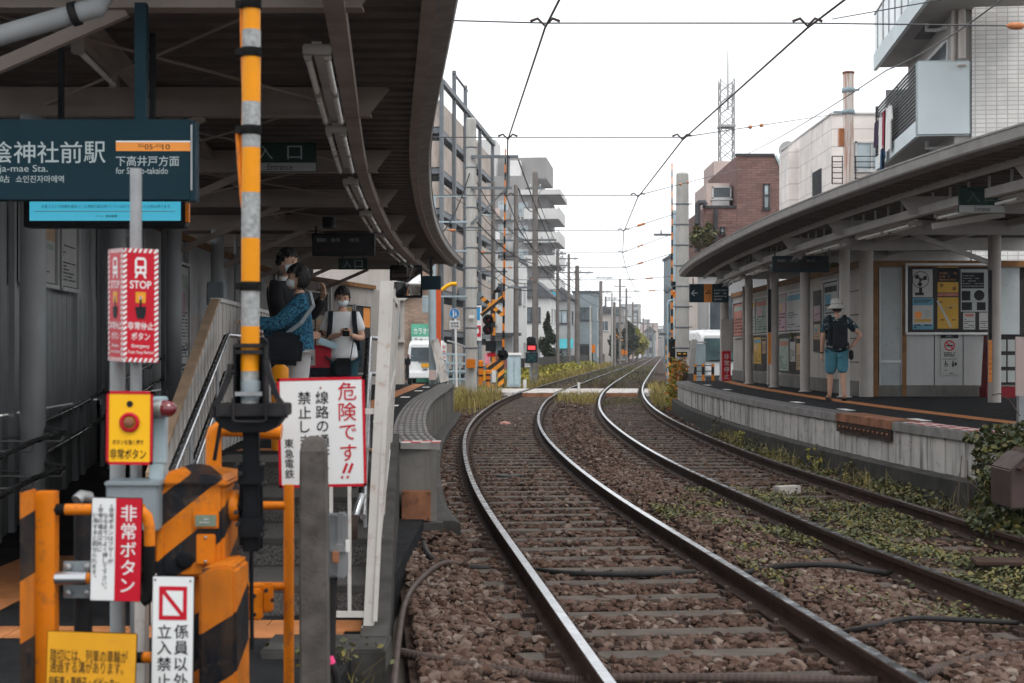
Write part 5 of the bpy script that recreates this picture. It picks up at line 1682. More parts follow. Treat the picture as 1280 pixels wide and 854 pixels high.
# keep out board
t, m, s = board('keep_out_sign', 'tall white board with red square bidding staff only', 'sign', 189, 720, 242, 905, 4.45, K['white_sign'], R(.8))
R_(s, 198, 733, 233, 775, K['red']); R_(s, 203, 738.5, 228, 769.5, K['white_sign'], 2); s.line(*uv(s, 203, 738.5), *uv(s, 228, 769.5), 5 * s.k, K['red'], 3)
VT(s, '係員以外', 226.5, 779, 17, 20.4, K['ink'], .008); VT(s, '立入禁止', 205.5, 779, 17, 20.4, K['ink'], .008)
for (a_, b2) in ((193, 725), (237, 726)): s.disc(*uv(s, a_, b2), 1.3 * s.k, K['iron'], 2, 8)
m.build('lettering', K['ink'], t)
m = MB(); m.box(XZ(205, 0, 4.47)[0], 4.465, XZ(0, 905, 4.5)[1], XZ(228, 0, 4.47)[0], 4.5, XZ(0, 730, 4.5)[1]); m.box(XZ(205, 0, 4.47)[0], 4.465, 0, XZ(228, 0, 4.47)[0], 4.5, XZ(0, 900, 4.5)[1]); m.build('backing_post', K['greybox'], t)
# yellow warning board about the wheel groove
t, m, s = board('groove_warning_sign', 'worn yellow board warning of the rail groove', 'sign', 57, 790, 170, 900, 4.4, K['yel_sign2'], R(2.0))
T_(s, '踏切には、列車の車輪が', 62, 812, 159, 828, K['ink'], 0); T_(s, '通過する溝があります。', 62, 827, 154, 842, K['ink'], 0); T_(s, '自転車・車椅子・ベビーカー', 62, 846, 150, 860, K['ink'], .008); T_(s, 'はご注意ください', 62, 866, 140, 880, K['ink'], .008)
m.build('lettering', K['ink'], t)
m = MB(); m.box(XZ(100, 0, 4.42)[0], 4.415, 0, XZ(125, 0, 4.42)[0], 4.45, XZ(0, 800, 4.42)[1]); m.build('backing_post', K['greybox'], t)
# emergency stop post: pole, red stop box, grey cabinet, yellow button plate, lamp
ep = thing('emergency_stop_post', 'grey steel post carrying the emergency stop equipment', 'post', P(160, 980, 5.05))
m = MB(); m.tube([P(170, 980, 5.05), P(170, 211, 5.05)], .0205, 16); m.build('pole', K['galv'], ep)
m = MB(); m.tube([P(147, 980, 5.1), P(147, 440, 5.1)], .027, 14); m.build('side_pole', K['col_grey'], ep)
part('cabinet', ep, K['greybox'], .006, (132, 606, 198, 664, 4.86, .12))
part('cabinet_lid', ep, K['greybox'], .004, (130, 602, 200, 608, 4.85, .14))
part('lamp_bracket', ep, K['paleblue'], .004, (190, 496, 206, 580, 4.95, .05), (186, 578, 204, 612, 4.95, .05))
m = MB(); c_ = P(196, 511, 4.93)
m.lathe([(.03, -.01), (.033, 0), (.033, .02), (.03, .028)], c_, 18, K['galv'], axis=(1, -.25, 0)); m.build('lamp_rim', K['galv'], ep)
m = MB(); m.lathe([(.029, .02), (.030, .035), (.026, .055), (.016, .068), (0, .073)], c_, 18, axis=(1, -.25, 0)); m.build('lamp_lens', K['redlamp'], ep)
sb = thing('stop_button_box', 'red and white STOP box on the grey post above the yellow button', 'sign box', P(165, 450, 4.95))
def stop_face(pa, pb, name):
 """printed face between two top corners"""
 U = (pb - pa).normalized()
 w = (pb - pa).length
 h = .392
 m = MB(); s = Sheet(m, pa - Vector((0, 0, h)), U, lift=.0006)
 s.rect(0, 0, w, h, K['red'], 1)
 bw = .014 * w / .127
 n_ = 22
 for k_ in range(n_):                                             # slanting white dashes round the rim
  v = h * k_ / n_
  for (a_, b2) in ((0, bw), (w - bw, w)):
   s.poly([(a_, v), (b2, v + .009), (b2, min(h, v + .0185)), (a_, v + .0095)], K['white_sign'], 2)
 for k_ in range(7):
  u = w * k_ / 7
  for (a_, b2) in ((0, .014), (h - .014, h)):
   s.poly([(u, a_), (u + w * .07, a_), (min(w, u + w * .13), b2), (min(w, u + w * .06), b2)], K['white_sign'], 2)
 X = lambda f_: f_ * w
 W_ = K['white_sign']
 s.poly([(X(.34), .305), (X(.66), .305), (X(.66), .352), (X(.60), .362), (X(.40), .362), (X(.34), .352)], W_, 2)      # tram
 s.rect(X(.40), .332, X(.60), .353, K['red'], 3); s.disc(X(.43), .318, .006, K['red'], 3, 10); s.disc(X(.57), .318, .006, K['red'], 3, 10)
 s.poly([(X(.38), .305), (X(.44), .305), (X(.39), .29), (X(.33), .29)], W_, 2); s.poly([(X(.62), .305), (X(.56), .305), (X(.61), .29), (X(.67), .29)], W_, 2)
 s.text('STOP', X(.2), .254, X(.8), .281, W_, 2, .012)
 s.rect(X(.36), .205, X(.64), .242, K['yel_sign2'], 2); s.disc(X(.5), .226, .009, K['sgorange'], 3, 12)
 s.poly([(X(.47), .185), (X(.53), .185), (X(.53), .226), (X(.50), .230), (X(.47), .226)], K['ink'], 4); s.poly([(X(.34), .19), (X(.66), .192), (X(.64), .165), (X(.60), .150), (X(.41), .150), (X(.37), .166)], K['ink'], 4)
 s.ring(X(.5), .222, .003, .005, W_, 5, 10)
 s.text('非常停止', X(.14), .112, X(.86), .139, W_, 2, .012); s.text('ボタン', X(.24), .076, X(.76), .102, W_, 2, .012)
 s.text('Emergency', X(.25), .046, X(.75), .062, W_, 2, .008); s.text('Train Stop Button', X(.14), .026, X(.86), .040, W_, 2, .006)
 m.build(name, K['red'], sb)
ca = P(153.5, 310, 4.9); cb = P(198, 312, 4.93); cc = P(135.5, 312, 5.03)
m = MB(); d_ = Vector((0, .1, 0))
m.prism([cc + Vector((0, 0, -.392)), ca + Vector((0, 0, -.392)), cb + Vector((0, 0, -.392)), P(180, 312, 5.1) + Vector((0, 0, -.392))], (0, 0, .392)); m.build('box', K['red'], sb)
stop_face(ca, cb, 'front_print'); stop_face(cc, ca, 'side_print')
t, m, s = board('emergency_button_sign', 'yellow plate with red border and red emergency button', 'sign', 133, 489, 191, 581, 4.85, K['yel_sign'], R(.6))
R_(s, 133, 489, 191, 492.6, K['red']); R_(s, 133, 577.4, 191, 581, K['red']); R_(s, 133, 489, 136.4, 581, K['red']); R_(s, 187.6, 489, 191, 581, K['red'])
VT2 = None
T_(s, 'ボタンを強く押す', 141, 549.5, 180, 556, K['ink'], .008); T_(s, '非常ボタン', 138, 561, 183, 574, K['ink'], .008)
s.disc(*uv(s, 162, 505), 4 * s.k, K['ink'], 2)
m.build('lettering', K['ink'], t)
m = MB(); c_ = P(162, 528, 4.848)
m.lathe([(.034, 0), (.034, .006), (.024, .008), (.021, .004)], c_, 24, K['red'], axis=(0, -1, 0)); m.lathe([(.017, .003), (.017, .014), (.013, .018), (0, .019)], c_, 20, K['rust_lite'], axis=(0, -1, 0)); m.build('button', K['red'], t)
part('arm', t, K['greybox'], 0, (145, 515, 185, 560, 4.865, .12))
# danger board on the fence, worn concrete post in front, grey lock box
t, m, s = board('danger_sign', 'white red-bordered danger board behind the worn concrete post', 'sign', 347.5, 472, 457, 609, 5.75, K['white_sign'], R(-1.3), .01, .008)
for (a_, b2, c_, d_) in ((347.5, 472, 457, 475.5), (347.5, 605.5, 457, 609), (347.5, 472, 351, 609), (453.5, 472, 457, 609)): R_(s, a_, b2, c_, d_, K['red'])
VT(s, '危険です', 435, 477, 22, 25.6, K['red'], .004)
for k_ in (-3.5, 3.5):
 s.line(*uv(s, 436.5 + k_, 580), *uv(s, 431.5 + k_, 592), 3.2 * s.k, K['red'], 2); s.disc(*uv(s, 430 + k_, 597), 1.7 * s.k, K['red'], 2, 10)
VT(s, '線路の通行を', 403.5, 488, 15.5, 18, K['ink'], .008); VT(s, '禁止します', 381.5, 488, 15.5, 18, K['ink'], .008); VT(s, '東急電鉄', 361, 547, 11, 12.7, K['ink'], .006)
s.disc(*uv(s, 402, 485), 1.4 * s.k, K['rust_lite'], 3, 10)
m.build('lettering', K['ink'], t)
m = MB(); m.tube([P(402, 480, 5.78), P(402, 650, 5.85)], .02, 8); m.bar((P(402, 600, 5.78)), P(402, 980, 5.78), .04, .04, up=(0, 1, 0)); m.build('mount', K['greybox'], t)
cp = MB()
YP = 5.4
ring = lambda z, w: [(XZ(393, 0, YP)[0] + sx * w / 2 + dx, YP + sy * w / 2, z) for sx, sy, dx in ((-1, -1, 0), (1, -1, 0), (1, 1, 0), (-1, 1, 0))]
_, zt = XZ(0, 545, YP)
zs = [(-.3, .106), (.0, .106), (.3, .104), (.6, .102), (.9, .10), (zt - .055, .098), (zt - .012, .076), (zt, .05)]
vv = []
rp = random.Random(3)
for z, w in zs:
 for x, y, zz in ring(z, w):
  vv.append((x + rp.uniform(-.003, .003) + (z - .6) * -.006, y + rp.uniform(-.003, .003), zz))
ff = []
for i in range(len(zs) - 1):
 for k_ in range(4):
  ff.append((i * 4 + k_, i * 4 + (k_ + 1) % 4, i * 4 + 4 + (k_ + 1) % 4, i * 4 + 4 + k_))
ff.append(tuple(range((len(zs) - 1) * 4, len(zs) * 4)))
cp.add(vv, ff)
o = cp.build('concrete_post', K['conc_post'], bevel=.008, loc=(XZ(393, 0, YP)[0], YP, 0))
tag(o, 'worn grey concrete post with chamfered head in front of the danger board', 'post')
lb = thing('meter_box', 'galvanised lock box with padlock right of the concrete post', 'box', P(420, 722, 5.9))
part('body', lb, K['galv'], .01, (405, 645, 428, 722, 5.85, .12))
part('lid', lb, K['galv'], .008, (419, 643, 432, 724, 5.84, .10))
m = MB(); bx(m, 412, 681, 431, 690, 5.825, .015); bx(m, 432, 676, 436, 690, 5.84, .03, K['white']); m.build('hasp', K['galv'], lb)
m = MB(); bx(m, 415, 690, 423, 704, 5.80, .022, K['rust_lite']); m.build('padlock', K['rust_lite'], lb, bevel=.003)
m = MB(); m.tube([P(416, 722, 5.9), P(414, 780, 5.9), P(412, 980, 5.9)], .02, 10, K['cable']); m.build('cable', K['cable'], lb)
m = MB(); m.tube([P(413, 828, 5.5), P(420, 842, 5.5), P(424, 880, 5.55)], .017, 10, K['cable']); m.tube([P(411, 822, 5.5), P(414, 830, 5.5)], .018, 10, K['pink']);
tag(m.build('cable_end', K['cable'], loc=P(415, 850, 5.5)), 'black cable end with pink tape poking up beside the concrete post', 'cable')
# dark plinth block the fence stands on, at the near end of the side wall
m = MB(); m.box(-1.25, 7.05, -.3, -.63, 7.45, .045)
o = m.build('plinth', K['conc_dark'], bevel=.012, loc=(-.9, 7.2, 0)); tag(o, 'dark concrete plinth under the foot of the white fence', 'plinth')
# cables and corrugated conduits on the ballast
def cable(name, label, pts, r, mt, corr=0):
 m = MB()
 if corr:
  ps = [Vector(p) for p in pts]
  dense, rs = [], []
  for a_, b2 in zip(ps[:-1], ps[1:]):
   n_ = max(2, int((b2 - a_).length / corr))
   for i in range(n_):
    dense.append(a_.lerp(b2, i / n_)); rs.append(r * (1.0 if len(rs) % 2 else .84))
  m.tube(dense, rs, 12, smooth=False)
 else: m.tube(pts, r, 10)
 o = m.build(name, mt, loc=tuple(pts[0])); return tag(o, label, 'cable')
def gp(px, py, z=-.14):
 """point on the ballast seen at a photo pixel"""
 Y = (CH - z) * F / (py - 438); return Vector(((px - 640) * Y / F, Y, z))
def smooth_pts(pts, n=8):
 out = []
 P_ = [Vector(p) for p in pts]; P_ = [P_[0]] + P_ + [P_[-1]]
 for i in range(1, len(P_) - 2):
  for k_ in range(n):
   t = k_ / n
   out.append(.5 * ((2 * P_[i]) + (P_[i + 1] - P_[i - 1]) * t + (2 * P_[i - 1] - 5 * P_[i] + 4 * P_[i + 1] - P_[i + 2]) * t * t + (3 * P_[i] - P_[i - 1] - 3 * P_[i + 1] + P_[i + 2]) * t ** 3))
 return out + [P_[-2]]
cable('conduit_pipe', 'corrugated conduit on the ballast left of the nearest rail', smooth_pts([gp(500, 816, -.13), gp(560, 828, -.12), gp(620, 838, -.12), gp(690, 848, -.125), gp(730, 852, -.14)]), .029, K['conduit'], .014)
cable('conduit_pipe', 'corrugated conduit across the bottom edge between the left rails', smooth_pts([gp(735, 849, -.12), gp(800, 848, -.12), gp(900, 848, -.12), gp(1000, 850, -.12), gp(1100, 852, -.12)]), .029, K['conduit'], .014)
cable('conduit_pipe', 'corrugated conduit at the lower right corner of the ballast', smooth_pts([gp(1150, 846, -.12), gp(1190, 832, -.12), gp(1230, 824, -.12), gp(1300, 818, -.13)]), .03, K['conduit'], .014)
cable('cable', 'black cable looping beside the near left rail and down to the junction box', smooth_pts([P(525, 650, 12.9), P(526, 668, 12.8), gp(534, 692, -.10), gp(548, 703, -.12), gp(575, 708, -.13), gp(612, 711, -.15)]), .026, K['cable'])
cable('cable', 'brown cable curving along the side wall over the ballast', smooth_pts([gp(580, 706, -.12), gp(552, 705, -.08), gp(522, 728, -.08), gp(506, 755, -.08), gp(498, 800, -.08), gp(493, 850, -.08), gp(490, 900, -.1)]), .02, K['conduit'])
cable('cable', 'black cable lying on a sleeper between the left track rails', smooth_pts([gp(665, 712, -.15), gp(720, 717, -.125), gp(800, 718, -.12), gp(870, 716, -.15)]), .02, K['cable'])
cable('cable', 'black cable arching over the ballast between the two tracks', smooth_pts([gp(925, 718, -.15), gp(970, 709, -.09), gp(1010, 706, -.06), gp(1050, 707, -.06), gp(1085, 713, -.09), gp(1125, 719, -.15)]), .022, K['cable'])
cable('cable', 'thin black cable at the far lower right between the tracks', smooth_pts([gp(1055, 790, -.15), gp(1090, 783, -.10), gp(1140, 773, -.07), gp(1200, 775, -.07), gp(1300, 780, -.12)]), .016, K['cable'])
# small things lying in the track
o = MB()
o.obox((0, 0, .05), (.30, .13, .10), Matrix.Rotation(.4, 3, 'Z'))
p = gp(984, 618, -.15)
tag(o.build('wooden_block', K['col_cream'], bevel=.008, loc=(0, 0, 0)), 'pale block lying between the rails of the right track', 'block')
SC.objects[-1] if False else None
bpy.data.objects['wooden_block'].location = p
t = thing('trackside_box', 'rusty lidded trackside box among the vines at lower right', 'box', gp(1245, 712, -.12))
p = t.location
m = MB(); m.obox((p.x + .02, p.y, p.z + .06), (.38, .30, .03), Matrix.Rotation(-.15, 3, 'Z')); m.build('lid', K['rust_lite'] if False else K['rust'], t, bevel=.008)
m = MB(); m.obox((p.x + .02, p.y, p.z - .06), (.30, .2, .2), Matrix.Rotation(-.15, 3, 'Z')); m.build('body', K['rust'], t)
m = MB()
for dx, dy, w in ((0, 0, .17), (.10, .05, .10), (-.09, -.02, .09)):
 p = gp(635, 595, -.15); m.lathe([(0, .012), (w * .6, .014), (w, .004), (w, -.02)], (p.x + dx, p.y + dy, -.148), 9, smooth=True)
tag(m.build('drain_cover', K['cable'], loc=tuple(gp(635, 595, -.15))), 'flat dark rubber patch between the left track rails', 'patch')
m = MB(); p = gp(631, 530, -.16); m.lathe([(.16, -.03), (.12, .03), (.05, .06), (0, .065)], p, 7, smooth=False)
tag(m.build('red_stone', mat('pinkish_stone', (.42, .22, .18), .85), loc=tuple(p)), 'pinkish flat stone lying far along the left track', 'stone')
# ------------------------------------------------------------------ buildings
K['glass'] = mat_glass('window_glass', (0.05, 0.065, 0.075))
K['glass_l'] = mat_glass('pale_window_glass', (0.20, 0.24, 0.26), .15)
K['frame_d'] = mat('dark_window_frame', (0.05, 0.05, 0.055), .5)
K['frame_l'] = mat('light_window_frame', (0.5, 0.5, 0.5), .5)
K['shade_in'] = mat('painted_opening_shade', (0.03, 0.032, 0.036), .8)  # shade inside openings, put into the colour of solid faces
K['steel_dk'] = mat('dark_structural_steel', (0.13, 0.145, 0.16), .55, 0, .15, 2)
K['panel_br'] = mat('stained_concrete_panel', (0.42, 0.36, 0.32), .85, 0, .2, .7, .2, 20, streak=.7, dirt=(.16, .125, .11), spec=.15)
K['apt_gr'] = mat('grey_apartment_wall', (0.27, 0.26, 0.26), .85, 0, .12, .5, 0, 20, streak=.4, dirt=(.16, .155, .15), spec=.15)
K['apt_wh'] = mat('pale_balcony_wall', (0.55, 0.545, 0.54), .8, 0, .08, .5, 0, 20, streak=.3, dirt=(.33, .32, .31), spec=.15)
K['house_w'] = mat('white_render', (0.66, 0.66, 0.65), .8, 0, .06, .8, 0, 20, streak=.25, dirt=(.42, .41, .4), spec=.15)
K['house_bl'] = mat('blue_grey_siding', (0.23, 0.275, 0.30), .8, 0, .1, .8, 0, 20, streak=.2, dirt=(.15, .17, .18), spec=.15)
K['house_be'] = mat('beige_render', (0.47, 0.43, 0.40), .8, 0, .08, .8, 0, 20, streak=.3, dirt=(.3, .27, .25), spec=.15)
K['house_gr'] = mat('mid_grey_render', (0.34, 0.345, 0.35), .8, 0, .1, .8, 0, 20, streak=.3, dirt=(.22, .22, .22), spec=.15)
K['house_pk'] = mat('pinkish_render', (0.50, 0.40, 0.37), .8, 0, .1, .8, 0, 20, streak=.3, dirt=(.3, .24, .22), spec=.15)
K['roof_dk'] = mat('dark_roof', (0.09, 0.095, 0.105), .7, 0, .2, 2)
K['roof_teal'] = mat_grid('pale_teal_roof_tile', (.36, .46, .47), (.25, .33, .34), .4, .25, .02)
K['brick_r'] = mat_grid('brown_brick', (0.185, 0.098, 0.085), (.10, .075, .07), .42, .11, .012, .5, .8, .2, .4)
K['brick_t'] = mat_grid('tan_brick', (0.30, 0.20, 0.15), (.22, .17, .14), .3, .1, .012, .5, .8, .22, .3)
K['tile_w'] = mat_grid('white_wall_tile', (0.78, 0.72, 0.685), (.54, .49, .47), .9, .6, .018, 0, .5, .05, .4)
K['tile_g'] = mat_grid('pale_grey_wall_tile', (0.66, 0.645, 0.63), (.43, .42, .41), .22, .105, .012, 0, .5, .07, .4, streak=.2, dirt=(.35, .34, .33))
K['balc'] = mat('pale_blue_grey_balcony', (0.60, 0.67, 0.69), .65, 0, .06, .8, .05, 30)
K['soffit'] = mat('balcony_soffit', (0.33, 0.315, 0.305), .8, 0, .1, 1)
K['green_sign'] = mat('green_shop_sign', (0.10, 0.36, 0.25), .5)
K['rustpipe'] = mat('rust_streaked_white_flue', (0.74, 0.68, 0.64), .6, 0, .08, 2, streak=.95, dirt=(.45, .17, .09), spot=.35, ss=4, sk=(5, .2, .5, .62))
K['teal_aw'] = mat('teal_awning', (0.06, 0.33, 0.38), .6)
ANG = -math.atan(.107)
def building(name, label, corner, rz, cat='building', group=None):
 t = thing(name, label, cat, corner, group)
 t.rotation_euler = (0, 0, rz)
 return t
def lbox(name, t, mt, *boxes, bev=0):
 m = MB()
 for b_ in boxes: m.box(*b_)
 return m.build(name, mt, t, local=True, bevel=bev)
def win(t, face, sgn, u, z, w, h, fr='frame_l', gl='glass', off=0.0, bars=1):
 """window on the front (face F: u along x) or the track side (face S: u along y); sgn = outward x of side S"""
 m = MB(); g = MB()
 f_ = .06
 if face == 'F':
  y = off
  for (a_, b2, c_, d_) in ((u, z, u + w, z + f_), (u, z + h - f_, u + w, z + h), (u, z, u + f_, z + h), (u + w - f_, z, u + w, z + h)): m.box(a_, y - .06, b2, c_, y + .02, d_)
  for k_ in range(bars): xm = u + w * (k_ + 1) / (bars + 1); m.box(xm - .025, y - .05, z + f_, xm + .025, y + .02, z + h - f_)
  m.box(u - .05, y - .10, z - .06, u + w + .05, y + .0, z - .001)
  g.box(u + f_, y - .02, z + f_, u + w - f_, y + .015, z + h - f_)
 else:
  x = off
  for (a_, b2, c_, d_) in ((u, z, u + w, z + f_), (u, z + h - f_, u + w, z + h), (u, z, u + f_, z + h), (u + w - f_, z, u + w, z + h)): m.box(x - .02 * sgn, a_, b2, x + .06 * sgn, c_, d_)
  for k_ in range(bars): ym = u + w * (k_ + 1) / (bars + 1); m.box(x - .02 * sgn, ym - .025, z + f_, x + .05 * sgn, ym + .025, z + h - f_)
  m.box(x, u - .05, z - .06, x + .1 * sgn, u + w + .05, z - .001)
  g.box(x - .015 * sgn, u + f_, z + f_, x + .02 * sgn, u + w - f_, z + h - f_)
 o = m.build('window', K[fr], t, local=True)
 g.build('pane', K[gl], o, local=True)
rb = random.Random(21)
# parking structure left of the tracks
PY = 70.0
t = building('parking_building', 'tall brown concrete parking building with dark steel columns on the left', (-11 + .107 * PY, PY, 0), ANG)
PL = 21.0
NL, LH = 7, 2.0
lbox('core', t, K['shade_in'], (-14, .3, 0, -.35, PL - .3, NL * LH))  # solid block; shade between the open decks is painted as its dark colour
for k_ in range(NL):
 z = k_ * LH + .55
 m = MB()
 for j in range(7):
  m.box(-.22, j * 3.0 + .04, z, -.05, j * 3.0 + 2.96, z + 1.3)
 for j in range(4): m.box(-14 + j * 3.5, .02, z, -14 + j * 3.5 + 3.44, .2, z + 1.3)
 m.build('parapet_panel', K['panel_br'], t, local=True)
 lbox('floor_beam', t, K['steel_dk'], (-14, -.02, z - .32, -.0, .28, z - .06), (-.3, .281, z - .32, -.02, PL, z - .06))
for y in (0, 4.2, 8.4, 14.6, 20.9):
 lbox('steel_column', t, K['steel_dk'], (-.04, y - .14, 0, .14, y + .14, NL * LH + .9 + (1.2 if y in (4.2, 8.4) else 0)))
for x in (-5, -10): lbox('steel_column', t, K['steel_dk'], (x - .13, -.3, 0, x + .13, -.03, NL * LH + .9))
lbox('top_beam', t, K['steel_dk'], (-.02, -.13, NL * LH + .58, .22, PL, NL * LH + .82), (-14, -.13, NL * LH + .58, -.021, .12, NL * LH + .82))
lbox('roof_railing', t, K['steel_dk'], (-.0, 3.8, NL * LH + 1.9, .1, 9.2, NL * LH + 1.98))
for y in (6, 12.7): lbox('vent_box', t, K['greybox'], (.02, y, 4.2, .4, y + .6, 4.9))
for (y, z) in ((1.5, 2.0), (8, 6.2), (14, 9.6)):
 m = MB(); m.tube([(.1, y, z), (.5, y + .3, z - .1), (.6, y + 3, z - .3)], .04, 6); m.build('pipe', K['frame_l'], t, local=True)
# tan brick house, green karaoke sign
t = building('brick_house', 'tan brick house wall behind the white van', (-3.85, 68.3, 0), 0)
lbox('wall', t, K['brick_t'], (-8, 0, 0, .2, 1.3, 6.6))
m = MB(); m.bar((-3.6, -.12, 2.7), (.25, -.12, 4.9), .2, .14); m.build('sloping_gutter', K['house_gr'], t, local=True)
lbox('roof', t, K['roof_dk'], (-8.2, -.3, 6.6, .4, 1.4, 6.85))
win(t, 'F', 1, -5.5, 3.5, 1.4, 1.2)
Y0 = 67.9; k = Y0 / F
t = thing('shop_sign', 'green and white karaoke shop sign above the white van', 'sign', P(532, 462, Y0))
x0, z1 = XZ(514, 405, Y0); x1, z0 = XZ(551, 478, Y0)
MB().box(x0, Y0, z0, x1, Y0 + .2, z1).build('panel', K['green_sign'], t)
m = MB(); s = Sheet(m, (0, Y0 - .004, CH), lift=.004)
tx(s, 'カラオケス', 517, 410, 545, 418, K['white_sign'], .02); rc(s, 515, 421, 537, 430, K['white_sign']); tx(s, '食ナック', 517, 422, 541, 429.5, K['ink'], .01, 3)
rc(s, 515, 430.2, 549, 436, K['white_sign']); tx(s, '◎12:00', 518, 431, 540, 435.5, K['ink'], .01, 3)
m.build('lettering', K['white_sign'], t)
# beige hut at the end of the platform
t = building('station_hut', 'beige rendered hut past the far end of the left platform', (-2.98, 39.2, 0), .07)
lbox('wall', t, K['house_be'], (-3.2, 0, 0, 0, 3, 4.1))
lbox('roof', t, K['house_gr'], (-3.3, -.15, 4.1, .12, 3.1, 4.25))
lbox('ledge', t, K['house_be'], (-.35, -.22, 2.9, .06, -.001, 3.0), (-.5, -.12, 1.75, .03, -.001, 1.82))
m = MB(); m.tube([(-.55, -.08, .3), (-.55, -.08, 1.6), (-.6, -.09, 2.0), (-.8, -.1, 2.2)], .05, 8); m.tube([(-.25, -.08, .0), (-.3, -.08, 1.0), (-.6, -.1, 1.5)], .035, 8, K['cable']); m.build('pipe', K['frame_l'], t, local=True)
lbox('box', t, K['greybox'], (-.4, -.18, 1.9, -.1, -.001, 2.6))
# houses and apartments beyond, left of the tracks
def house(label, px0, px1, ptop, Y, mt, depth=9, gable=0, wins=(), roof='roof_dk', base=0.0, ang=ANG, side=1, group='houses beyond the level crossing', name='house', storeys=None):
 """px0, px1 = edges of the front as seen; track side is the right edge when side = 1, else the left"""
 x0, zt = XZ(px0, ptop, Y); x1, _ = XZ(px1, ptop, Y)
 c_ = (x1 if side > 0 else x0, Y, base)
 t = building(name, label, c_, ang, group=group)
 w = x1 - x0
 X0, X1 = (-w, 0) if side > 0 else (0, w)
 h = zt - base
 lbox('wall', t, K[mt], (X0, 0, 0, X1, depth, h))
 if gable:
  m = MB()
  m.prism([(X0 - .25, -.3, h), (X1 + .25, -.3, h), (X1 + .25, -.3, h + .12), ((X0 + X1) / 2, -.3, h + gable), (X0 - .25, -.3, h + .12)], (0, depth + .5, 0))
  m.build('roof', K[roof], t, local=True)
 else:
  lbox('roof', t, K[roof], (X0 - .1, -.1, h, X1 + .1, depth + .1, h + .18))
 sx = X1 if side > 0 else X0
 n_ = storeys or max(1, int(h / 2.8))
 for st in range(n_):
  z = st * h / n_ + .9
  nw = max(1, int(w / 2.6))
  for i in range(nw):
   ww = min(1.5, w / nw * .6)
   u = X0 + w * (i + .5) / nw - ww / 2
   if rb.random() < .85: win(t, 'F', side, u, z, ww, min(1.25, h / n_ * .45), rb.choice(['frame_l', 'frame_d']), rb.choice(['glass', 'glass', 'glass_l']))
  for i in range(max(1, int(depth / 3.2))):
   if rb.random() < .8: win(t, 'S', side, .8 + i * 3.1, z, 1.5, min(1.2, h / n_ * .45), rb.choice(['frame_l', 'frame_d']), rb.choice(['glass', 'glass_l']), off=sx)
 return t
t = house('white rendered building with tall sign behind the crossing signals', 588, 641, 322, 96, 'house_w', 10, 0, storeys=2)
lbox('tall_sign', t, K['white_sign'], (-1.9, -.35, 3.2, -1.0, -.05, 8.2))
m = MB(); s = Sheet(m, (-1.45, -.355, 0), lift=.004); s.vtext('外科歯科', 0, 7.9, .55, .75, K['greybox']); m.build('sign_lettering', K['greybox'], t, local=True)
lbox('awning', t, K['roof_dk'], (-1.2, -1.0, 2.5, .6, -.05, 2.7)); lbox('red_band', t, K['paper_red'], (-2.6, -.12, .2, .3, -.05, 1.3))
t = house('white gabled house behind the big dark utility pole', 641, 688, 372, 118, 'house_w', 10, 1.7, storeys=2)
t = house('pale grey narrow house with teal awning beyond the conifer', 690, 714, 375, 132, 'house_gr', 9, 1.2, storeys=2)
m = MB(); m.prism([(-1.1, -.06, 2.6), (-1.1, -1.1, 1.7), (-1.1, -.06, 1.7)], (1.3, 0, 0)); m.build('awning', K['teal_aw'], t, local=True)
t = house('blue grey house with dark flat roof and open carport', 716, 746, 366, 140, 'house_bl', 10, 0, storeys=2)
m = MB(); m.box(-2.3, -.05, 0, -.3, -.02, 2.0); m.build('carport', K['shade_in'], t, local=True)  # flat dark panel on the wall, painting the shade inside the carport
t = house('pale house in the row past the blue grey house', 747, 764, 392, 178, 'house_be', 12, 1.0, storeys=2)
t = house('grey block of flats in the row far down the line', 757, 780, 385, 215, 'apt_gr', 14, 0, storeys=4)
t = house('brown shaded low house far down the left side', 776, 792, 408, 250, 'house_pk', 12, 1.2, storeys=2)
t = house('white block far down the left side', 782, 800, 404, 290, 'house_w', 14, 0, storeys=3)
t = house('pale green tinted tower block at the end of the street', 776, 800, 381, 420, 'house_gr', 16, 0, storeys=9)
t = house('pinkish roofed hall at the far end of the tracks', 800, 822, 405, 360, 'house_pk', 14, 0, storeys=3)
t = house('far pale block straight beyond the end of the tracks', 812, 838, 408, 480, 'house_w', 16, 0, storeys=5)
rb2 = random.Random(77)
for i, (a_, b2, tp, Yh, mt) in enumerate(((762, 775, 392, 255, 'house_gr'), (770, 786, 396, 330, 'house_w'), (786, 797, 411, 300, 'apt_gr'), (795, 806, 408, 380, 'house_be'), (803, 812, 400, 520, 'house_gr'), (820, 829, 412, 440, 'apt_gr'), (806, 819, 415, 320, 'house_bl'), (829, 836, 415, 400, 'house_be'))):
 house(['grey house behind the thin far poles', 'white block peeping over the far houses', 'grey narrow far house above the vanishing tracks', 'beige far block near the vanishing point', 'tall pale block on the horizon', 'grey block right of the pinkish hall', 'small blue grey house before the pinkish hall', 'beige house farthest right of the far tracks'][i], a_, b2, tp, Yh, mt, 10, 1.4 * (i % 3 == 0), storeys=2 + i % 3)
t = house('low grey house right of the far tracks', 833, 846, 402, 330, 'house_bl', 12, 0, side=-1, storeys=3)
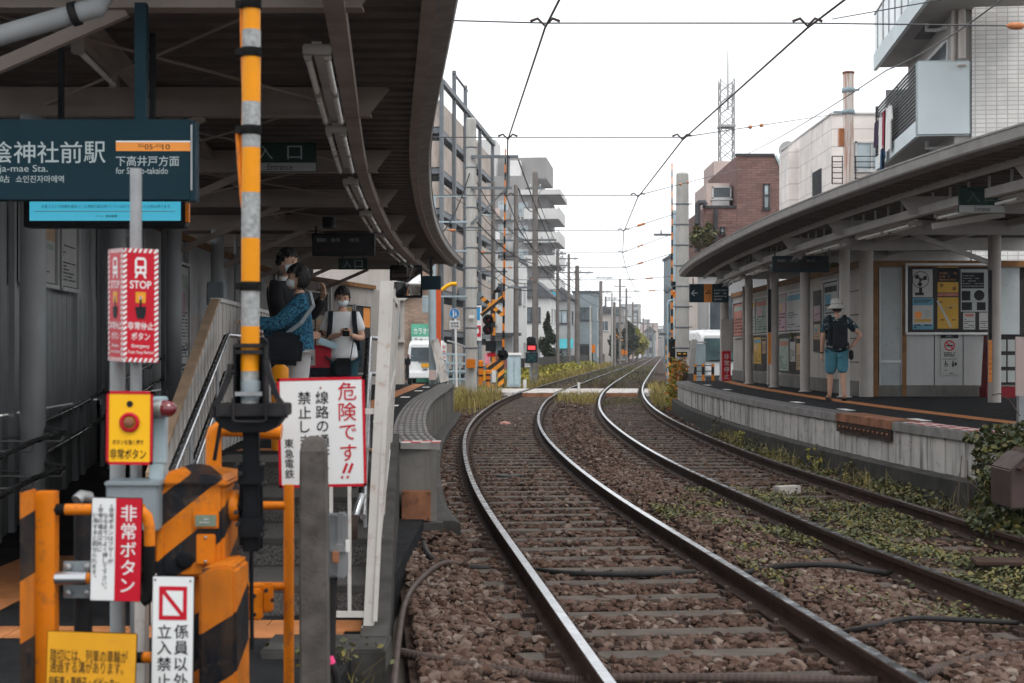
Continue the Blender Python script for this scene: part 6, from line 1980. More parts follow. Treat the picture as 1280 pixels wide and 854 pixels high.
# seven-storey apartment block
AY = 172.0
x1, zt = XZ(699, 236, AY)
t = building('apartment_block', 'grey seven storey apartment block with pale stepped balconies', (x1 - 3.0, AY, 0), ANG)
lbox('main_wall', t, K['apt_gr'], (-10, 0, 0, -.3, 14, zt + 1.6))
lbox('side_wing', t, K['apt_gr'], (-.299, 1.2, 0, 1.4, 14, zt - .8))
lbox('roof_parapet', t, K['apt_gr'], (-6, 3, zt + 1.6, 1.2, 14, zt + 4.2))
lbox('stair_tower', t, K['apt_wh'], (-9.2, .5, zt + 1.6, -4.8, 6, zt + 6.1))
lbox('roof_slab', t, K['apt_wh'], (-1.6, -.9, zt - .8, 3.2, 12, zt - .2))
for k_ in range(7):
 z = zt - 2.85 - k_ * 2.82
 if z < .5: break
 lbox('balcony', t, K['apt_wh'], (-1.2, -1.0, z - .9, 3.0, -.85, z + .35), (2.85, -.849, z - .9, 3.0, 11, z + .35), (-1.2, -.849, z - .9, 2.849, 11, z - .75))
 lbox('balcony', t, K['apt_gr'], (-7.4, -.9, z - .9, -2.9, -.75, z + .25), (-7.4, -.749, z - .9, -2.9, -.01, z - .75))
 win(t, 'F', 1, -6.8, z + .05, 1.8, 1.35, 'frame_l', 'glass'); win(t, 'F', 1, -4.4, z + .05, 1.2, 1.35, 'frame_l', 'glass_l'); win(t, 'F', 1, -2.1, z - .5, 1.3, 1.7, 'frame_l', 'glass_l')
 win(t, 'S', 1, 2.2, z + .0, 2.2, 1.3, 'frame_d', 'glass', off=1.4); win(t, 'S', 1, 6.5, z + .0, 2.2, 1.3, 'frame_d', 'glass', off=1.4)
for k_ in range(6):
 z = zt - 2.85 - k_ * 2.82
 lbox('air_conditioner', t, K['frame_l'], (-2.75, -.35, z - .85, -1.95, -.02, z - .2))
 lbox('downpipe', t, K['frame_l'], (-2.62, -.12, z - 2.0, -2.52, -.02, z + .82))
 lbox('balcony_rail', t, K['frame_d'], (-1.2, -.97, z + .5, 3.0, -.93, z + .56), (2.9, -.929, z + .5, 2.96, 11, z + .56))
 for q_ in range(3): lbox('hung_laundry', t, K[('house_w', 'house_bl', 'house_pk')[(q_ + k_) % 3]], (-6.9 + q_ * 1.1, -1.0, z - .5, -6.3 + q_ * 1.1, -.93, z + .45))
lbox('water_tank', t, K['house_w'], (-3.4, 1, zt + 1.6, -1.8, 2.6, zt + 3.6))
# right of the tracks: brick building
BY = 62.0
xb0, zb = XZ(921, 195, BY); xb1, _ = XZ(992, 195, BY)
t = building('brick_building', 'brown brick building with teal sloping roof above the right canopy', (xb0, BY, 0), 0)
w = xb1 - xb0
xs, zs_ = XZ(968, 196, BY); _, zr = XZ(0, 238, BY)
m = MB(); m.prism([(0, 0, 0), (w, 0, 0), (w, 0, zr - .4), (xs - xb0, 0, zb), (0, 0, zb)], (0, 9, 0)); m.build('wall', K['brick_r'], t, local=True)
m = MB(); m.prism([(w + .03, -.06, zr - .42), (w + .03, -.06, zr - .2), (xs - xb0 + .1, -.06, zb + .02), (xs - xb0, -.06, zb + .02)], (0, 9.1, 0)); m.build('sloping_roof', K['roof_teal'], t, local=True)
m = MB(); m.prism([(xs - xb0 + .02, -.01, zb - .02), (w, -.01, zr - .42), (w + .6, 1.6, zr + .3), (w + .1, 1.8, zb - .1)], (0, .5, .0)); m.build('roof_plane', K['roof_teal'], t, local=True)
lbox('coping', t, K['frame_d'], (-.05, -.07, zb, xs - xb0, .2, zb + .1))
x_, z_ = XZ(880, 260, BY)
lbox('low_wing', t, K['brick_r'], (x_ - xb0, .02, 0, -.001, 9, z_)); lbox('wing_coping', t, K['frame_d'], (x_ - xb0 - .05, -.05, z_, -.002, .2, z_ + .1))
for (a_, b2, c_, d_) in ((954, 230, 962, 261), (885, 285, 893, 300), (900, 284, 906, 292)):
 x0, z1 = XZ(a_, b2, BY); x1, z0 = XZ(c_, d_, BY); win(t, 'F', -1, x0 - xb0, z0, x1 - x0, z1 - z0, 'frame_d', 'glass_l', bars=0)
 if b2 == 230: lbox('window_mullion', t, K['frame_d'], (x0 - xb0, -.07, (z0 + z1) / 2, x1 - xb0, .01, (z0 + z1) / 2 + .07))
m = MB(); a_ = P(872, 300, BY - .2); b2 = P(872, 256, BY - .2); c_ = P(880, 253, BY - .2)
o_ = Vector((xb0, BY, 0)); m.tube([P(872, 420, BY - .2) - o_, b2 - o_, P(874, 253.5, BY - .2) - o_, c_ - o_, P(882, 257, BY - .2) - o_], .13, 8); m.tube([P(895, 262, BY - .15) - o_, P(895, 330, BY - .15) - o_], .09, 8); m.build('black_pipe', K['frame_d'], t, local=True)
x0, z1 = XZ(883, 229, BY + 1); x1, z0 = XZ(912, 261, BY + 1)
lbox('roof_hut', t, K['house_pk'], (x0 - xb0, 1, z_, x1 - xb0, 5, z1));
win(t, 'F', -1, x0 - xb0 + .25, z_ + .5, .85, .55, 'frame_l', 'glass', off=1.0, bars=0); lbox('vent', t, K['alu'], (x0 - xb0 + .25, .93, z_ + .1, x0 - xb0 + 1.0, .99, z_ + .42))
lbox('rear_block', t, K['house_pk'], (.3, 9.2, 0, 5.2, 13, zb + 1.0))
m = MB(); a_ = P(985, 188, BY + 8) - o_; m.lathe([(0, 0), (.3, .06), (.42, .2), (.4, .2), (0, .05)], a_, 14, axis=(-.5, -.8, .25)); m.tube([a_, a_ + Vector((.1, .3, -1.5))], .04, 6); m.build('dish_antenna', K['house_gr'], t, local=True)
# radio mast
MY = 95.0
xm, zt = XZ(908, 100, MY)
t = thing('radio_mast', 'slender lattice radio mast rising behind the brick building', 'mast', (xm, MY, 0))
m = MB()
w = .46
cor = [(-w, -w), (w, -w), (w, w), (-w, w)]
for (a_, b2) in cor: m.tube([(xm + a_, MY + b2, 0), (xm + a_, MY + b2, zt)], .05, 5)
z = 6.0
while z < zt - .8:
 for i in range(4):
  a_, b2 = cor[i], cor[(i + 1) % 4]
  m.tube([(xm + a_[0], MY + a_[1], z), (xm + b2[0], MY + b2[1], z + .75)], .027, 4, cap=False); m.tube([(xm + b2[0], MY + b2[1], z), (xm + a_[0], MY + a_[1], z + .75)], .027, 4, cap=False)
 z += .75
m.build('lattice', K['house_gr'], t)
m = MB(); m.box(xm - .55, MY - .55, zt - 3.2, xm + .55, MY + .55, zt - 3.05); m.build('platform', K['house_gr'], t)
_, z2 = XZ(0, 64, MY)
m = MB(); m.tube([(xm + .1, MY, zt - 2), (xm + .1, MY, z2)], [.07, .035], 6); m.tube([(xm - .35, MY, zt), (xm - .35, MY, zt + .5)], .02, 5); m.tube([(xm + .46, MY, zt), (xm + .46, MY, zt + .6)], .02, 5); m.build('aerial', K['house_gr'], t)
# white tiled building
WY = 48.0
xw, zw = XZ(1040, 143, WY)
t = building('tiled_building', 'white large-tiled building behind the rusty flue pipe', (xw, WY, 0), 0)
lbox('front_wall', t, K['tile_w'], (0, 0, 0, 8, 9, zw))
lbox('side_wing', t, K['tile_w'], (-.02, 3.2, 0, -.001, 7.5, zw - .001), (-.35, 5.6, 0, -.021, 7.6, zw - .35))
lbox('recess_shade', t, K['shade_in'], (-.012, 1.6, 3, -.0005, 3.1, zw - 1.6))  # flat dark plate on the wall, painting the shade of a recess
x0, z1 = XZ(1067, 178, WY); x1, z0 = XZ(1096, 216, WY)
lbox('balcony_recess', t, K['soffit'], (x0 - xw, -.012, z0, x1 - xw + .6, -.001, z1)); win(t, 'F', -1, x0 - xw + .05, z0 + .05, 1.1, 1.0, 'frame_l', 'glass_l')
m = MB()
xa, za = XZ(1036, 198, WY); xb_, zb2 = XZ(1094, 232, WY)
for k_ in range(6): z = zb2 + (za - zb2) * k_ / 5; m.bar((xa - xw, -.5, z), (xb_ - xw, -.5, z), .04, .03)
for x in (xa - xw, xa - xw + .35, (xa + xb_) / 2 - xw, xb_ - xw): m.bar((x, -.5, zb2), (x, -.5, za), .04, .04, up=(0, 1, 0))
m.box(xa - xw, -.6, zb2 - .2, xb_ - xw, -.001, zb2 - .05, K['tile_w']); m.build('balcony_railing', K['frame_d'], t, local=True)
m = MB()
for k_ in range(7): m.bar((-.3, 3.3, 6.0 + k_ * .14), (-.3, 4.8, 6.0 + k_ * .14), .03, .03)
for y in (3.3, 4.8): m.bar((-.3, y, 5.9), (-.3, y, 6.9), .04, .04, up=(0, 1, 0))
m.build('side_railing', K['frame_d'], t, local=True)
lbox('roof_edge', t, K['apt_wh'], (-.05, -.05, zw, 8, 9, zw + .06))
# rusty flue pipe
CY = 44.0
xc, zc = XZ(1060.5, 90, CY)
t = thing('flue_pipe', 'tall rust-streaked white flue pipe with blue collars', 'pipe', (xc, CY, 0))
m = MB(); m.tube([(xc, CY, 0), (xc, CY, zc)], .165, 18); m.lathe([(.165, 0), (.185, 0), (.185, .06), (.165, .06)], (xc, CY, zc - .06), 18, K['rust_lite']); m.build('pipe', K['rustpipe'], t)
for py in (113, 140.5):
 m = MB(); _, z = XZ(0, py, CY); m.lathe([(.166, -.07), (.20, -.07), (.20, .07), (.166, .07)], (xc, CY, z), 18); m.obox((xc - .3 if py > 120 else xc + .15, CY - .05, z), (.35, .06, .06)); m.build('collar', K['paleblue'], t)
x0, z1 = XZ(1048, 161, CY); x1, z0 = XZ(1054, 183, CY)
MB().box(x0, CY - .1, z0, x1, CY + .1, z1).build('rust_box', K['insul'], t)
# the apartment house with balconies, upper right
t = building('balcony_apartments', 'pale tiled apartment house with blue grey balconies at upper right', (9.66, 34, 0), ANG)
HB = [4.0, 6.92, 9.85, 12.4]
lbox('tiled_wall', t, K['tile_g'], (1.3, 0, 0, 11, 6.7, 17))
lbox('wall_strip', t, K['soffit'], (.92, .12, 0, 1.299, 6.65, 17))
for k_, z in enumerate(HB[:3]):
 fr = (0 if k_ < 2 else -.02)
 Lb = 6.6 if k_ < 2 else 7.0
 z -= .02
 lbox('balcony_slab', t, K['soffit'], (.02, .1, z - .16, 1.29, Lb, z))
 if k_ < 2:
  lbox('balcony_front', t, K['balc'], (0, -.0, z - .25, 1.285, .09, z + 1.56), bev=.05)
  lbox('balcony_kerb', t, K['balc'], (0, .091, z - .25, .09, Lb, z + .12))
  m = MB()
  for i in range(15): m.box(.02, .1, z + .2 + i * .092, .06, Lb - .06, z + .235 + i * .092)
  m.build('railing_slats', K['frame_d'], t, local=True)
  lbox('railing_post', t, K['frame_d'], (.0, Lb - .06, z + .12, .08, Lb, z + 1.58)); lbox('railing_post', t, K['frame_d'], (.065, 3.2, z + .12, .09, 3.26, z + 1.55))
  lbox('divider', t, K['house_gr'], (.25, Lb - .3, z, 1.29, Lb - .24, z + 2.0))
 else:
  lbox('balcony_kerb', t, K['balc'], (0, -7, z - .25, .1, Lb, z + .22))
  m = MB(); m.box(.03, -7, z + .221, .06, Lb, z + 1.3); m.build('glass_screen', K['glass_l'], t, local=True)
  m = MB()
  for i in range(14): m.box(.01, -6.9 + i * 1.02, z + .221, .08, -6.85 + i * 1.02, z + 1.34)
  m.box(.01, -7, z + 1.341, .08, Lb, z + 1.39); m.build('screen_frame', K['frame_l'], t, local=True)
  lbox('soffit_vent', t, K['frame_d'], (.5, 1.6, z - .19, .95, 3.2, z - .161))
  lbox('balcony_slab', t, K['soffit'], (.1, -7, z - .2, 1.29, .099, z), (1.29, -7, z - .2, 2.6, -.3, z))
 m = MB(); m.tube([(.5, 1.4, z - .17), (.5, 1.4, z - .34), (.75, 1.35, z - .36), (1.2, .6, z - .36)], .055, 8); m.build('drain_pipe', K['frame_l'], t, local=True)
 g = MB(); g.box(.905, .9, z + .05, .919, 3.6, z + 2.2); o = g.build('balcony_door', K['glass'], t, local=True)
 lbox('door_frame', o, K['frame_l'], (.88, .8, z + .02, .918, .9, z + 2.3), (.88, 3.6, z + .02, .918, 3.7, z + 2.3), (.88, .9, z + 2.2, .918, 3.6, z + 2.3))
m = MB(); m.tube([(1.05, -.1, 8.46), (1.05, -.1, 17)], .085, 12); m.tube([(.88, .05, 8.2), (.88, .05, 17)], .05, 10)
for z in (8.3, 10.2): m.lathe([(.085, -.02), (.105, -.02), (.105, .02), (.085, .02)], (1.05, -.1, z), 12)
m.build('downpipe', K['house_be'], t, local=True)
# washing hung on the lower balcony
def garment(label, y, z, w, h, mt, mt2=None, x=-.07):
 m = MB()
 rr = random.Random(int(y * 100))
 n_ = 7
 vv, ff = [], []
 for i in range(n_ + 1):
  f_ = i / n_
  ww = w * (1.0 if f_ > .2 else .75 + f_)
  for j in range(5):
   u = j / 4 - .5
   vv.append((x - .035 * math.cos(j * 2.1 + y * 3) - .02 * f_, y + u * ww, z - h * f_))
 for i in range(n_):
  for j in range(4): ff.append((i * 5 + j, i * 5 + j + 1, i * 5 + j + 6, i * 5 + j + 5))
 vv2 = [(a_ - .03, b2, c_) for a_, b2, c_ in vv]
 m.add(vv, ff, mt, True); m.add(vv2, [f_[::-1] for f_ in ff], mt2 or mt, True)
 for j, s_ in ((0, -1), (4, 1)):
  m.prism([(x - .03, y + s_ * w * .38, z), (x - .03, y + s_ * w * .5, z - .02), (x - .03, y + s_ * w * .85, z - h * .33), (x - .03, y + s_ * w * .6, z - h * .38)], (.04, 0, 0), mt)
 m.tube([(x - .02, y - w * .25, z + .01), (x - .02, y, z + .09), (x - .02, y + w * .25, z + .01)], .008, 5, K['frame_l'])
 o = m.build('hung_garment', mt, local=True)
 R_z = Matrix.Rotation(ANG, 3, 'Z')
 o.rotation_euler = (0, 0, ANG); o.location = (9.66, 34, 0)
 return tag(o, label, 'laundry', 'washing on the lower balcony')
garment('white shirt hung nearest on the lower balcony railing', 3.5, 7.95, .55, 1.15, K['white'])
garment('crimson shirt hung between white garments on the balcony', 4.25, 7.95, .5, 1.1, mat('crimson_cloth', (.30, .03, .06), .9))
garment('navy trousers hung low under the crimson shirt', 4.3, 6.95, .4, .75, mat('navy_cloth', (.02, .06, .13), .9), x=-.12)
garment('long white garment hung left of the crimson shirt', 5.0, 7.9, .4, 1.25, K['white'])
garment('small dark purple garment at the far end of the balcony', 5.6, 7.9, .55, .7, mat('purple_cloth', (.05, .03, .06), .9))
# glass-fronted shop behind the van on the right
t = building('glass_shop', 'shop with tall white framed glass doors behind the white truck', (7.6, 57.5, 0), 0)
lbox('wall', t, K['house_gr'], (-.6, .1, 0, 6, 4, 4.6)); lbox('parapet', t, K['frame_d'], (-.7, -.05, 4.6, 6, 4, 5.0))
for i in range(3): win(t, 'F', -1, .35 + i * 1.5, .2, 1.4, 3.6, 'white' if False else 'frame_l', 'glass', off=.08, bars=0)
lbox('corner_pier', t, K['house_be'], (-.55, -.05, 0, -.1, .09, 4.59))
t = house('teal grey narrow building left of the big concrete pole at right', 845, 880, 318, 98, 'house_bl', 8, 0, side=-1, storeys=3, ang=0)
t = house('pale low building seen beside the right crossing gate', 836, 850, 400, 190, 'house_w', 10, 0, side=-1, storeys=3)
# ------------------------------------------------------------------ poles, signals, vehicles
def utility_pole(label, px, Y, ptop, r, arms=(), group='concrete utility poles', bands=True, mt='pole_conc', base=-.1, taper=.75, lamp=None):
 x, zt = XZ(px, ptop, Y)
 t = thing('utility_pole', label, 'utility pole', (x, Y, base), group)
 m = MB(); m.tube([(x, Y, base), (x, Y, base + (zt - base) * .5), (x, Y, zt)], [r, r * (1 + taper) / 2, r * taper], 14); m.lathe([(r * taper, 0), (r * taper * .8, .05), (0, .06)], (x, Y, zt), 14); m.build('shaft', K[mt], t)
 if bands:
  m = MB()
  z = 1.6
  while z < zt - .4:
   rr_ = r * (1 - (1 - taper) * z / zt)
   m.lathe([(rr_ + .001, -.025), (rr_ + .012, -.02), (rr_ + .012, .02), (rr_ + .001, .025)], (x, Y, z), 12)
   for sx in (-1, 1): m.box(x + sx * rr_, Y - .02, z, x + sx * (rr_ + .10), Y + .02, z + .03)
   z += .62
  m.build('step_band', K['steel_dk'], t)
 for (za, w, s0) in arms:
  m = MB(); m.box(x - w * (1 - s0), Y - .05, za, x + w * s0, Y + .05, za + .09); m.bar((x, Y - .05, za - .45), (x + w * s0 * .7, Y - .05, za), .03, .03); m.build('crossarm', K['steel_dk'], t)
  n_ = max(2, int(w / .45))
  for i in range(n_):
   xi = x - w * (1 - s0) + w * (i + .5) / n_
   m = MB(); m.lathe([(.02, 0), (.05, .03), (.03, .07), (.05, .10), (.02, .16), (0, .17)], (xi, Y, za + .09), 8); m.build('insulator', K['frame_l'], t)
 return t, x, zt
t, x, zt = utility_pole('thick pale concrete pole with step bands left of the tracks', 589, 44, 150, .185, ((5.6, .5, .5),), taper=.85)
m = MB()
_, z1 = XZ(0, 197, 44); _, z2 = XZ(0, 236, 44)
x2, _ = XZ(648, 197, 44)
m.bar((x, 43.8, z1), (x2, 43.8, z1), .07, .09); m.bar((x, 43.8, z2), (x2 - .2, 43.8, z2), .06, .08); m.bar((x, 43.8, z2 - 1.1), (x2 - .35, 43.8, z2), .05, .06)
m.bar((x2 - .3, 43.8, z2), (x2 - .3, 43.8, z1), .07, .07, up=(0, 1, 0)); m.build('bracket_frame', K['steel_dk'], t)
for (dz) in (1.2, 2.0, 2.9, 4.3):
 m = MB(); m.bar((x - 1.6, 43.9, z1 - dz), (x, 43.9, z1 - dz), .05, .05); m.box(x - 1.5, 43.75, z1 - dz - .5, x - 1.1, 44.05, z1 - dz - .05); m.build('equipment_box', K['paleblue'], t)
m = MB(); bx(m, 583, 449, 594, 460, 43.7, .1); m.build('orange_plate', K['orange'], t)
m = MB(); bx(m, 586, 394, 593, 398, 43.75, .02); m.build('white_plate', K['white_sign'], t)
DKP = 'dark weathered utility poles'
K['pole_dk'] = mat('weathered_dark_pole', (.17, .155, .145), .9, 0, .2, 3, .2, 40, streak=.3, dirt=(.09, .08, .075))
utility_pole('thick dark utility pole rising before the white gabled house', 669, 66, 216, .16, ((9.0, .9, .5), (6.6, 1.8, .55), (4.4, 1.6, .2)), DKP, False, 'pole_dk')
t, x, zt = utility_pole('dark utility pole close behind the thick dark one', 645, 74, 232, .15, ((8.2, 1.8, .5), (7.2, 1.6, .5), (6.2, 1.6, .5)), DKP, False, 'pole_dk')
m = MB(); m.lathe([(.0, 0), (.28, .02), (.28, .75), (.0, .8)], (x - .4, 74, 6.4), 12); m.build('transformer', K['house_gr'], t)
utility_pole('slim dark pole rising right of the crossing arm', 617, 78, 228, .12, ((6.8, 1.5, .5), (5.8, 1.5, .5)), DKP, False, 'pole_dk')
utility_pole('slim grey pole before the apartment balconies', 697, 96, 312, .13, ((8.0, 1.2, .5), (7.2, 1.4, .6)), DKP, False, 'pole_dk')
utility_pole('slim pole with small crossarms left of the blue grey house', 711, 112, 318, .14, ((8.7, 1.5, .5), (7.6, 1.5, .5)), DKP, False, 'pole_dk')
utility_pole('stout brown pole with side bracket before the blue grey house', 721.5, 101, 333, .20, ((7.0, 1.2, .95),), DKP, False, 'pole_dk')
utility_pole('brown pole with twin insulator arm past the blue grey house', 751, 132, 352, .20, ((8.2, 1.6, .7), (6.9, 1.2, .8)), DKP, False, 'pole_dk')
utility_pole('thin far pole left of the hazy row of flats', 775, 165, 349, .15, ((8.9, 1.4, .5),), DKP, False, 'pole_dk')
utility_pole('thin far pole next to the last trees', 783, 185, 361, .16, ((8.4, 1.4, .5),), DKP, False, 'pole_dk')
utility_pole('pale thin pole between two far brown poles', 765, 150, 366, .12, ((7, 1.2, .5),), DKP, False, 'pole_conc')
for i, (px, Yp, tp) in enumerate(((757, 200, 371), (791, 210, 378), (797, 235, 388), (810, 270, 400), (816, 300, 405), (768, 142, 378))):
 utility_pole(['far slim pole before the grey flats', 'far slim pole right of the leafy tree', 'slim pole near the yellowish tree', 'tiny pole near the vanishing point', 'tiniest pole at the end of the line', 'slim pole between the far brown poles'][i], px, Yp, tp, .17, ((6.5, 1.6, .5),), DKP, False, 'pole_dk')
utility_pole('farthest pole left of the vanishing tracks', 804, 250, 398, .16, ((6.2, 2.2, .3),), DKP, False, 'pole_dk')
utility_pole('pale stub pole before the blue grey house front', 738, 128, 384, .11, (), DKP, False, 'pole_conc')
t, x, zt = utility_pole('thick pale concrete pole at the end of the right canopy', 853, 43, 218, .215, (), taper=.88)
m = MB(); bx(m, 846, 440, 859, 446, 42.75, .03, K['ink']); bx(m, 847.5, 441.6, 851, 443, 42.74, .01, K['yel_sign']); bx(m, 854, 441.6, 857.5, 443, 42.74, .01, K['yel_sign']); m.build('number_plate', K['ink'], t)
utility_pole('pale blue pole half hidden behind the right concrete pole', 843, 58, 264, .15, ((6.2, 1.2, .3),), 'concrete utility poles', False, 'paleblue')
# pale blue post and orange strut at the far end of the left platform
t = thing('lamp_post', 'pale blue grey post with white leaning stay at the platform end', 'post', P(541, 478, 41))
m = MB(); m.tube([P(541, 480, 41), P(540, 330, 41)], .11, 14); m.build('post', K['paleblue'], t)
m = MB(); m.bar(P(556, 478, 40.6), P(543, 425, 40.8), .24, .2, up=(0, 1, 0)); m.build('stay', K['conc_lite'], t)
m = MB(); bx(m, 536, 463, 545, 475, 40.5, .3); m.build('foot_block', K['house_pk'], t)
t = thing('orange_banner_post', 'tall orange red post beside the pale blue post', 'post', P(548, 478, 42.5))
m = MB(); bx(m, 544.5, 355, 551, 444, 42.5, .1); m.build('strip', mat('orange_red_strip', (.62, .10, .03), .5), t)
m = MB(); bx(m, 546.5, 444, 549, 479, 42.52, .06); m.build('post', K['galv'], t)
m = MB(); m.tube([P(552, 363, 43), P(558, 358, 43), P(564, 355, 43), P(571, 355, 43)], .06, 8); m.build('yellow_hose_cover', K['yel_sign'], t)
# round pedestrian sign
Y0 = 47; k = Y0 / F
t = thing('pedestrian_sign', 'round blue pedestrian road sign with white plate on white post', 'road sign', P(571, 478, Y0))
m = MB(); m.tube([P(571, 484, Y0 + .04), P(569, 388, Y0 + .04)], .035, 10); m.build('post', K['white'], t)
m = MB(); c_ = P(568, 392, Y0); m.lathe([(.0, 0), (.17, 0), (.17, .02), (0, .02)], c_, 28, K['white_sign'], axis=(0, 1, 0), smooth=False)
s = Sheet(m, (0, Y0 - .001, CH), lift=.004); u, v = q(568, 392); s.disc(u, v, .158, mat('road_sign_blue', (.02, .20, .50), .4), 1, 28)
for (du, sc_) in ((-.03, 1.0), (.05, .62)):
 s.disc(u + du, v + .09 * sc_ - .01, .022 * sc_ + .006, K['white_sign'], 2, 10); s.poly([(u + du - .03 * sc_, v + .055 * sc_ - .01), (u + du + .03 * sc_, v + .055 * sc_ - .01), (u + du + .022, v - .03), (u + du + .03, v - .11 * sc_ - .01), (u + du - .03, v - .11 * sc_ - .01), (u + du - .02, v - .03)], K['white_sign'], 2)
m.build('disc', K['white_sign'], t)
m = MB(); bx(m, 562, 401, 575, 411, Y0, .02, K['white_sign']); s = Sheet(m, (0, Y0 - .001, CH), lift=.004); tx(s, '自転車', 563.5, 402.5, 573.5, 405.5, K['ink'], .01); tx(s, '歩行者', 563.5, 406.5, 573.5, 409.5, K['ink'], .01); m.build('plate', K['white_sign'], t)
# pale blue guard fence by the lane, red-blue shop sign
t = thing('guard_railing', 'pale blue grey metal guard fence at the lane beside the crossing', 'fence', P(568, 479, 50))
m = MB()
for i in range(6):
 a_ = P(552 + i * 7.6, 481, 50 + i * .25); m.bar(a_, a_ + Vector((0, 0, 1.12)), .06, .06, up=(0, 1, 0))
m.build('post', K['paleblue'], t)
m = MB()
for dz in (.2, .48, .76, 1.08): a_, b2 = P(552, 481, 50), P(590, 481, 51.3); m.bar(a_ + Vector((0, -.03, dz)), b2 + Vector((0, -.03, dz)), .05, .08)
m.build('rail', K['paleblue'], t)
t = thing('shop_sign', 'narrow blue white and red shop sign behind the thick concrete pole', 'sign', P(598, 432, 62))
m = MB(); bx(m, 588, 382, 602, 426, 62, .2, K['white_sign']); bx(m, 590, 384, 600, 400, 61.98, .015, mat('shop_blue', (.03, .25, .5), .5)); bx(m, 589, 407, 601, 421, 61.98, .015, K['red']); s = Sheet(m, P(595, 414, 61.97), lift=.004); s.disc(0, 0, .14, K['white_sign'], 1, 12); m.build('panel', K['white_sign'], t)
m = MB(); m.tube([P(600, 484, 62.1), P(600, 382, 62.1)], .06, 8); m.build('post', K['greybox'], t)
t = thing('shop_front_sign', 'small white sign with red characters by the pale guard fence', 'sign', P(556, 452, 55))
m = MB(); bx(m, 552, 429, 558, 450, 55, .1, K['white_sign']); s = Sheet(m, P(555, 430, 54.995), lift=.004); s.vtext('営業中', 0, -.02, .14, .2, K['red']); m.build('panel', K['white_sign'], t)
m = MB(); m.tube([P(555, 480, 55.1), P(555, 429, 55.1)], .04, 8); m.build('post', K['greybox'], t)
# crossing signal, gate, bollards on the left
HZ = mat_stripe('far_hazard_bands', (.75, .26, .03), (.02, .02, .022), (0, 0, 1.0), .52, .55)
HZ2 = mat_stripe('far_hazard_diagonal', (.78, .30, .03), (.02, .02, .022), (.8, 0, -1.0), .36, .5)
def crossing_signal(label, px, Y, pbot, ptop, sx):
 k_ = Y / F
 t = thing('crossing_signal', label, 'crossing signal', P(px, pbot, Y), 'level crossing signals')
 m = MB(); m.tube([P(px, pbot, Y), P(px, ptop, Y)], .065, 12); m.build('striped_post', HZ, t)
 m = MB(); c_ = P(px - 2 * sx, ptop + 17, Y - .1)
 for a_ in (.7, -.7): m.obox(c_ + Vector((0, -.02 if a_ > 0 else -.05, 0)), (1.05, .025, .15), Matrix.Rotation(a_, 3, 'Y'), HZ2)
 m.build('cross_board', HZ2, t)
 for (dx, dy) in ((-7 * sx, 34), (-7 * sx, 46)):
  m = MB(); c_ = P(px + dx, ptop + dy, Y - .1); m.lathe([(.0, .02), (.19, .02), (.2, 0), (.2, -.02), (0, -.02)], c_, 18, axis=(0, 1, 0), smooth=False); m.lathe([(.11, -.02), (.12, -.22), (.115, -.22), (.1, -.02)], c_, 14, axis=(0, 1, 0)); o = m.build('lamp_hood', K['black'], t)
  m = MB(); m.lathe([(.1, -.03), (.06, -.06), (0, -.07)], c_, 14, axis=(0, 1, 0)); m.build('lens', K['redlamp'], o)
 m = MB(); bx(m, px - 10, ptop + 60, px + 3, ptop + 73, Y - .2, .15); m.build('direction_box', K['black'], t)
 m = MB(); bx(m, px - 7 * sx - 1, ptop + 75, px - 7 * sx + 9, ptop + 80, Y - .1, .02); m.build('red_plate', K['red'], t)
 m = MB(); m.lathe([(0, 0), (.05, 0), (.06, .12), (.12, .25), (.13, .27), (0, .25)], P(px, ptop, Y), 12, axis=(.6 * sx, -.3, .35)); m.build('bell', K['black'], t)
 return t
crossing_signal('striped level crossing signal with cross board left of the tracks', 617, 52.5, 484, 366, 1)
def far_gate(label, px, Y, pbot, ptop, lean=0.0):
 t = thing('crossing_gate', label, 'crossing gate', P(px, pbot, Y), 'raised far crossing gates')
 m = MB(); bx(m, px - 5, pbot - 40, px + 3, pbot, Y, .3); m.build('machine_post', HZ2, t, bevel=.02)
 m = MB(); bx(m, px - 5, pbot - 46, px + 6, pbot - 38, Y - .1, .4); m.lathe([(0, -.1), (.2, -.1), (.2, .1), (0, .1)], P(px + 2, pbot - 40, Y), 14, axis=(0, 1, 0)); m.build('machine_head', K['black'], t)
 a_, b2 = P(px + 2, pbot - 40, Y - .15), P(px + 2 + lean, ptop, Y - .15)
 m = MB(); n_ = 26
 for i in range(n_):
  m.tube([a_.lerp(b2, i / n_), a_.lerp(b2, (i + 1) / n_)], .05 - .026 * i / n_, 8, K['orange'] if i % 2 else K['black'], cap=False)
 m.build('arm', K['orange'], t)
 return t
far_gate('raised striped gate arm at the left of the far crossing', 627, 54, 484, 186, 3)
t = far_gate('raised slender striped gate arm at the right of the far crossing', 838, 57, 470, 204, 0)
t = thing('hazard_board', 'orange and black leaning hazard boards at the far crossing gate', 'board', P(618, 482, 51.5))
m = MB(); m.obox(P(618, 459, 51.6), (.55, .03, .32), Matrix.Rotation(-.35, 3, 'Y')); m.build('upper_board', HZ2, t)
m = MB(); bx(m, 604, 463, 613, 476, 51.4, .05); m.build('yellow_box', K['yel_sign2'], t)
m = MB(); bx(m, 615, 463, 620, 478, 51.35, .02, K['white_sign']); m.build('white_plate', K['white_sign'], t)
m = MB(); bx(m, 607, 455, 609, 483, 51.65, .06); bx(m, 617, 455, 619, 483, 51.65, .06); m.build('legs', K['steel_dk'], t)
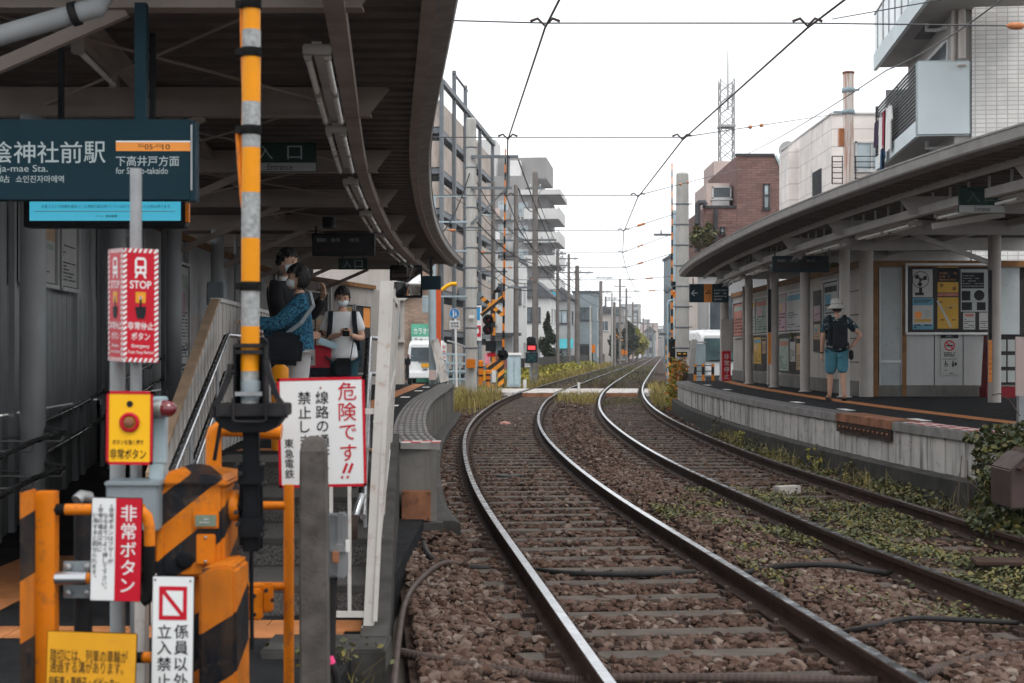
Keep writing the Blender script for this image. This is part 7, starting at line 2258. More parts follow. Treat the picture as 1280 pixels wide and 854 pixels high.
for (px, a_, b2, lab) in ((601, 452, 481, 'taller orange bollard with black bands left of the far crossing'), (610, 464, 484, 'short rust orange bollard left of the far crossing')):
 t = thing('bollard', lab, 'bollard', P(px, b2, 50.6), 'bollards at the far crossing')
 m = MB(); m.tube([P(px, b2 + 1, 50.6), P(px, a_, 50.6)], .085, 12, K['orange']); m.lathe([(.085, 0), (.06, .04), (0, .05)], P(px, a_, 50.6), 12, K['orange']); m.build('post', K['orange'], t)
 m = MB()
 for f_ in (.3, .65): m.lathe([(.087, 0), (.087, .07)], P(px, a_ + (b2 - a_) * f_, 50.6), 12)
 m.build('band', K['ink'], t)
t = thing('relay_cabinet', 'pale grey relay cabinet beyond the far crossing gate', 'cabinet', P(642, 483, 57))
m = MB(); bx(m, 634, 444, 651, 484, 57, .7); m.build('body', K['paleblue'], t, bevel=.02)
m = MB(); bx(m, 633, 441, 652, 444, 56.95, .8); m.build('roof', K['white'], t); m = MB(); bx(m, 636, 447, 642, 481, 56.97, .02); bx(m, 643, 447, 649.5, 481, 56.97, .02); m.build('door', K['paleblue'], t)
MB().box(*(list(XZ(654, 483, 57.5)[:1]) + [57.3, -.02] + list(XZ(658, 0, 57.5)[:1]) + [57.4, .35])).build('white_marker', K['white'], t)
t = thing('info_board', 'pink notice panels on posts behind the far crossing', 'notice', P(608, 480, 58))
m = MB(); bx(m, 606, 442, 612, 456, 58, .04); m.build('panel', mat('pink_board', (.6, .2, .24), .6), t)
m = MB(); bx(m, 613, 380, 618, 452, 59, .3, K['rust']); m.build('brown_panel', K['rust'], t); m = MB(); m.tube([P(609, 483, 58.1), P(609, 445, 58.1)], .04, 8); m.tube([P(615, 483, 59.2), P(615, 440, 59.2)], .05, 8); m.build('post', K['galv'], t)
# red track signal
K['green_dim'] = mat('dim_green_lamp', (.02, .12, .09), .5)
t = thing('railway_signal', 'black railway signal head lit red on a grey post', 'railway signal', P(664, 488, 61))
m = MB(); m.tube([P(664, 490, 61), P(664, 430, 61)], .075, 12); m.build('post', K['galv'], t)
m = MB(); bx(m, 658, 430, 671, 440, 60.7, .25); m.lathe([(0, 0), (.2, 0), (.2, .25), (.12, .32), (0, .33)], P(664, 430.5, 60.85), 12); m.build('lamp_case', K['black'], t)
m = MB(); bx(m, 660, 432.5, 669, 437, 60.66, .03); m.build('red_lamp', mat_emit('lit_red_lamp', (1.0, .03, .04), 1.3), t)
m = MB(); bx(m, 657, 440.5, 672, 453.5, 60.7, .2, K['black']); bx(m, 658.2, 441.7, 670.8, 452.3, 60.68, .02, K['teal']); s = Sheet(m, P(664.5, 447, 60.67), lift=.006); s.line(-.15, -.14, .15, .14, .025, K['green_dim'], 1); s.line(-.15, .14, .15, -.14, .025, K['green_dim'], 1); m.build('route_indicator', K['black'], t)
m = MB(); bx(m, 656, 454, 663, 459, 60.8, .1); m.build('white_box', K['white'], t)
# right crossing: striped signal post, horn, thin posts
t = thing('crossing_signal', 'striped crossing signal post with grey horn right of the tracks', 'crossing signal', P(850, 470, 49), 'level crossing signals')
m = MB(); m.tube([P(846.5, 478, 49), P(846.5, 360, 49)], .07, 12); m.build('striped_post', HZ, t)
m = MB(); m.lathe([(.03, 0), (.06, .12), (.16, .3), (.18, .32), (.05, .3), (0, .3)], P(843, 360, 49), 14, axis=(-1, -.5, -.1)); m.build('horn', K['greybox'], t)
m = MB(); bx(m, 840, 352, 850, 362, 48.9, .25); m.build('black_head', K['black'], t)
m = MB(); bx(m, 842, 364, 851, 372, 48.9, .2); m.build('orange_box', K['orange'], t)
m = MB(); bx(m, 838, 425, 848, 455, 50.5, .3); m.build('black_machine', K['black'], t, bevel=.03)
t = thing('thin_post', 'thin grey green post with short arm beside the right crossing', 'post', P(835, 475, 46))
m = MB(); m.tube([P(834.5, 480, 46), P(834.5, 380, 46), P(836, 376, 46), P(841, 375, 46)], .028, 8); m.build('post', K['paleblue'], t); m = MB(); bx(m, 824, 416, 841, 419.5, 46, .08); m.build('arm', K['steel_dk'], t)
# second crossing far down the line
t = crossing_signal('tiny striped crossing signal far down the line', 776, 168, 446, 405, 1)
t = thing('hazard_board', 'two small orange boards at the farther crossing', 'board', P(780, 447, 150))
m = MB(); bx(m, 777, 437, 780, 444, 150, .1); bx(m, 781, 438, 784, 444, 150, .1); m.build('board', K['orange'], t); m = MB(); bx(m, 778, 444, 783, 449, 150.1, .1); m.build('legs', K['steel_dk'], t)
t = thing('orange_marker', 'small orange marker sign before the blue grey house', 'sign', P(741.5, 447, 126))
m = MB(); bx(m, 739.5, 431, 744, 441, 126, .06); m.build('plate', K['orange'], t); m = MB(); m.tube([P(741.7, 450, 126.1), P(741.7, 433, 126.1)], .05, 6); m.build('post', K['galv'], t)
t = thing('hanging_sign', 'round teal shop sign above the far lane', 'sign', P(693, 368, 125))
m = MB(); c_ = P(693, 369, 125); m.lathe([(0, 0), (.42, 0), (.42, .12), (0, .12)], c_, 18, axis=(0, 1, 0), smooth=False); m.build('disc', mat('cyan_sign', (.05, .42, .55), .4), t)
m = MB(); m.tube([c_ + Vector((-.45, .1, 0)), c_ + Vector((-.45, .1, -5.6))], .06, 6); m.bar(c_ + Vector((-.45, .1, .2)), c_ + Vector((.1, .1, .2)), .05, .05); m.build('post', K['steel_dk'], t)
# barriers and white panel at the end of the right platform
t = thing('leaning_stay', 'pale leaning stay pole at the far end of the right platform', 'post', P(862, 478, 41))
m = MB(); m.bar(P(862, 477, 41), P(868, 425, 41.2), .16, .13, up=(0, 1, 0)); m.build('stay', K['pole_conc'], t); m = MB(); bx(m, 858, 467, 867, 479, 40.9, .25); m.build('foot_block', K['conc'], t)
t = thing('white_panel_fence', 'pale blue white panel fence at the far end of the right platform', 'fence', P(873, 478, 43.5))
m = MB(); bx(m, 866, 430, 882, 478, 43.5, .05, K['paleblue']); m.build('panel', mat('pale_panel', (.6, .66, .68), .5), t); m = MB(); bx(m, 864.5, 428, 866, 479, 43.48, .08); bx(m, 864.5, 427, 883, 429, 43.47, .09); m.build('frame', K['alu'], t)
t = thing('guard_fence', 'orange and black pipe barrier at the far end of the right platform', 'fence', P(884, 478, 42.4))
for a_ in (869, 879, 891):
 m = MB(); m.tube([P(a_, 479, 42.4), P(a_, 455, 42.4)], .045, 10); m.build('post', HZ, t)
for b2 in (457, 464, 471): m = MB(); m.tube([P(866, b2, 42.4), P(893, b2, 42.4)], .018, 8); m.build('rail', K['steel_dk'], t)
t = thing('gate_post', 'dark square steel post at the far end of the right platform', 'post', P(903, 476, 41.3)); m = MB(); bx(m, 900, 442, 904, 476, 41.3, .1); m.build('post', K['steel_dk'], t, bevel=.01); m = MB(); bx(m, 899.5, 440.5, 904.5, 442, 41.28, .14); m.build('cap', K['black'], t)
t = thing('beige_panel', 'beige board at the right edge of the picture above the platform', 'board', P(1276, 495, 15.2))
m = MB(); bx(m, 1271, 421, 1300, 495, 15.2, .04); m.build('board', K['house_pk'], t); m = MB(); bx(m, 1274, 495, 1282, 572, 15.2, .08); m.build('post', K['galv'], t); m = MB(); bx(m, 1275, 418, 1296, 421, 15.19, .06); m.build('frame', K['board'], t)
t = thing('trackside_cabinet', 'dark brown sloping cabinet among the ivy at the right edge', 'cabinet', P(1272, 636, 11.9))
m = MB(); a_ = [P(1263, 636, 11.9), P(1263, 588, 11.9), P(1285, 568, 11.9), P(1330, 568, 11.9), P(1330, 636, 11.9)]; m.prism(a_, (0, .5, 0)); m.build('body', mat('dark_brown_box', (.06, .04, .038), .6), t, bevel=.01)
m = MB(); m.bar(P(1261, 587, 12.1) + Vector((0, 0, .02)), P(1286, 565, 12.1) + Vector((0, 0, .02)), .6, .03); m.build('lid', K['rust'], t)
# crossing deck
m = MB()
rows = []
for (xa, xb, mt) in ((-2.6, None, 'conc_lite'),):
 pass
def deck(x0, x1, y0, y1, z, mt): m.box(x0, y0, z - .14, x1, y1, z, mt)
yc0, yc1 = 51.5, 57.0
g = GA / 2
for (a_, b2, mt) in ((cL(54) - 4.2, cL(54) - g - .12, 'conc_lite'), (cL(54) - g + .12, cL(54) + g - .12, 'conc_lite'), (cL(54) + g + .12, cR(54) - g - .12, 'conc_lite'), (cR(54) - g + .12, cR(54) + g - .12, 'conc_lite'), (cR(54) + g + .12, cR(54) + 3.2, 'conc_lite')):
 sk = .10
 m.prism([(a_ - sk * 2.75, yc0, -.14), (b2 - sk * 2.75, yc0, -.14), (b2 + sk * 2.75, yc1, -.14), (a_ + sk * 2.75, yc1, -.14)], (0, 0, .14), K[mt])
for (c_) in (cL(54), cR(54)): m.box(c_ - g + .12 - .28, yc0 - .04, -.16, c_ + g - .12 - .28, yc0 - .003, -.02, K['rust_lite'])
tag(m.build('crossing_deck', K['conc_lite']), kind='structure')
m = MB(); bx(m, 722, 478, 725, 494, 50.5, .06); tag(m.build('marker_post', K['white'], loc=P(723, 494, 50.5)), 'short white marker post between the tracks at the far crossing', 'marker post')
# low wall and strip of lineside fence on the left beyond the crossing
m = MB()
yy = list(range(76, 300, 8))
m.sweep([(cL(y) - 3.0 - (y - 76) * .003, y, -.1) for y in yy], [(-.1, 0), (.1, 0), (.1, 1.2), (-.1, 1.2)])
tag(m.build('lineside_wall', K['conc_dark'], loc=(cL(76) - 3, 76, 0)), 'long low dark concrete wall along the far tracks', 'wall')
# ------------------------------------------------------------------ vehicles
K['car_white'] = mat('white_car_paint', (.74, .75, .76), .25, 0, .03, 2, spec=.6)
K['glass_t'] = mat_glass('teal_windscreen', (.05, .085, .09), .12)
K['tyre'] = mat('tyre_rubber', (.02, .02, .02), .85)
def wheel(t, x, y, r, w):
 m = MB(); m.lathe([(r * .62, -w / 2), (r, -w / 2 + .02), (r, w / 2 - .02), (r * .62, w / 2)], (x, y, r), 22, axis=(1, 0, 0)); o = m.build('wheel', K['tyre'], t, local=True)
 m = MB(); m.lathe([(0, -w / 2 - .005), (r * .3, -w / 2 - .01), (r * .62, -w / 2 + .01)], (x, y, r), 16, axis=(1, 0, 0)); m.lathe([(0, w / 2 + .005), (r * .3, w / 2 + .01), (r * .62, w / 2 - .01)], (x, y, r), 16, axis=(1, 0, 0)); m.build('rim', K['galv'], o, local=True)
def van(label, loc, rz, rear=True):
 """box van about 1.7 wide, end face at local y = 0 looking towards -y"""
 t = thing('parked_van', label, 'van', loc)
 t.rotation_euler = (0, 0, rz)
 W2, H_, Ln = .845, 1.98, 4.6
 secs = [(0.05, .80, .33, 1.78, .70), (0.16, .845, .30, 1.90, .72), (.6, .845, .28, 1.98, .73), (3.4, .845, .28, 1.98, .73), (4.0, .84, .28, 1.75, .72), (4.6, .78, .33, .98, .74)]
 m = MB()
 vv, ff = [], []
 n_ = 10
 for (y, w, zb_, zt_, wt) in secs:
  zm = min(zt_ - .05, 1.0)
  pts = [(-w + .06, zb_), (-w, zb_ + .1), (-w, zm), (-wt, zt_ - .10), (-wt + .10, zt_)]
  pts += [(-a_, b2) for a_, b2 in pts[::-1]]
  vv += [(a_, y, b2) for a_, b2 in pts]
 for i in range(len(secs) - 1):
  for j in range(n_):
   j2 = (j + 1) % n_
   ff.append((i * n_ + j, i * n_ + j2, (i + 1) * n_ + j2, (i + 1) * n_ + j))
 ff.append(tuple(range(n_))); ff.append(tuple(range((len(secs) - 1) * n_, len(secs) * n_))[::-1])
 m.add(vv, [f_[::-1] for f_ in ff], K['car_white'])
 m.build('body', K['car_white'], t, local=True, bevel=.03)
 if rear:
  m = MB(); m.prism([(-.66, .052, 1.05), (.66, .052, 1.05), (.62, .06, 1.66), (-.62, .06, 1.66)], (0, -.03, 0)); m.build('rear_window', K['glass'], t, local=True, bevel=.01)
  for sx in (-1, 1):
   m = MB(); m.box(sx * .70, -.0, .80, sx * .815, .07, 1.35); m.build('tail_light', K['redlamp'], t, local=True, bevel=.015)
  m = MB(); m.box(-.84, -.09, .30, .84, .10, .56); m.build('bumper', K['car_white'], t, local=True, bevel=.03)
  m = MB(); m.box(-.165, -.012, .78, .165, .03, .945); m.build('number_plate', K['yel_sign2'], t, local=True)
  m = MB(); m.box(-.3, .0, 1.0, .3, .04, 1.03); m.box(-.1, -.01, .66, .1, .03, .70); m.build('door_handle', K['black'], t, local=True)
  m = MB(); m.box(-1.0, 3.6, 1.1, -.85, 3.72, 1.35); m.build('mirror', K['black'], t, local=True)
 else:
  m = MB(); m.prism([(-.70, .05, .98), (.70, .05, .98), (.64, .10, 1.72), (-.64, .10, 1.72)], (0, -.05, 0)); m.build('windscreen', K['glass_t'], t, local=True, bevel=.01)
  for sx in (-1, 1):
   m = MB(); m.box(sx * .52, -.0, .62, sx * .78, .06, .80); m.build('headlight', K['frame_l'], t, local=True, bevel=.02)
   m = MB(); m.box(sx * .86, .25, 1.1, sx * 1.02, .33, 1.4); m.build('mirror', K['black'], t, local=True, bevel=.02)
  m = MB(); m.box(-.83, -.06, .30, .83, .10, .55); m.build('bumper', K['frame_d'], t, local=True, bevel=.03)
  m = MB(); m.bar((-.5, -.01, 1.0), (.1, -.0, 1.04), .02, .02); m.bar((.05, -.01, 1.0), (.6, -.0, 1.04), .02, .02); m.build('wiper', K['black'], t, local=True)
  m = MB(); m.box(-.165, -.08, .40, .165, -.06, .50); m.build('number_plate', K['white_sign'], t, local=True)
 for sx in (-1, 1):
  for y in (.8, 3.7): wheel(t, sx * .74, y, .31, .19)
  m = MB(); m.prism([(sx * .838, 1.0, 1.08), (sx * .838, 3.2, 1.08), (sx * .76, 3.2, 1.65), (sx * .76, 1.0, 1.65)], (sx * .012, 0, 0)); m.build('side_window', K['glass'], t, local=True)
 return t
x_, _ = XZ(531.5, 475, 63)
van('white van seen from behind below the green karaoke sign', (x_, 63, 0), 0)
x_, _ = XZ(905, 475, 51)
o = van('white van facing the camera behind the right platform end', (x_, 51, 0), .05, rear=False)
o.scale = (1.12, 1.0, 1.15)
# black bicycle beside the van
t = thing('bicycle', 'black parked bicycle left of the white van', 'bicycle', P(508, 476, 60)); p = t.location
for dy in (0, 1.05):
 m = MB(); ring_ = [(p.x, p.y + dy + .32 * math.cos(a_ * math.pi / 9), p.z + .33 + .32 * math.sin(a_ * math.pi / 9)) for a_ in range(19)]; m.tube(ring_, .022, 6, cap=False); o = m.build('wheel', K['tyre'], t)
 m = MB()
 for a_ in range(6): m.tube([(p.x, p.y + dy, p.z + .33), (p.x, p.y + dy + .31 * math.cos(a_ * 1.047), p.z + .33 + .31 * math.sin(a_ * 1.047))], .004, 4)
 m.build('spokes', K['galv'], o)
m = MB()
A_, B_, C_, D_ = Vector((p.x, p.y, p.z + .33)), Vector((p.x, p.y + 1.05, p.z + .33)), Vector((p.x, p.y + .18, p.z + .85)), Vector((p.x, p.y + .72, p.z + .82)); E_ = Vector((p.x, p.y + .5, p.z + .30))
for a_, b2 in ((A_, C_), (C_, E_), (C_, D_), (D_, E_), (E_, B_), (D_, B_), (A_, E_)): m.tube([a_, b2], .02, 6)
m.build('frame', K['black'], t)
m = MB(); m.tube([A_ + Vector((0, .2, .5)), A_ + Vector((0, .15, .7)), A_ + Vector((-.25, .22, .72))], .014, 6); m.tube([A_ + Vector((0, .15, .7)), A_ + Vector((.25, .22, .72))], .014, 6); m.build('handlebar', K['galv'], t)
m = MB(); m.obox(D_ + Vector((0, .05, .12)), (.16, .26, .06)); m.build('saddle', K['tyre'], t, bevel=.02)
m = MB(); m.box(p.x - .18, p.y - .25, p.z + .68, p.x + .18, p.y + .05, p.z + .92); m.build('basket', K['black'], t)
# ------------------------------------------------------------------ overhead wires
def wire(name, label, pts, r, mt='wire', group=None, beads=(), sag=0):
 ps = [Vector(p) for p in pts]
 if sag:
  out = []
  for a_, b2 in zip(ps[:-1], ps[1:]):
   for i in range(10): f_ = i / 10; p_ = a_.lerp(b2, f_); p_.z -= sag * 4 * f_ * (1 - f_); out.append(p_)
  ps = out + [ps[-1]]
 c0 = ps[0].copy()
 t = thing(name, label, 'wire', c0, group)
 m = MB(); m.tube(ps, r, 5, cap=False); m.build('cable', K[mt], t)
 for b2 in beads:
  b2, d = Vector(b2[0]), Vector(b2[1]).normalized()
  m = MB(); m.lathe([(.008, -.11), (.036, -.07), (.044, 0), (.036, .07), (.008, .11)], b2, 8, axis=d); m.build('insulator', K['insul'], t)
 return t
SUP = [3.0, 9.0, 15.3, 23.5, 32.3, 41.7, 51, 60.5, 71, 85, 105, 130, 165, 210]
CWZ = 5.0
wire('contact_wire', 'dark tram contact wire over the left track', [(cL(y), y, CWZ) for y in SUP], .013, 'wire', 'tram contact wires')
wire('contact_wire', 'dark tram contact wire over the right track', [(cR(y), y, CWZ) for y in SUP], .013, 'wire', 'tram contact wires')
ordn = ['nearest', 'second', 'third', 'fourth', 'fifth', 'sixth', 'seventh', 'eighth']
for i, y in enumerate(SUP[2:10]):
 l_ = Vector((cL(y) - 3.6, y, 5.05 + .1 * (i == 0))); a_ = Vector((cL(y), y, CWZ + .05)); b2 = Vector((cR(y), y, CWZ + .05))
 r_ = [Vector((11.5, 16.2, 5.15)), Vector((10.25, 43.9, 8.86)), P(926, 211, 59), Vector((5.05, 43.1, 5.7)), P(843, 292, 58), P(843, 316, 58), Vector((cR(y) + 3, y, 5.3)), Vector((cR(y) + 3, y, 5.2))][i]
 bd = [(l_.lerp(a_, .45), a_ - l_), (b2.lerp(r_, .28), r_ - b2), (b2.lerp(r_, .34), r_ - b2)]
 t = wire('span_wire', '%s cross span wire with brown insulators above the tracks' % ordn[i], [l_, a_, b2, r_], .0085 + .001 * i, 'wire_lt', 'cross span wires', bd)
 for c_ in (a_, b2):
  m = MB(); m.tube([c_ + Vector((-.16, 0, .02)), c_ + Vector((-.08, 0, .05)), c_ + Vector((0, 0, -.03)), c_ + Vector((.08, 0, .05)), c_ + Vector((.16, 0, .02))], .016, 6); m.build('wire_hanger', K['wire'], t)
wire('power_cable', 'grey service cable slanting from the brick building to upper right', [P(935, 192, 60), P(1108, 88, 30), P(1262, -8, 20)], .014, 'wire_lt', None, [], .1)
wire('power_cable', 'thin pale cable crossing in front of the upper balcony', [P(1040, 24, 20), P(1130, 8, 18), P(1300, -22, 16)], .008, 'wire_lt')
rw = random.Random(9)
prs = [((541, 300, 41), (589, 210, 44)), ((589, 215, 43.9), (669, 300, 66)), ((589, 250, 43.9), (645, 290, 74)), ((589, 270, 43.9), (669, 330, 66)), ((589, 300, 43.9), (669, 352, 66)), ((545, 270, 60), (617, 300, 78)), ((545, 320, 60), (617, 330, 78)), ((648, 236, 44), (669, 262, 66)),
 ((617, 262, 78), (697, 338, 96)), ((645, 262, 74), (697, 352, 96)), ((645, 280, 74), (711, 350, 112)), ((669, 240, 66), (721, 342, 101)), ((669, 290, 66), (711, 362, 112)), ((669, 318, 66), (721, 374, 101)), ((669, 330, 66), (751, 372, 132)), ((697, 345, 96), (751, 384, 132)), ((711, 338, 112), (775, 368, 165)), ((721, 350, 101), (783, 380, 185)), ((648, 200, 44), (697, 318, 96)), ((545, 225, 70), (617, 262, 78)), ((589, 345, 44), (645, 352, 74)), ((617, 345, 78), (669, 362, 66))]
lab2 = ['first', 'second', 'third', 'fourth']
for i, (a_, b2) in enumerate(prs):
 o = wire('power_cable', 'dark sagging cable strung between the poles left of the tracks', [P(*a_), P(*b2)], .014 + .01 * rw.random(), 'cable', 'cables between the left poles', [], .25 + .5 * rw.random())
# ------------------------------------------------------------------ people
def skin_grow(nodes, edges, root, sub=2):
 """continuous surface round a skeleton; nodes = name: ((x, y, z), radius or (rx, ry))"""
 names = list(nodes)
 names.remove(root); names = [root] + names
 me = bpy.data.meshes.new('grown')
 me.from_pydata([nodes[n][0] for n in names], [(names.index(a), names.index(b)) for a, b in edges], [])
 ob = bpy.data.objects.new('grown', me)
 COL.objects.link(ob)
 sk = ob.modifiers.new('skin', 'SKIN')
 sk.use_smooth_shade = True
 for i, n in enumerate(names):
  r = nodes[n][1]
  me.skin_vertices[0].data[i].radius = r if isinstance(r, tuple) else (r, r)
  me.skin_vertices[0].data[i].use_root = (i == 0)
 ss = ob.modifiers.new('sub', 'SUBSURF'); ss.levels = sub; ss.render_levels = sub
 dg = bpy.context.evaluated_depsgraph_get()
 m2 = bpy.data.meshes.new_from_object(ob.evaluated_get(dg))
 vv = [tuple(v.co) for v in m2.vertices]; ff = [tuple(p.vertices) for p in m2.polygons]
 bpy.data.objects.remove(ob); bpy.data.meshes.remove(me); bpy.data.meshes.remove(m2)
 return vv, ff
def ellip(c, rad, M_, keep=None, nu=22, nv=14):
 c = Vector(c)
 vv, ff, idx = [], [], {}
 for i in range(nv + 1):
  th = math.pi * i / nv
  for j in range(nu):
   ph = 2 * math.pi * j / nu
   d = Vector((math.sin(th) * math.cos(ph), math.sin(th) * math.sin(ph), math.cos(th)))
   vv.append((d, c + M_ @ Vector((d.x * rad[0], d.y * rad[1], d.z * rad[2]))))
 for i in range(nv):
  for j in range(nu):
   q_ = (i * nu + j, (i + 1) * nu + j, (i + 1) * nu + (j + 1) % nu, i * nu + (j + 1) % nu)
   ctr = sum((vv[k_][0] for k_ in q_), Vector()) / 4
   if keep is None or keep(ctr): ff.append(q_)
 return [v for _, v in vv], ff
def hand(m, wrist, d, nrm, sz=1.0, curl=.5, mt=None, thumb=1):
 """palm and five separate bent fingers; d = pointing direction, nrm = back of the hand"""
 w, d, nrm = Vector(wrist), Vector(d).normalized(), Vector(nrm)
 nrm = (nrm - d * nrm.dot(d)).normalized()
 sd_ = d.cross(nrm)
 Mh = Matrix((sd_, d, nrm)).transposed()
 v, f = ellip(w + d * .045 * sz, (.040 * sz, .055 * sz, .016 * sz), Mh, nu=12, nv=8); m.add(v, f, mt, True)
 for k_, ln in enumerate((.062, .072, .068, .052)):
  o = w + d * .085 * sz + sd_ * (-.028 + .0187 * k_) * sz
  a_ = curl * .5
  p1 = o + (d * math.cos(a_) - nrm * math.sin(a_)) * ln * .5 * sz
  p2 = p1 + (d * math.cos(a_ * 2.2) - nrm * math.sin(a_ * 2.2)) * ln * .32 * sz
  p3 = p2 + (d * math.cos(a_ * 3.2) - nrm * math.sin(a_ * 3.2)) * ln * .28 * sz
  m.tube([o - d * .02 * sz, o, p1, p2, p3], [.0095 * sz, .0095 * sz, .009 * sz, .008 * sz, .006 * sz], 7, mt)
 o = w + d * .03 * sz + sd_ * -.03 * sz * thumb
 p1 = o + (d * .6 - sd_ * .7 * thumb - nrm * .2) .normalized() * .035 * sz
 p2 = p1 + (d * .9 - sd_ * .25 * thumb - nrm * .4).normalized() * .032 * sz
 m.tube([w + d * .015 * sz - sd_ * .01 * thumb, o, p1, p2], [.012 * sz, .012 * sz, .0105 * sz, .008 * sz], 7, mt)
EDG = [('pel', 'spi'), ('spi', 'che'), ('che', 'nec'), ('nec', 'ntop'), ('che', 'sP'), ('sP', 'eP'), ('eP', 'wP'), ('che', 'sN'), ('sN', 'eN'), ('eN', 'wN'), ('pel', 'hP'), ('hP', 'kP'), ('kP', 'aP'), ('aP', 'tP'), ('pel', 'hN'), ('hN', 'kN'), ('kN', 'aN'), ('aN', 'tN')]
def person(label, base, yaw, h, pose=None, head=(0, 0), build=1.0, cloth=None, group=None):
 """figure facing local -y; pose overrides joints given for a 1.72 m body; head = (turn, nod)"""
 s = h / 1.72
 J = {'pel': ((0, 0, .95), (.145, .10)), 'spi': ((0, .0, 1.12), (.128, .095)), 'che': ((0, .0, 1.30), (.15, .105)), 'nec': ((0, .01, 1.445), .058), 'ntop': ((0, -.005, 1.53), .05),
  'sP': ((.165, .01, 1.385), .058), 'eP': ((.21, .03, 1.10), .042), 'wP': ((.225, -.03, .86), .029), 'sN': ((-.165, .01, 1.385), .058), 'eN': ((-.21, .03, 1.10), .042), 'wN': ((-.225, -.03, .86), .029),
  'hP': ((.088, 0, .86), .088), 'kP': ((.095, -.01, .49), .056), 'aP': ((.098, .02, .085), .036), 'tP': ((.11, -.13, .035), (.034, .045)), 'hN': ((-.088, 0, .86), .088), 'kN': ((-.095, -.01, .49), .056), 'aN': ((-.098, .02, .085), .036), 'tN': ((-.11, -.13, .035), (.034, .045))}
 for k_, v in (pose or {}).items():
  if k_.startswith('hand'): continue
  if isinstance(v[0], tuple): J[k_] = v
  else: J[k_] = (v, J[k_][1])
 N = {k_: (tuple(c_ * s for c_ in p_), tuple(a_ * s * build for a_ in r_) if isinstance(r_, tuple) else r_ * s * (build if k_ not in ('nec', 'ntop', 'wP', 'wN', 'aP', 'aN') else 1)) for k_, (p_, r_) in J.items()}
 t = thing('person', label, 'person', base, group)
 t.rotation_euler = (0, 0, yaw)
 m = MB()
 v, f = skin_grow(N, EDG, 'pel'); m.add(v, f, K['skin'], True)
 hc = Vector(N['ntop'][0]) + Vector((0, -.012, .095)) * s
 Mh = Matrix.Rotation(head[0], 3, 'Z') @ Matrix.Rotation(head[1], 3, 'X')
 v, f = ellip(hc, (.074 * s, .092 * s, .112 * s), Mh, nu=24, nv=18)
 m.add(v, f, K['skin'], True)
 def hp(x, y, z): return hc + Mh @ (Vector((x, y, z)) * s)
 v, f = ellip(hp(0, -.045, -.06), (.05 * s, .05 * s, .048 * s), Mh, nu=16, nv=10); m.add(v, f, K['skin'], True)      # jaw
 m.add([hp(-.011, -.088, .012), hp(.011, -.088, .012), hp(.016, -.088, -.026), hp(-.016, -.088, -.026), hp(0, -.114, -.024)], [(0, 1, 4), (1, 2, 4), (2, 3, 4), (3, 0, 4)], K['skin'], True)
 for sx in (-1, 1):
  v, f = ellip(hp(sx * .076, .005, -.005), (.010 * s, .02 * s, .031 * s), Mh, nu=10, nv=8); m.add(v, f, K['skin'], True)
  v, f = ellip(hp(sx * .029, -.083, .008), (.013 * s, .008 * s, .0065 * s), Mh, nu=8, nv=6); m.add(v, f, K['ink'], True)
  m.bar(hp(sx * .016, -.090, .028), hp(sx * .045, -.080, .028), .005 * s, .006 * s, K['hair'])
 m.add([hp(-.022, -.094, -.052), hp(.022, -.094, -.052), hp(.016, -.094, -.060), hp(-.016, -.094, -.060)], [(0, 1, 2, 3)], K['lip'])
 for sd_ in 'PN':
  w, e = Vector(N['w' + sd_][0]), Vector(N['e' + sd_][0])
  hd = (pose or {}).get('hand' + sd_)
  dd = Vector(hd[0]) if hd else (w - e).normalized() + Vector((0, -.15, 0))
  nn = Vector(hd[1]) if hd else Vector((1 if sd_ == 'P' else -1, 0, 0))
  hand(m, w, dd, nn, s * .98, hd[2] if hd else .6, K['skin'], 1 if sd_ == 'P' else -1)
 m.build('body', K['skin'], t, local=True)
 t['s'] = 1
 del t['s']
 return t, N, hc, Mh, s
def wear(name, t, N, mt, nodes, edges, grow, root, over=None, sub=2):
 n2 = {}
 for k_ in nodes:
  p_, r_ = N[k_]
  g_ = grow.get(k_, grow.get('*', .02)) if isinstance(grow, dict) else grow
  n2[k_] = (p_, tuple(a_ + g_ for a_ in r_) if isinstance(r_, tuple) else r_ + g_)
 for k_, v in (over or {}).items(): n2[k_] = v
 v, f = skin_grow(n2, edges, root, sub)
 m = MB(); m.add(v, f, mt, True)
 return m.build(name, mt, t, local=True)
def lerp3(a_, b2, f_): return tuple(a_[i] + (b2[i] - a_[i]) * f_ for i in range(3))
def add_hair(t, hc, Mh, s, vol=1.0, back=.0, name='hair', fringe=.42, long=-.35):
 m = MB()
 v, f = ellip(hc + Mh @ Vector((0, .008 * s, .012 * s)), (.085 * s * vol, .104 * s * vol, .118 * s * vol), Mh, lambda d: (d.z > fringe + .09 * math.sin(d.x * 19) + .05 * math.sin(d.x * 41)) or (d.y > -.12 and d.z > long + .08 * math.sin(d.x * 23 + d.y * 17)) or (abs(d.x) > .8 and d.z > -.1 and d.y > -.3), 64, 44)
 n_ = len(v)
 rr = random.Random(4)
 c_ = hc
 v = [p_ + (p_ - c_).normalized() * (rr.uniform(-.002, .0045) + .004 * math.sin((p_.x - c_.x) * 150 + (p_.y - c_.y) * 90) + .003 * math.sin((p_.z - c_.z) * 130 + (p_.x - c_.x) * 260)) * s for p_ in v]
 m.add(v, f, None, True)
 v2 = [c_ + (p_ - c_) * .86 for p_ in v]
 m.add(v2, [q_[::-1] for q_ in f], None, True)
 return m.build(name, K['hair'], t, local=True)
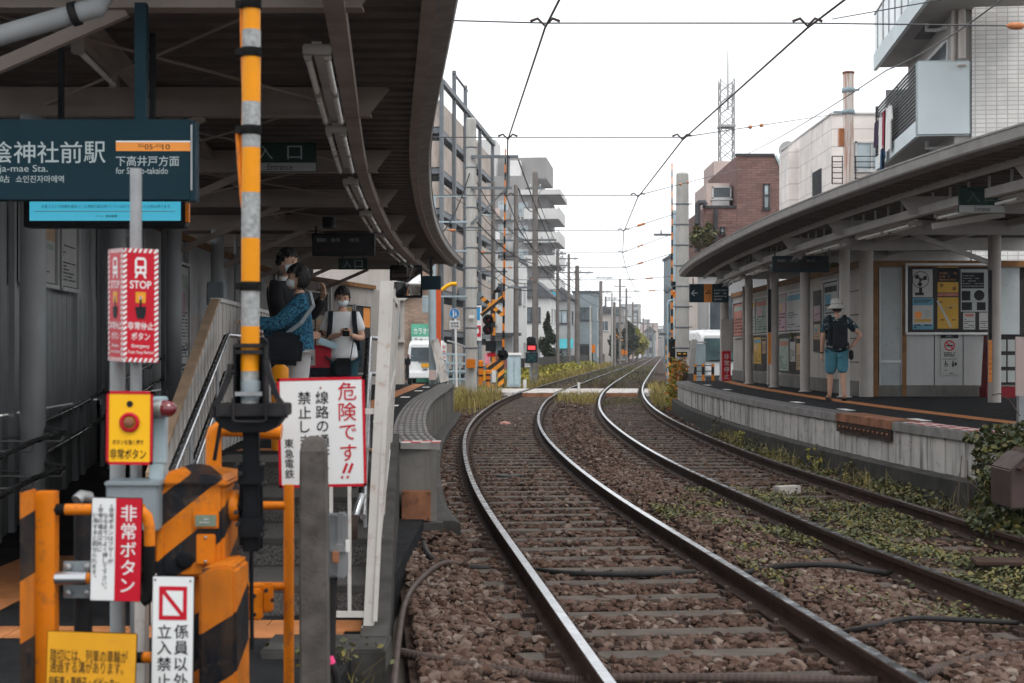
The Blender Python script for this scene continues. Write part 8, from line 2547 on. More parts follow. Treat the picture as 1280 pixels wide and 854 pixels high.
def add_mask(t, hc, Mh, s):
 m = MB()
 c_ = hc + Mh @ Vector((0, -.012 * s, -.045 * s))
 v, f = ellip(c_, (.072 * s, .098 * s, .062 * s), Mh, lambda d: d.y < -.25 and abs(d.z) < .88, 24, 16)
 m.add(v, f, None, True); m.add([c_ + (p_ - c_) * .95 for p_ in v], [q_[::-1] for q_ in f], None, True)
 for sx in (-1, 1): m.tube([c_ + Mh @ (Vector((sx * .066, -.03, .02)) * s), c_ + Mh @ (Vector((sx * .079, .01, .05)) * s), c_ + Mh @ (Vector((sx * .066, -.03, -.015)) * s)], .0022 * s, 4)
 return m.build('face_mask', K['mask'], t, local=True)
def mat_print(name, base, cols, scale, thr):
 """printed cloth: patches of other colours on a ground colour, in the garment's own space"""
 m, n, l, b = _nt(name)
 tc = n.new('ShaderNodeTexCoord')
 out = base
 for i, (c_, sc_, th) in enumerate(zip(cols, scale, thr)):
  mp = n.new('ShaderNodeMapping'); mp.inputs['Location'].default_value = (i * 3.7, i * 1.3, i * 2.1); l.new(tc.outputs['Object'], mp.inputs['Vector'])
  f = rng(n, l, noise(n, l, mp.outputs[0], sc_, 3, .6), th, th + .03)
  out = mixc(n, l, f, out, c_)
 finish(n, l, b, out, tc.outputs['Object'], .85, 0, .15, 60, .2)
 return m
K['lip'] = mat('lips', (.34, .13, .11), .5)
K['aloha'] = mat_print('dark_floral_shirt_cloth', (.012, .028, .042), [(.02, .07, .09), (.55, .52, .46), (.42, .24, .11)], [9, 13, 11], [.52, .585, .645])
K['blouse'] = mat_print('blue_patterned_blouse_cloth', (.012, .058, .11), [(.03, .15, .24), (.005, .02, .045), (.08, .24, .33)], [48, 40, 62], [.5, .56, .6])
K['shorts'] = mat('blue_cotton_shorts', (.075, .235, .31), .85, 0, .15, 6, .2, 30)
K['hat'] = mat('pale_grey_hat_cloth', (.47, .455, .43), .85, 0, .12, 14, .2, 60)
K['tee'] = mat('white_tshirt_cloth', (.62, .63, .64), .85, 0, .06, 8, .2, 30)
K['pants_teal'] = mat('dark_teal_trousers', (.018, .055, .07), .85, 0, .2, 6, .2, 30)
K['pants_pale'] = mat('pale_grey_trousers', (.50, .50, .50), .85, 0, .08, 6, .2, 30)
K['nylon'] = mat('dark_navy_bag_nylon', (.006, .009, .014), .6, 0, .3, 8, .2, 40)
K['sandal'] = mat('black_sandal', (.015, .014, .014), .6)
LOWER = ['pel', 'hP', 'kP', 'aP', 'hN', 'kN', 'aN']
LE = [('pel', 'hP'), ('hP', 'kP'), ('kP', 'aP'), ('pel', 'hN'), ('hN', 'kN'), ('kN', 'aN')]
UP = ['pel', 'spi', 'che', 'sP', 'eP', 'sN', 'eN']
UE = [('pel', 'spi'), ('spi', 'che'), ('che', 'sP'), ('sP', 'eP'), ('che', 'sN'), ('sN', 'eN')]
def shoes(t, N, mt, sole=.02):
 for sd_ in 'PN':
  a_, b2 = Vector(N['a' + sd_][0]), Vector(N['t' + sd_][0])
  m = MB(); d = Vector((b2.x - a_.x, b2.y - a_.y, 0)); L_ = d.length; d.normalize()
  c_ = Vector((a_.x, a_.y, 0)) + d * (L_ * .45)
  M_ = Matrix((Vector((d.y, -d.x, 0)), d, Vector((0, 0, 1)))).transposed()
  v, f = ellip(c_ + Vector((0, 0, .035)), (.052, L_ * .5 + .075, .045), M_, nu=16, nv=10)
  v = [Vector((p_.x, p_.y, max(p_.z, .002))) for p_ in v]
  m.add(v, f, mt, True); m.build('shoe', mt, t, local=True)
# man in the bucket hat, walking away on the right platform
px_ = P(1046, 500, 24.2)
t, N, hc, Mh, s = person('man in bucket hat walking away on the right platform, hand on hip', (px_.x, 24.2, PZ), math.pi - .12, 1.68,
      {'sP': (.185, .01, 1.38), 'sN': (-.185, .01, 1.38), 'eP': (.245, .03, 1.09), 'wP': (.255, -.04, .82), 'eN': (-.40, .10, 1.14), 'wN': (-.235, .10, .93), 'handN': ((.8, -.5, -.35), (-.3, .8, .4), .3),
      'kP': (.10, -.10, .485), 'aP': (.115, -.10, .085), 'tP': (.14, -.26, .035), 'kN': (-.10, -.02, .50), 'aN': (-.115, .13, .10), 'tN': (-.14, -.02, .035)}, (0, .05), 1.08)
N2 = dict(N)
mid = lambda a_, b2, f_: lerp3(N[a_][0], N[b2][0], f_)
wear('floral_shirt', t, N, K['aloha'], ['pel', 'spi', 'che', 'sP', 'sN', 'nec'], [('hem', 'pel'), ('pel', 'spi'), ('spi', 'che'), ('che', 'nec'), ('che', 'sP'), ('sP', 'cP'), ('che', 'sN'), ('sN', 'cN')], {'*': .03, 'nec': .012, 'pel': .035, 'spi': .045}, 'che', {'cP': (mid('sP', 'eP', .75), .075), 'cN': (mid('sN', 'eN', .7), .078), 'hem': ((0, 0, .80), (.195, .15))})
wear('blue_shorts', t, N, K['shorts'], ['pel', 'hP', 'hN'], [('pel', 'hP'), ('hP', 'cP'), ('pel', 'hN'), ('hN', 'cN')], {'*': .03, 'pel': .02}, 'pel', {'cP': (mid('kP', 'aP', .10), .098), 'cN': (mid('kN', 'aN', .10), .098)})
m = MB(); M_ = Mh
c_ = hc + Vector((0, 0, .035 * s))
prof = [(.150, -.055), (.152, -.05), (.106, .005), (.102, .02), (.099, .075), (.083, .108), (.045, .122), (0, .125)]
m.lathe([(r_ * s * 1.04, z * s) for r_, z in prof], c_, 26, axis=(0, -.06, 1)); m.lathe([(r_ * s * 1.01, z * s - .006) for r_, z in prof[:4]], c_, 26, axis=(0, -.06, 1)); m.build('bucket_hat', K['hat'], t, local=True)
add_hair(t, hc, Mh, s, .98, fringe=.5, long=-.75)
m = MB(); m.lathe([(.1075 * s, .012 * s), (.1085 * s, .03 * s)], c_, 26, axis=(0, -.06, 1)); m.build('hat_band', mat('hat_band', (.24, .23, .22), .8), t, local=True)
for sd_ in 'PN':
 a_, b2 = Vector(N['a' + sd_][0]), Vector(N['t' + sd_][0])
 m = MB(); d = (b2 - a_); d.z = 0; d.normalize(); c_ = Vector((a_.x, a_.y, .012)) + d * .05
 M_ = Matrix((Vector((d.y, -d.x, 0)), d, Vector((0, 0, 1)))).transposed()
 v, f = ellip(c_, (.055, .145, .014), M_, nu=16, nv=6); m.add(v, f, None, True); v, f = ellip(c_ + d * .05 + Vector((0, 0, .035)), (.05, .05, .035), M_, nu=12, nv=8); m.add(v, f, None, True)
 m.build('sandal', K['sandal'], t, local=True)
m = MB(); w = Vector(N['wP'][0]); m.lathe([(.034, -.01), (.037, 0), (.034, .01)], w + Vector((0, 0, .02)), 12); m.build('watch', K['sandal'], t, local=True)
RZ = Matrix.Rotation(math.pi - .12, 4, 'Z')
bp = thing('backpack', 'black backpack worn by the man in the bucket hat', 'backpack', (px_.x, 24.2, PZ)); bp.rotation_euler = (0, 0, math.pi - .12)
m = MB(); m.obox((0, .21, 1.12), (.31, .17, .47)); m.build('pack', K['nylon'], bp, bevel=.06, local=True)
m = MB(); m.obox((0, .30, 1.02), (.26, .07, .22)); m.build('front_pocket', K['nylon'], bp, bevel=.03, local=True)
m = MB(); m.tube([(-.04, .2, 1.34), (-.03, .22, 1.38), (.03, .22, 1.38), (.04, .2, 1.34)], .01, 6); m.build('grab_loop', K['nylon'], bp, local=True)
for sx in (-1, 1):
 m = MB(); ps = [(sx * .12, .15, 1.33), (sx * .125, .08, 1.455), (sx * .125, -.04, 1.45), (sx * .13, -.155, 1.30), (sx * .15, -.12, 1.06), (sx * .155, .10, .95)]
 for a_, b2 in zip(ps[:-1], ps[1:]): m.bar(a_, b2, .055, .014, up=(0, -1, .3))
 m.build('shoulder_strap', K['nylon'], bp, local=True)
po = thing('waist_pouch', 'small black pouch at the right hip of the man in the bucket hat', 'pouch', (px_.x, 24.2, PZ)); po.rotation_euler = (0, 0, math.pi - .12)
m = MB(); m.obox((-.235, .03, .78), (.07, .13, .17)); m.build('body', K['nylon'], po, bevel=.02, local=True); m = MB(); m.tube([(-.22, .03, .86), (-.19, .02, 1.0)], .008, 5); m.build('strap', K['nylon'], po, local=True)
# person in white T-shirt looking at a phone
px_ = P(428, 530, 14.8)
base = (px_.x, 14.8, PZ)
t, N, hc, Mh, s = person('person in white T-shirt and face mask looking down at a phone', base, .12, 1.49,
      {'eP': (.235, -.02, 1.13), 'wP': (.10, -.24, 1.17), 'eN': (-.235, -.02, 1.13), 'wN': (-.02, -.25, 1.18), 'handP': ((-.75, -.45, .25), (.2, -.3, -.9), .8), 'handN': ((.75, -.5, .2), (-.1, -.7, -.7), .8)}, (.05, .32), 1.12)
wear('white_tshirt', t, N, K['tee'], ['pel', 'spi', 'che', 'sP', 'sN', 'nec'], [('hem', 'pel'), ('pel', 'spi'), ('spi', 'che'), ('che', 'nec'), ('che', 'sP'), ('sP', 'cP'), ('che', 'sN'), ('sN', 'cN')], {'*': .026, 'nec': .006, 'pel': .03, 'spi': .03}, 'che', {'hem': ((0, 0, .74), (.185, .14)), 'cP': (lerp3(N['sP'][0], N['eP'][0], .72), .066), 'cN': (lerp3(N['sN'][0], N['eN'][0], .72), .066)})
wear('teal_trousers', t, N, K['pants_teal'], LOWER, LE, {'*': .02, 'pel': .015}, 'pel')
add_hair(t, hc, Mh, s, 1.10, fringe=.40, long=-.45); add_mask(t, hc, Mh, s); shoes(t, N, K['blackmatte'])
rot = (0, 0, .12)
def worn(name, label, cat):
 o = thing(name, label, cat, base); o.rotation_euler = rot; return o
o = worn('phone', 'dark smartphone held by the person in the white T-shirt', 'phone')
m = MB(); m.obox((.035, -.285, 1.045), (.07, .012, .13), Matrix.Rotation(-.9, 3, 'X')); m.build('body', K['black'], o, bevel=.005, local=True)
m = MB(); m.obox((.035, -.277, 1.051), (.062, .002, .118), Matrix.Rotation(-.9, 3, 'X')); m.build('screen', K['glass_l'], o, local=True)
o = worn('backpack', 'navy backpack straps over the white T-shirt', 'backpack')
for sx in (-1, 1):
 m = MB(); ps = [(sx * .11, .14, 1.17), (sx * .115, .06, 1.265), (sx * .12, -.05, 1.255), (sx * .125, -.128, 1.14), (sx * .14, -.12, 1.0), (sx * .16, .06, .86)]
 for a_, b2 in zip(ps[:-1], ps[1:]): m.bar(a_, b2, .05, .014, up=(0, -1, .3))
 m.build('strap', K['nylon'], o, local=True)
m = MB(); m.obox((0, .21, .98), (.28, .15, .40)); m.build('pack', K['nylon'], o, bevel=.05, local=True)
o = worn('tote_bag', 'red and black tote bag hung at the arm of the person in white', 'bag')
m = MB(); m.prism([(-.37, -.10, .62), (-.10, -.10, .62), (-.08, -.10, .90), (-.36, -.10, .92)], (0, .12, 0), K['paper_redb']); m.build('bag', K['paper_redb'], o, bevel=.03, local=True)
m = MB(); m.box(-.40, -.115, .585, -.10, .03, .70, K['nylon']); m.prism([(-.395, -.108, .70), (-.30, -.108, .70), (-.30, -.108, .90), (-.375, -.108, .92)], (0, .13, 0), K['nylon']); m.build('dark_side', K['nylon'], o, bevel=.02, local=True)
m = MB(); m.tube([(-.33, -.04, .90), (-.29, -.06, 1.02), (-.22, -.06, 1.06), (-.14, -.05, .90)], .011, 6); m.build('handle', K['nylon'], o, local=True)
m = MB(); m.obox((-.15, -.16, .93), (.20, .03, .07), Matrix.Rotation(.35, 3, 'Y')); m.build('folded_cloth', K['paper_blue2'], o, bevel=.01, local=True)
o = worn('crossbody_pouch', 'small black pouch on a thin strap before the teal trousers', 'pouch')
m = MB(); m.obox((.005, -.165, .68), (.17, .06, .20)); m.build('pouch', K['nylon'], o, bevel=.02, local=True)
m = MB(); m.obox((.005, -.20, .735), (.15, .012, .07)); m.build('flap', K['black'], o, bevel=.004, local=True)
m = MB(); m.tube([(.08, -.15, .76), (.11, -.15, .95), (.13, -.12, 1.18), (.10, -.0, 1.29)], .006, 5); m.build('strap', K['nylon'], o, local=True)
# couple by the steps: man in a black suit, woman in a blue patterned blouse
px_ = P(358, 540, 13.45)
t, N, hc, Mh, s = person('man in black suit and face mask standing behind the woman in blue', (px_.x, 13.45, PZ), math.pi / 2 - .45, 1.79,
      {'eP': (.24, -.12, 1.13), 'wP': (.16, -.28, 1.30), 'eN': (-.23, -.08, 1.10), 'wN': (-.10, -.26, .95), 'handP': ((-.2, -.3, .9), (.8, -.4, .1), .5), 'handN': ((.5, -.7, .1), (-.5, -.6, .3), .6), 'kP': (.12, -.12, .49), 'aP': (.13, -.10, .085), 'tP': (.15, -.25, .035)}, (-.1, .12), 1.02)
wear('suit_jacket', t, N, K['suit'], ['pel', 'spi', 'che', 'sP', 'eP', 'wP', 'sN', 'eN', 'wN', 'nec'], [('hem', 'pel')] + [('pel', 'spi'), ('spi', 'che'), ('che', 'nec'), ('che', 'sP'), ('sP', 'eP'), ('eP', 'wP'), ('che', 'sN'), ('sN', 'eN'), ('eN', 'wN')], {'*': .026, 'nec': .018, 'wP': .02, 'wN': .02, 'spi': .035}, 'che', {'hem': ((0, 0, .82), (.19, .14))})
wear('suit_trousers', t, N, K['suit'], LOWER, LE, {'*': .024, 'pel': .02}, 'pel')
m = MB(); c_ = Vector(N['nec'][0]); m.lathe([(.082, -.01), (.072, .02), (.064, .05), (.060, .052)], c_, 18, axis=(0, -.1, 1)); m.build('shirt_collar', K['white'], t, local=True)
add_hair(t, hc, Mh, s, 1.05, fringe=.38, long=-.35); add_mask(t, hc, Mh, s); shoes(t, N, K['blackmatte'])
px_ = P(374, 545, 12.85)
bw = (px_.x, 12.85, PZ)
yw = -math.pi / 2 + .12
t, N, hc, Mh, s = person('woman in blue patterned blouse and mask reaching towards the rail', bw, yw, 1.60,
      {'eP': (.20, -.20, 1.16), 'wP': (.16, -.45, 1.20), 'handP': ((-.1, -1, .15), (.3, 0, 1), .6), 'eN': (-.20, -.14, 1.12), 'wN': (-.15, -.36, 1.08), 'handN': ((.1, -1, .15), (-.3, 0, 1), .6)}, (.1, .0), 1.0)
wear('blue_blouse', t, N, K['blouse'], ['pel', 'spi', 'che', 'sP', 'eP', 'wP', 'sN', 'eN', 'wN', 'nec'], [('hem', 'pel')] + [('pel', 'spi'), ('spi', 'che'), ('che', 'nec'), ('che', 'sP'), ('sP', 'eP'), ('eP', 'wP'), ('che', 'sN'), ('sN', 'eN'), ('eN', 'wN')], {'*': .035, 'nec': .012, 'eP': .04, 'eN': .04, 'wP': .03, 'wN': .03, 'spi': .05, 'pel': .05}, 'che', {'hem': ((0, .01, .72), (.20, .17))})
wear('pale_trousers', t, N, K['pants_pale'], LOWER, LE, {'*': .03, 'pel': .01, 'aP': .035, 'aN': .035, 'kP': .035, 'kN': .035}, 'pel')
add_hair(t, hc, Mh, s, 1.12, fringe=.36, long=-.85); add_mask(t, hc, Mh, s); shoes(t, N, K['blackmatte'])
o = thing('shoulder_bag', 'dark navy shoulder bag hung on the woman in blue', 'bag', bw); o.rotation_euler = (0, 0, yw)
m = MB(); m.prism([(.29, -.32, .74), (.29, .02, .72), (.29, .05, .96), (.29, -.02, 1.02), (.29, -.26, 1.02), (.29, -.34, .92)], (-.09, 0, 0)); m.build('bag', K['nylon'], o, bevel=.04, local=True)
m = MB(); ps = [(.235, -.1, 1.01), (.225, .02, 1.10), (.16, .13, 1.26), (.02, .10, 1.38), (-.10, .02, 1.40)]
for a_, b2 in zip(ps[:-1], ps[1:]): m.bar(a_, b2, .035, .012, up=(.6, .6, .3))
m.build('strap', K['greybox'], o, local=True)
x_, z_ = XZ(350, 456, 12.2)
yp = thing('padded_post', 'yellow and black padded post standing at the top of the steps', 'post', (x_, 12.2, PZ))
m = MB(); m.tube([(x_, 12.2, PZ), (x_, 12.2, z_ - .03), (x_, 12.2, z_)], [.075, .075, .04], 14); m.build('cover', K['yellow'], yp)
m = MB(); m.lathe([(.076, 0), (.076, .1)], (x_, 12.2, PZ + .25), 14); m.lathe([(.076, 0), (.076, .1)], (x_, 12.2, PZ + .48), 14); m.build('band', K['ink'], yp)
# ------------------------------------------------------------------ plants
def leaf_mesh(name, C, size, mt, parent=None, up=.4, sizes=None, flat=False):
 n_ = len(C)
 nrm = RNG.normal(size=(n_, 3)); nrm[:, 2] = np.abs(nrm[:, 2]) + up
 nrm /= np.linalg.norm(nrm, axis=1)[:, None]
 a_ = np.cross(nrm, RNG.normal(size=(n_, 3))); a_ /= np.linalg.norm(a_, axis=1)[:, None]
 b2 = np.cross(nrm, a_)
 sz = (size * RNG.uniform(.6, 1.35, n_) if sizes is None else sizes)[:, None]
 V = np.stack([C - a_ * sz, C + b2 * sz * .62 + nrm * sz * .12, C + a_ * sz, C - b2 * sz * .62 + nrm * sz * .12], 1).reshape(-1, 3)
 Fc = np.arange(n_ * 4).reshape(n_, 4)
 return np_mesh(name, V, Fc, mt, np.clip(RNG.normal(.48, .28, n_), 0, 1), parent)
def blades(name, base, h, mt, w=.006, lean=.35, parent=None):
 n_ = len(base)
 a_ = RNG.uniform(0, 6.283, n_); d = np.stack([np.cos(a_), np.sin(a_), np.zeros(n_)], 1)
 hh = h * RNG.uniform(.45, 1.2, n_)
 l_ = RNG.uniform(.05, lean, n_)[:, None] * hh[:, None]
 sd_ = np.stack([-d[:, 1], d[:, 0], np.zeros(n_)], 1) * w
 up = np.array([0, 0, 1.0])
 m1 = base + d * l_ * .35 + up * hh[:, None] * .6
 tp = base + d * l_ * 1.4 + up * hh[:, None]
 V = np.stack([base - sd_, base + sd_, m1 + sd_ * .8, m1 - sd_ * .8, tp + sd_ * .12, tp - sd_ * .12], 1).reshape(-1, 3)
 i0 = np.arange(n_) * 6
 Fc = np.concatenate([np.stack([i0, i0 + 1, i0 + 2, i0 + 3], 1), np.stack([i0 + 3, i0 + 2, i0 + 4, i0 + 5], 1)])
 rv = np.clip(RNG.normal(.5, .28, n_), 0, 1)
 return np_mesh(name, V, Fc, mt, np.concatenate([rv, rv]), parent)
def clumpy(n_, x0, x1, y0, y1, z, thr=.5, sc=1.3):
 """points in a ground region, gathered in uneven patches"""
 out = []
 k_ = RNG.uniform(0, 10, 4)
 while len(out) < n_:
  x = RNG.uniform(0, 1, 4000); y = RNG.uniform(y0, y1, 4000)
  xx = np.array([x0(b) + (x1(b) - x0(b)) * a for a, b in zip(x, y)])
  f = np.sin(xx * 2.1 * sc + k_[0]) * np.sin(y * 1.3 * sc + k_[1]) + .6 * np.sin(xx * 5.3 * sc + y * 2.7 * sc + k_[2]) + .4 * np.sin(y * 6.1 * sc - xx * 3 * sc + k_[3])
  ok = f + RNG.normal(0, .35, 4000) > thr
  out += [(a, b) for a, b, c in zip(xx, y, ok) if c]
 o_ = np.array(out[:n_])
 return np.column_stack([o_, np.full(n_, z)])
# vines over and around the right track
A = clumpy(13000, lambda y: cR(y) - .58, lambda y: cR(y) + .58, 8.0, 17.5, -.14, .15)
A = A[(A[:, 1] < 14.5) | (RNG.uniform(0, 1, len(A)) < (17.5 - A[:, 1]) / 4)]
A[:, 2] += RNG.uniform(0, .07, len(A))
o = leaf_mesh('ground_vine', A, .022, K['leaf_gr'], None, .8); tag(o, 'low green and yellow vines covering the right track bed', 'ground cover', kind='stuff')
A = clumpy(4200, lambda y: cR(y) - 1.75, lambda y: cR(y) - .80, 8.5, 17, -.135, .55)
A = A[(A[:, 1] > 10.3) | (RNG.uniform(0, 1, len(A)) < .35)]
A[:, 2] += RNG.uniform(0, .05, len(A))
o = leaf_mesh('ground_vine', A, .020, K['leaf_gr'], None, .8); tag(o, 'sparse green vines on the stones left of the right track', 'ground cover', kind='stuff')
A = clumpy(9500, lambda y: cR(y) + .80, lambda y: edge_r(max(14, y)) - .12, 10.0, 27, -.14, .05)
A = A[(A[:, 1] < 17) | (RNG.uniform(0, 1, len(A)) < .5)]
A[:, 2] += RNG.uniform(0, .12, len(A)) * np.where(RNG.uniform(0, 1, len(A)) < .3, 1.6, .7)
o = leaf_mesh('lineside_weeds', A, .028, K['leaf_gr'], None, .5); tag(o, 'green and yellow weeds along the foot of the right platform', 'weeds', kind='stuff')
# taller single weeds by the platform wall
rwd = random.Random(8)
for i, (px, py, hh) in enumerate(((932, 548, .42), (966, 560, .34), (985, 566, .30), (1068, 592, .40), (1110, 604, .30), (1122, 610, .25))):
 p = gp(px, py, -.14); p.x = min(p.x, edge_r(p.y) - .22)
 t = thing('weed_plant', ['tallest leafy weed standing near the far part of the right platform wall', 'slim weed just right of the tallest platform weed', 'third small weed along the right platform wall', 'leggy weed below the rusty steel edge plate', 'small weed before the dark plinth near the ivy', 'lowest weed next to the ivy at the right platform'][i], 'weed', p, 'weeds along the right platform wall')
 m = MB(); L_ = []
 for k_ in range(3):
  tip = p + Vector((rwd.uniform(-.1, .1), rwd.uniform(-.08, .08), hh * rwd.uniform(.7, 1.05)))
  m.tube([p, p.lerp(tip, .5) + Vector((rwd.uniform(-.02, .02), 0, 0)), tip], [.006, .005, .002], 5)
  for q_ in range(26): f_ = rwd.uniform(.15, 1); c_ = p.lerp(tip, f_); L_.append((c_.x + rwd.uniform(-.06, .06) * (1.1 - f_ * .6), c_.y + rwd.uniform(-.06, .06), c_.z + rwd.uniform(-.01, .02)))
 m.build('stem', K['bark'], t)
 leaf_mesh('leaves', np.array(L_), .024, K['leaf_yel'] if i in (1, 3) else K['leaf_gr'], t, .3)
# ivy over the end of the right platform
t = thing('ivy_bush', 'green ivy mass climbing the near end of the right platform', 'bush', (5.2, 12.8, -.2))
C = []
for (cx, cy, cz, rx_, ry_, rz_, n_) in ((4.74, 13.6, .42, .32, .5, .32, 1600), (4.6, 13.0, .18, .34, .55, .32, 2200), (4.42, 12.4, -.03, .40, .5, .2, 1600), (4.95, 14.0, .66, .5, .3, .16, 900), (4.85, 12.8, .12, .4, .5, .3, 1200), (5.0, 13.5, .62, .4, .3, .16, 600)):
 d = RNG.normal(size=(n_, 3)); d /= np.linalg.norm(d, axis=1)[:, None]
 r_ = RNG.uniform(.55, 1.0, n_) ** .5 * (1 + .18 * np.sin(d[:, 0] * 7 + cx * 9) * np.sin(d[:, 2] * 6 + cy))
 C.append(np.array([cx, cy, cz]) + d * r_[:, None] * np.array([rx_, ry_, rz_]))
C = np.concatenate(C); C = C[C[:, 2] > -.2]
leaf_mesh('foliage', C, .034, K['leaf_ivy'], t, .5)
m = MB()
for k_ in range(14):
 a_ = Vector((rwd.uniform(4.3, 4.9), rwd.uniform(12.2, 13.8), -.2)); m.tube([a_, a_ + Vector((rwd.uniform(-.1, .1), .1, .3)), a_ + Vector((rwd.uniform(-.2, .3), .3, rwd.uniform(.5, .8)))], [.01, .008, .004], 5)
m.tube([P(1275, 520, 13.6), P(1262, 500, 13.7), P(1250, 492, 13.7), P(1240, 494, 13.7)], .006, 5)
m.build('stem', K['bark'], t)
# orange flowers at the far end of the right platform
t = thing('flower_bush', 'bush of orange flowers at the far end of the right platform wall', 'bush', (4.5, 39.6, -.2))
def blob(specs):
 C = []
 for (cx, cy, cz, rx_, ry_, rz_, n_) in specs:
  d = RNG.normal(size=(n_, 3)); d /= np.linalg.norm(d, axis=1)[:, None]
  r_ = RNG.uniform(.25, 1.0, n_) ** .5 * (1 + .25 * np.sin(d[:, 0] * 6 + cx * 9) * np.sin(d[:, 2] * 7 + cy))
  C.append(np.array([cx, cy, cz]) + d * r_[:, None] * np.array([rx_, ry_, rz_]))
 return np.concatenate(C)
x_, z_ = XZ(848, 478, 39.8)
leaf_mesh('leaves', blob([(x_, 40, z_ + .25, .28, .4, .42, 700), (x_ - .1, 39.6, z_ - .3, .25, .4, .4, 600), (x_ - .15, 39.3, z_ - .62, .25, .3, .2, 300)]), .045, K['leaf_yel'], t)
o = leaf_mesh('flowers', blob([(x_ + .02, 39.9, z_ + .35, .3, .42, .36, 260), (x_ - .12, 39.5, z_ - .1, .26, .4, .35, 130), (x_ - .12, 39.2, z_ - .6, .25, .3, .2, 120)]), .045, K['flower'], t); o['kind'] = 'stuff'
m = MB()
for k_ in range(9): m.tube([(x_ + rwd.uniform(-.15, .1), 39.6, -.2), (x_ + rwd.uniform(-.25, .25), 39.7, z_ + rwd.uniform(0, .5))], .012, 5)
m.build('stems', K['bark'], t)
# grasses
def grass(name, label, n_, x0, x1, y0, y1, h, w, mt, thr=.2, sc=1.0, z=-.17, lean=.5):
 o = blades(name, clumpy(n_, x0, x1, y0, y1, z, thr, sc), h, mt, w, lean); return tag(o, label, 'grass', kind='stuff')
grass('lineside_grass', 'yellow green grass clump at the end of the left platform', 2600, lambda y: cL(y) - 2.5, lambda y: cL(y) - 1.0, 38, 49.5, .55, .008, K['leaf_dry'], .1, .8)
grass('lineside_grass', 'dry yellow grass strip along the far left track', 7000, lambda y: cL(y) - 2.9, lambda y: cL(y) - .95, 58, 150, .55, .014, K['leaf_dry'], .05, .6)
grass('lineside_grass', 'green tufts between the far tracks', 2600, lambda y: cL(y) - .6, lambda y: cR(y) + .6, 60, 150, .28, .014, K['leaf_gr'], .75, .5)
grass('lineside_grass', 'small green tufts between the tracks before the far crossing', 700, lambda y: cL(y) + .85, lambda y: cR(y) - .85, 44, 51.5, .3, .008, K['leaf_dry'], .6, .8)
grass('lineside_grass', 'sparse grass between the right rails near the far crossing', 500, lambda y: cR(y) - .6, lambda y: cR(y) + .6, 42, 49, .16, .007, K['leaf_gr'], .4, .9)
grass('lineside_grass', 'weeds at the foot of the right crossing gate', 1400, lambda y: cR(y) + .95, lambda y: cR(y) + 1.9, 40, 60, .45, .009, K['leaf_dry'], .1, .8)
A = clumpy(3000, lambda y: cL(y) - 2.9, lambda y: cL(y) - 1.2, 60, 120, 0, .2, .5); A[:, 2] = RNG.uniform(-.1, .65, len(A))
o = leaf_mesh('lineside_shrubs', A, .09, K['leaf_yel'], None, .3); tag(o, 'low yellow green shrubs along the far left track', 'shrubs', kind='stuff')
grass('lineside_grass', 'dry stalks and grass at the foot of the right platform wall', 420, lambda y: cR(y) + .85, lambda y: edge_r(max(14, y)) - .2, 12.5, 26, .3, .004, K['leaf_dry'], .35, 1.2)
# a few weeds by the near plinth
p = gp(440, 838, -.05)
A = np.column_stack([RNG.normal(-.92, .12, 160), RNG.normal(6.95, .07, 160), RNG.uniform(-.12, .12, 160)])
o = leaf_mesh('lineside_weeds', A, .018, K['leaf_gr'], None, .2); tag(o, 'small yellowing weeds before the dark plinth', 'weeds', kind='stuff')
b_ = np.column_stack([RNG.normal(-.9, .12, 60), RNG.normal(6.95, .06, 60), np.full(60, -.25)])
o = blades('lineside_grass', b_, .28, K['leaf_dry'], .004, .8); tag(o, 'thin grass stalks before the dark plinth', 'grass', kind='stuff')
def tree(label, x, y, h, r, mt, z0=0, n_=2600, leaf=.16, conic=False, group=None, trunk=.12):
 t = thing('tree', label, 'tree', (x, y, z0), group)
 m = MB(); m.tube([(x, y, z0), (x + .05, y, z0 + h * .4), (x, y, z0 + h * .9)], [trunk, trunk * .7, trunk * .2], 8)
 rr = random.Random(int(x * 10 + y))
 for k_ in range(9):
  z = z0 + h * rr.uniform(.3, .8); a_ = rr.uniform(0, 6.28); m.tube([(x, y, z), (x + math.cos(a_) * r * .6, y + math.sin(a_) * r * .6, z + h * .14)], [trunk * .4, trunk * .1], 5)
 m.build('trunk', K['bark'], t)
 C = []
 for k_ in range(16):
  f_ = k_ / 15
  zc = z0 + h * (.22 + .72 * f_)
  rad = r * ((1 - f_) * .95 + .12) if conic else r * (math.sin(math.pi * min(1, f_ * .85 + .15)) * .8 + .15)
  a_ = rr.uniform(0, 6.28); q_ = rad * rr.uniform(.1, .6)
  n2 = max(20, int(n_ / 16)); d = RNG.normal(size=(n2, 3)); d /= np.linalg.norm(d, axis=1)[:, None]
  C.append(np.array([x + q_ * math.cos(a_), y + q_ * math.sin(a_), zc]) + d * RNG.uniform(.4, 1, n2)[:, None] * np.array([rad * .6, rad * .6, h * .10]))
 leaf_mesh('crown', np.concatenate(C), leaf, mt, t, .3)
 return t
x_, _ = XZ(685, 440, 104); tree('dark conifer before the pale grey house', x_, 104, 4.2, 1.05, K['leaf_dk'], conic=True, leaf=.13)
x_, _ = XZ(786, 430, 190); tree('dark leafy tree far down the left side of the line', x_, 190, 5.2, 1.7, K['leaf_dk'], leaf=.25)
x_, _ = XZ(770, 430, 172); tree('smaller dark tree left of the far leafy tree', x_, 172, 4.0, 1.2, K['leaf_dk'], leaf=.2)
x_, _ = XZ(796, 432, 225); tree('yellowish tree at the far end of the left side', x_, 225, 5, 2.2, K['leaf_yel'], leaf=.25)
tree('green tree seen over the left station wall', -7.3, 26, 5.2, 1.6, K['leaf_dk'], leaf=.09)
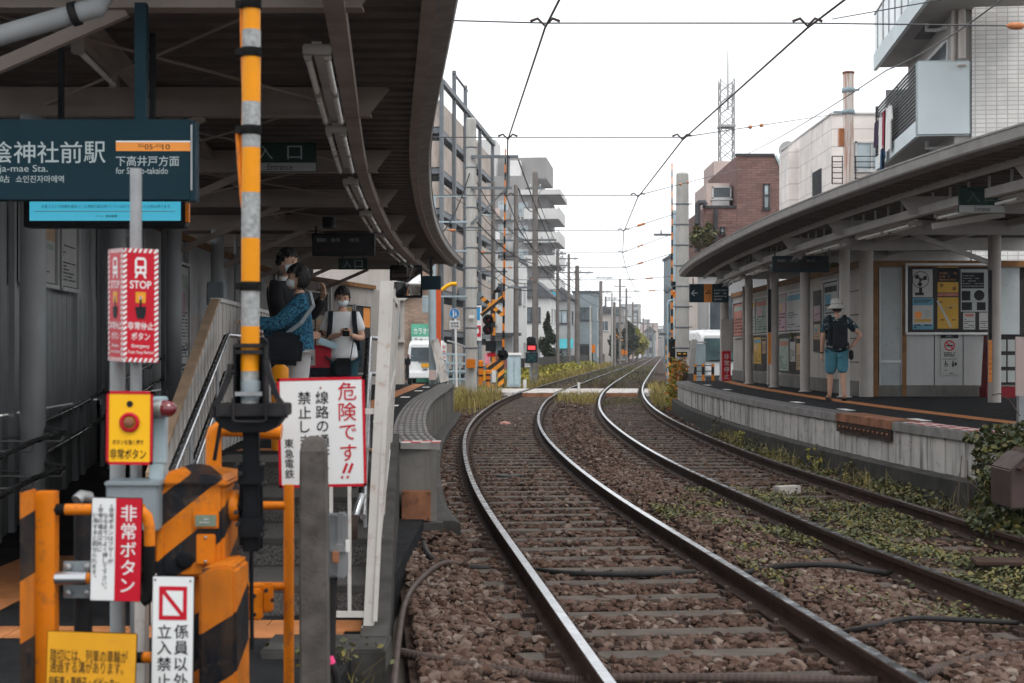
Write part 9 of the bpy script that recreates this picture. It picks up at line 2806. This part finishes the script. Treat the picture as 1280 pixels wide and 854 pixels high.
tree('yellow leaved shrub over the right shelter wall by the far columns', 7.5, 37.0, 3.7, 1.0, K['leaf_yel'], leaf=.1, trunk=.06)
tree('yellow leaved shrub over the right shelter wall by the departure board', 7.4, 32.5, 3.75, 1.1, K['leaf_yel'], leaf=.1, trunk=.06)
for (px, py, Yp, lab) in ((872, 302, 61, 'rooftop plant at the corner of the brick wing'), (884, 300, 60.5, 'rooftop plant above the right canopy edge')):
 x_, z_ = XZ(px, py + 14, Yp); tree(lab, x_, Yp, 1.2, .6, K['leaf_gr'], z0=z_, n_=520, leaf=.09, trunk=.04)
lo = thing('planter_ledge', 'brick ledge carrying the rooftop plants behind the right canopy', 'ledge', P(878, 330, 60)); x0, z1 = XZ(866, 316, 60); x1, _ = XZ(900, 316, 60)
MB().box(x0, 59.8, 0, x1, 61.9, z1).build('ledge', K['brick_r'], lo)
# pale houses glimpsed over the left station wall
t = building('side_house', 'pale house glimpsed through the gap over the left station wall', (-8.6, 24, 0), 0)
lbox('wall', t, K['house_w'], (-8, 0, 0, 0, 10, 7)); win(t, 'S', 1, 1, 3.2, 1.6, 1.2); win(t, 'S', 1, 5, 3.2, 1.6, 1.2); win(t, 'F', 1, -3, 3.2, 1.6, 1.2)
lbox('roof', t, K['roof_dk'], (-8.2, -.2, 7, .3, 10.2, 7.2)); m = MB(); m.tube([(.1, 2, 3.4), (.5, 2, 3.4), (.6, 2, 3.6), (.6, 2, 5)], .12, 8); m.build('duct', K['house_be'], t, local=True)
# ------------------------------------------------------------------ light summer haze
m = MB(); m.box(-260, -40, -1.4, 260, 760, 36)
o = m.build('haze', bpy.data.materials.new('thin_haze'))
hm = o.data.materials[0]; hm.use_nodes = True
hn, hl = hm.node_tree.nodes, hm.node_tree.links
hn.clear()
ho = hn.new('ShaderNodeOutputMaterial'); hv = hn.new('ShaderNodeVolumePrincipled')
hv.inputs['Color'].default_value = (.93, .96, 1, 1); hv.inputs['Density'].default_value = .0004; hv.inputs['Anisotropy'].default_value = .2
hl.new(hv.outputs[0], ho.inputs['Volume'])
tag(o, kind='stuff')
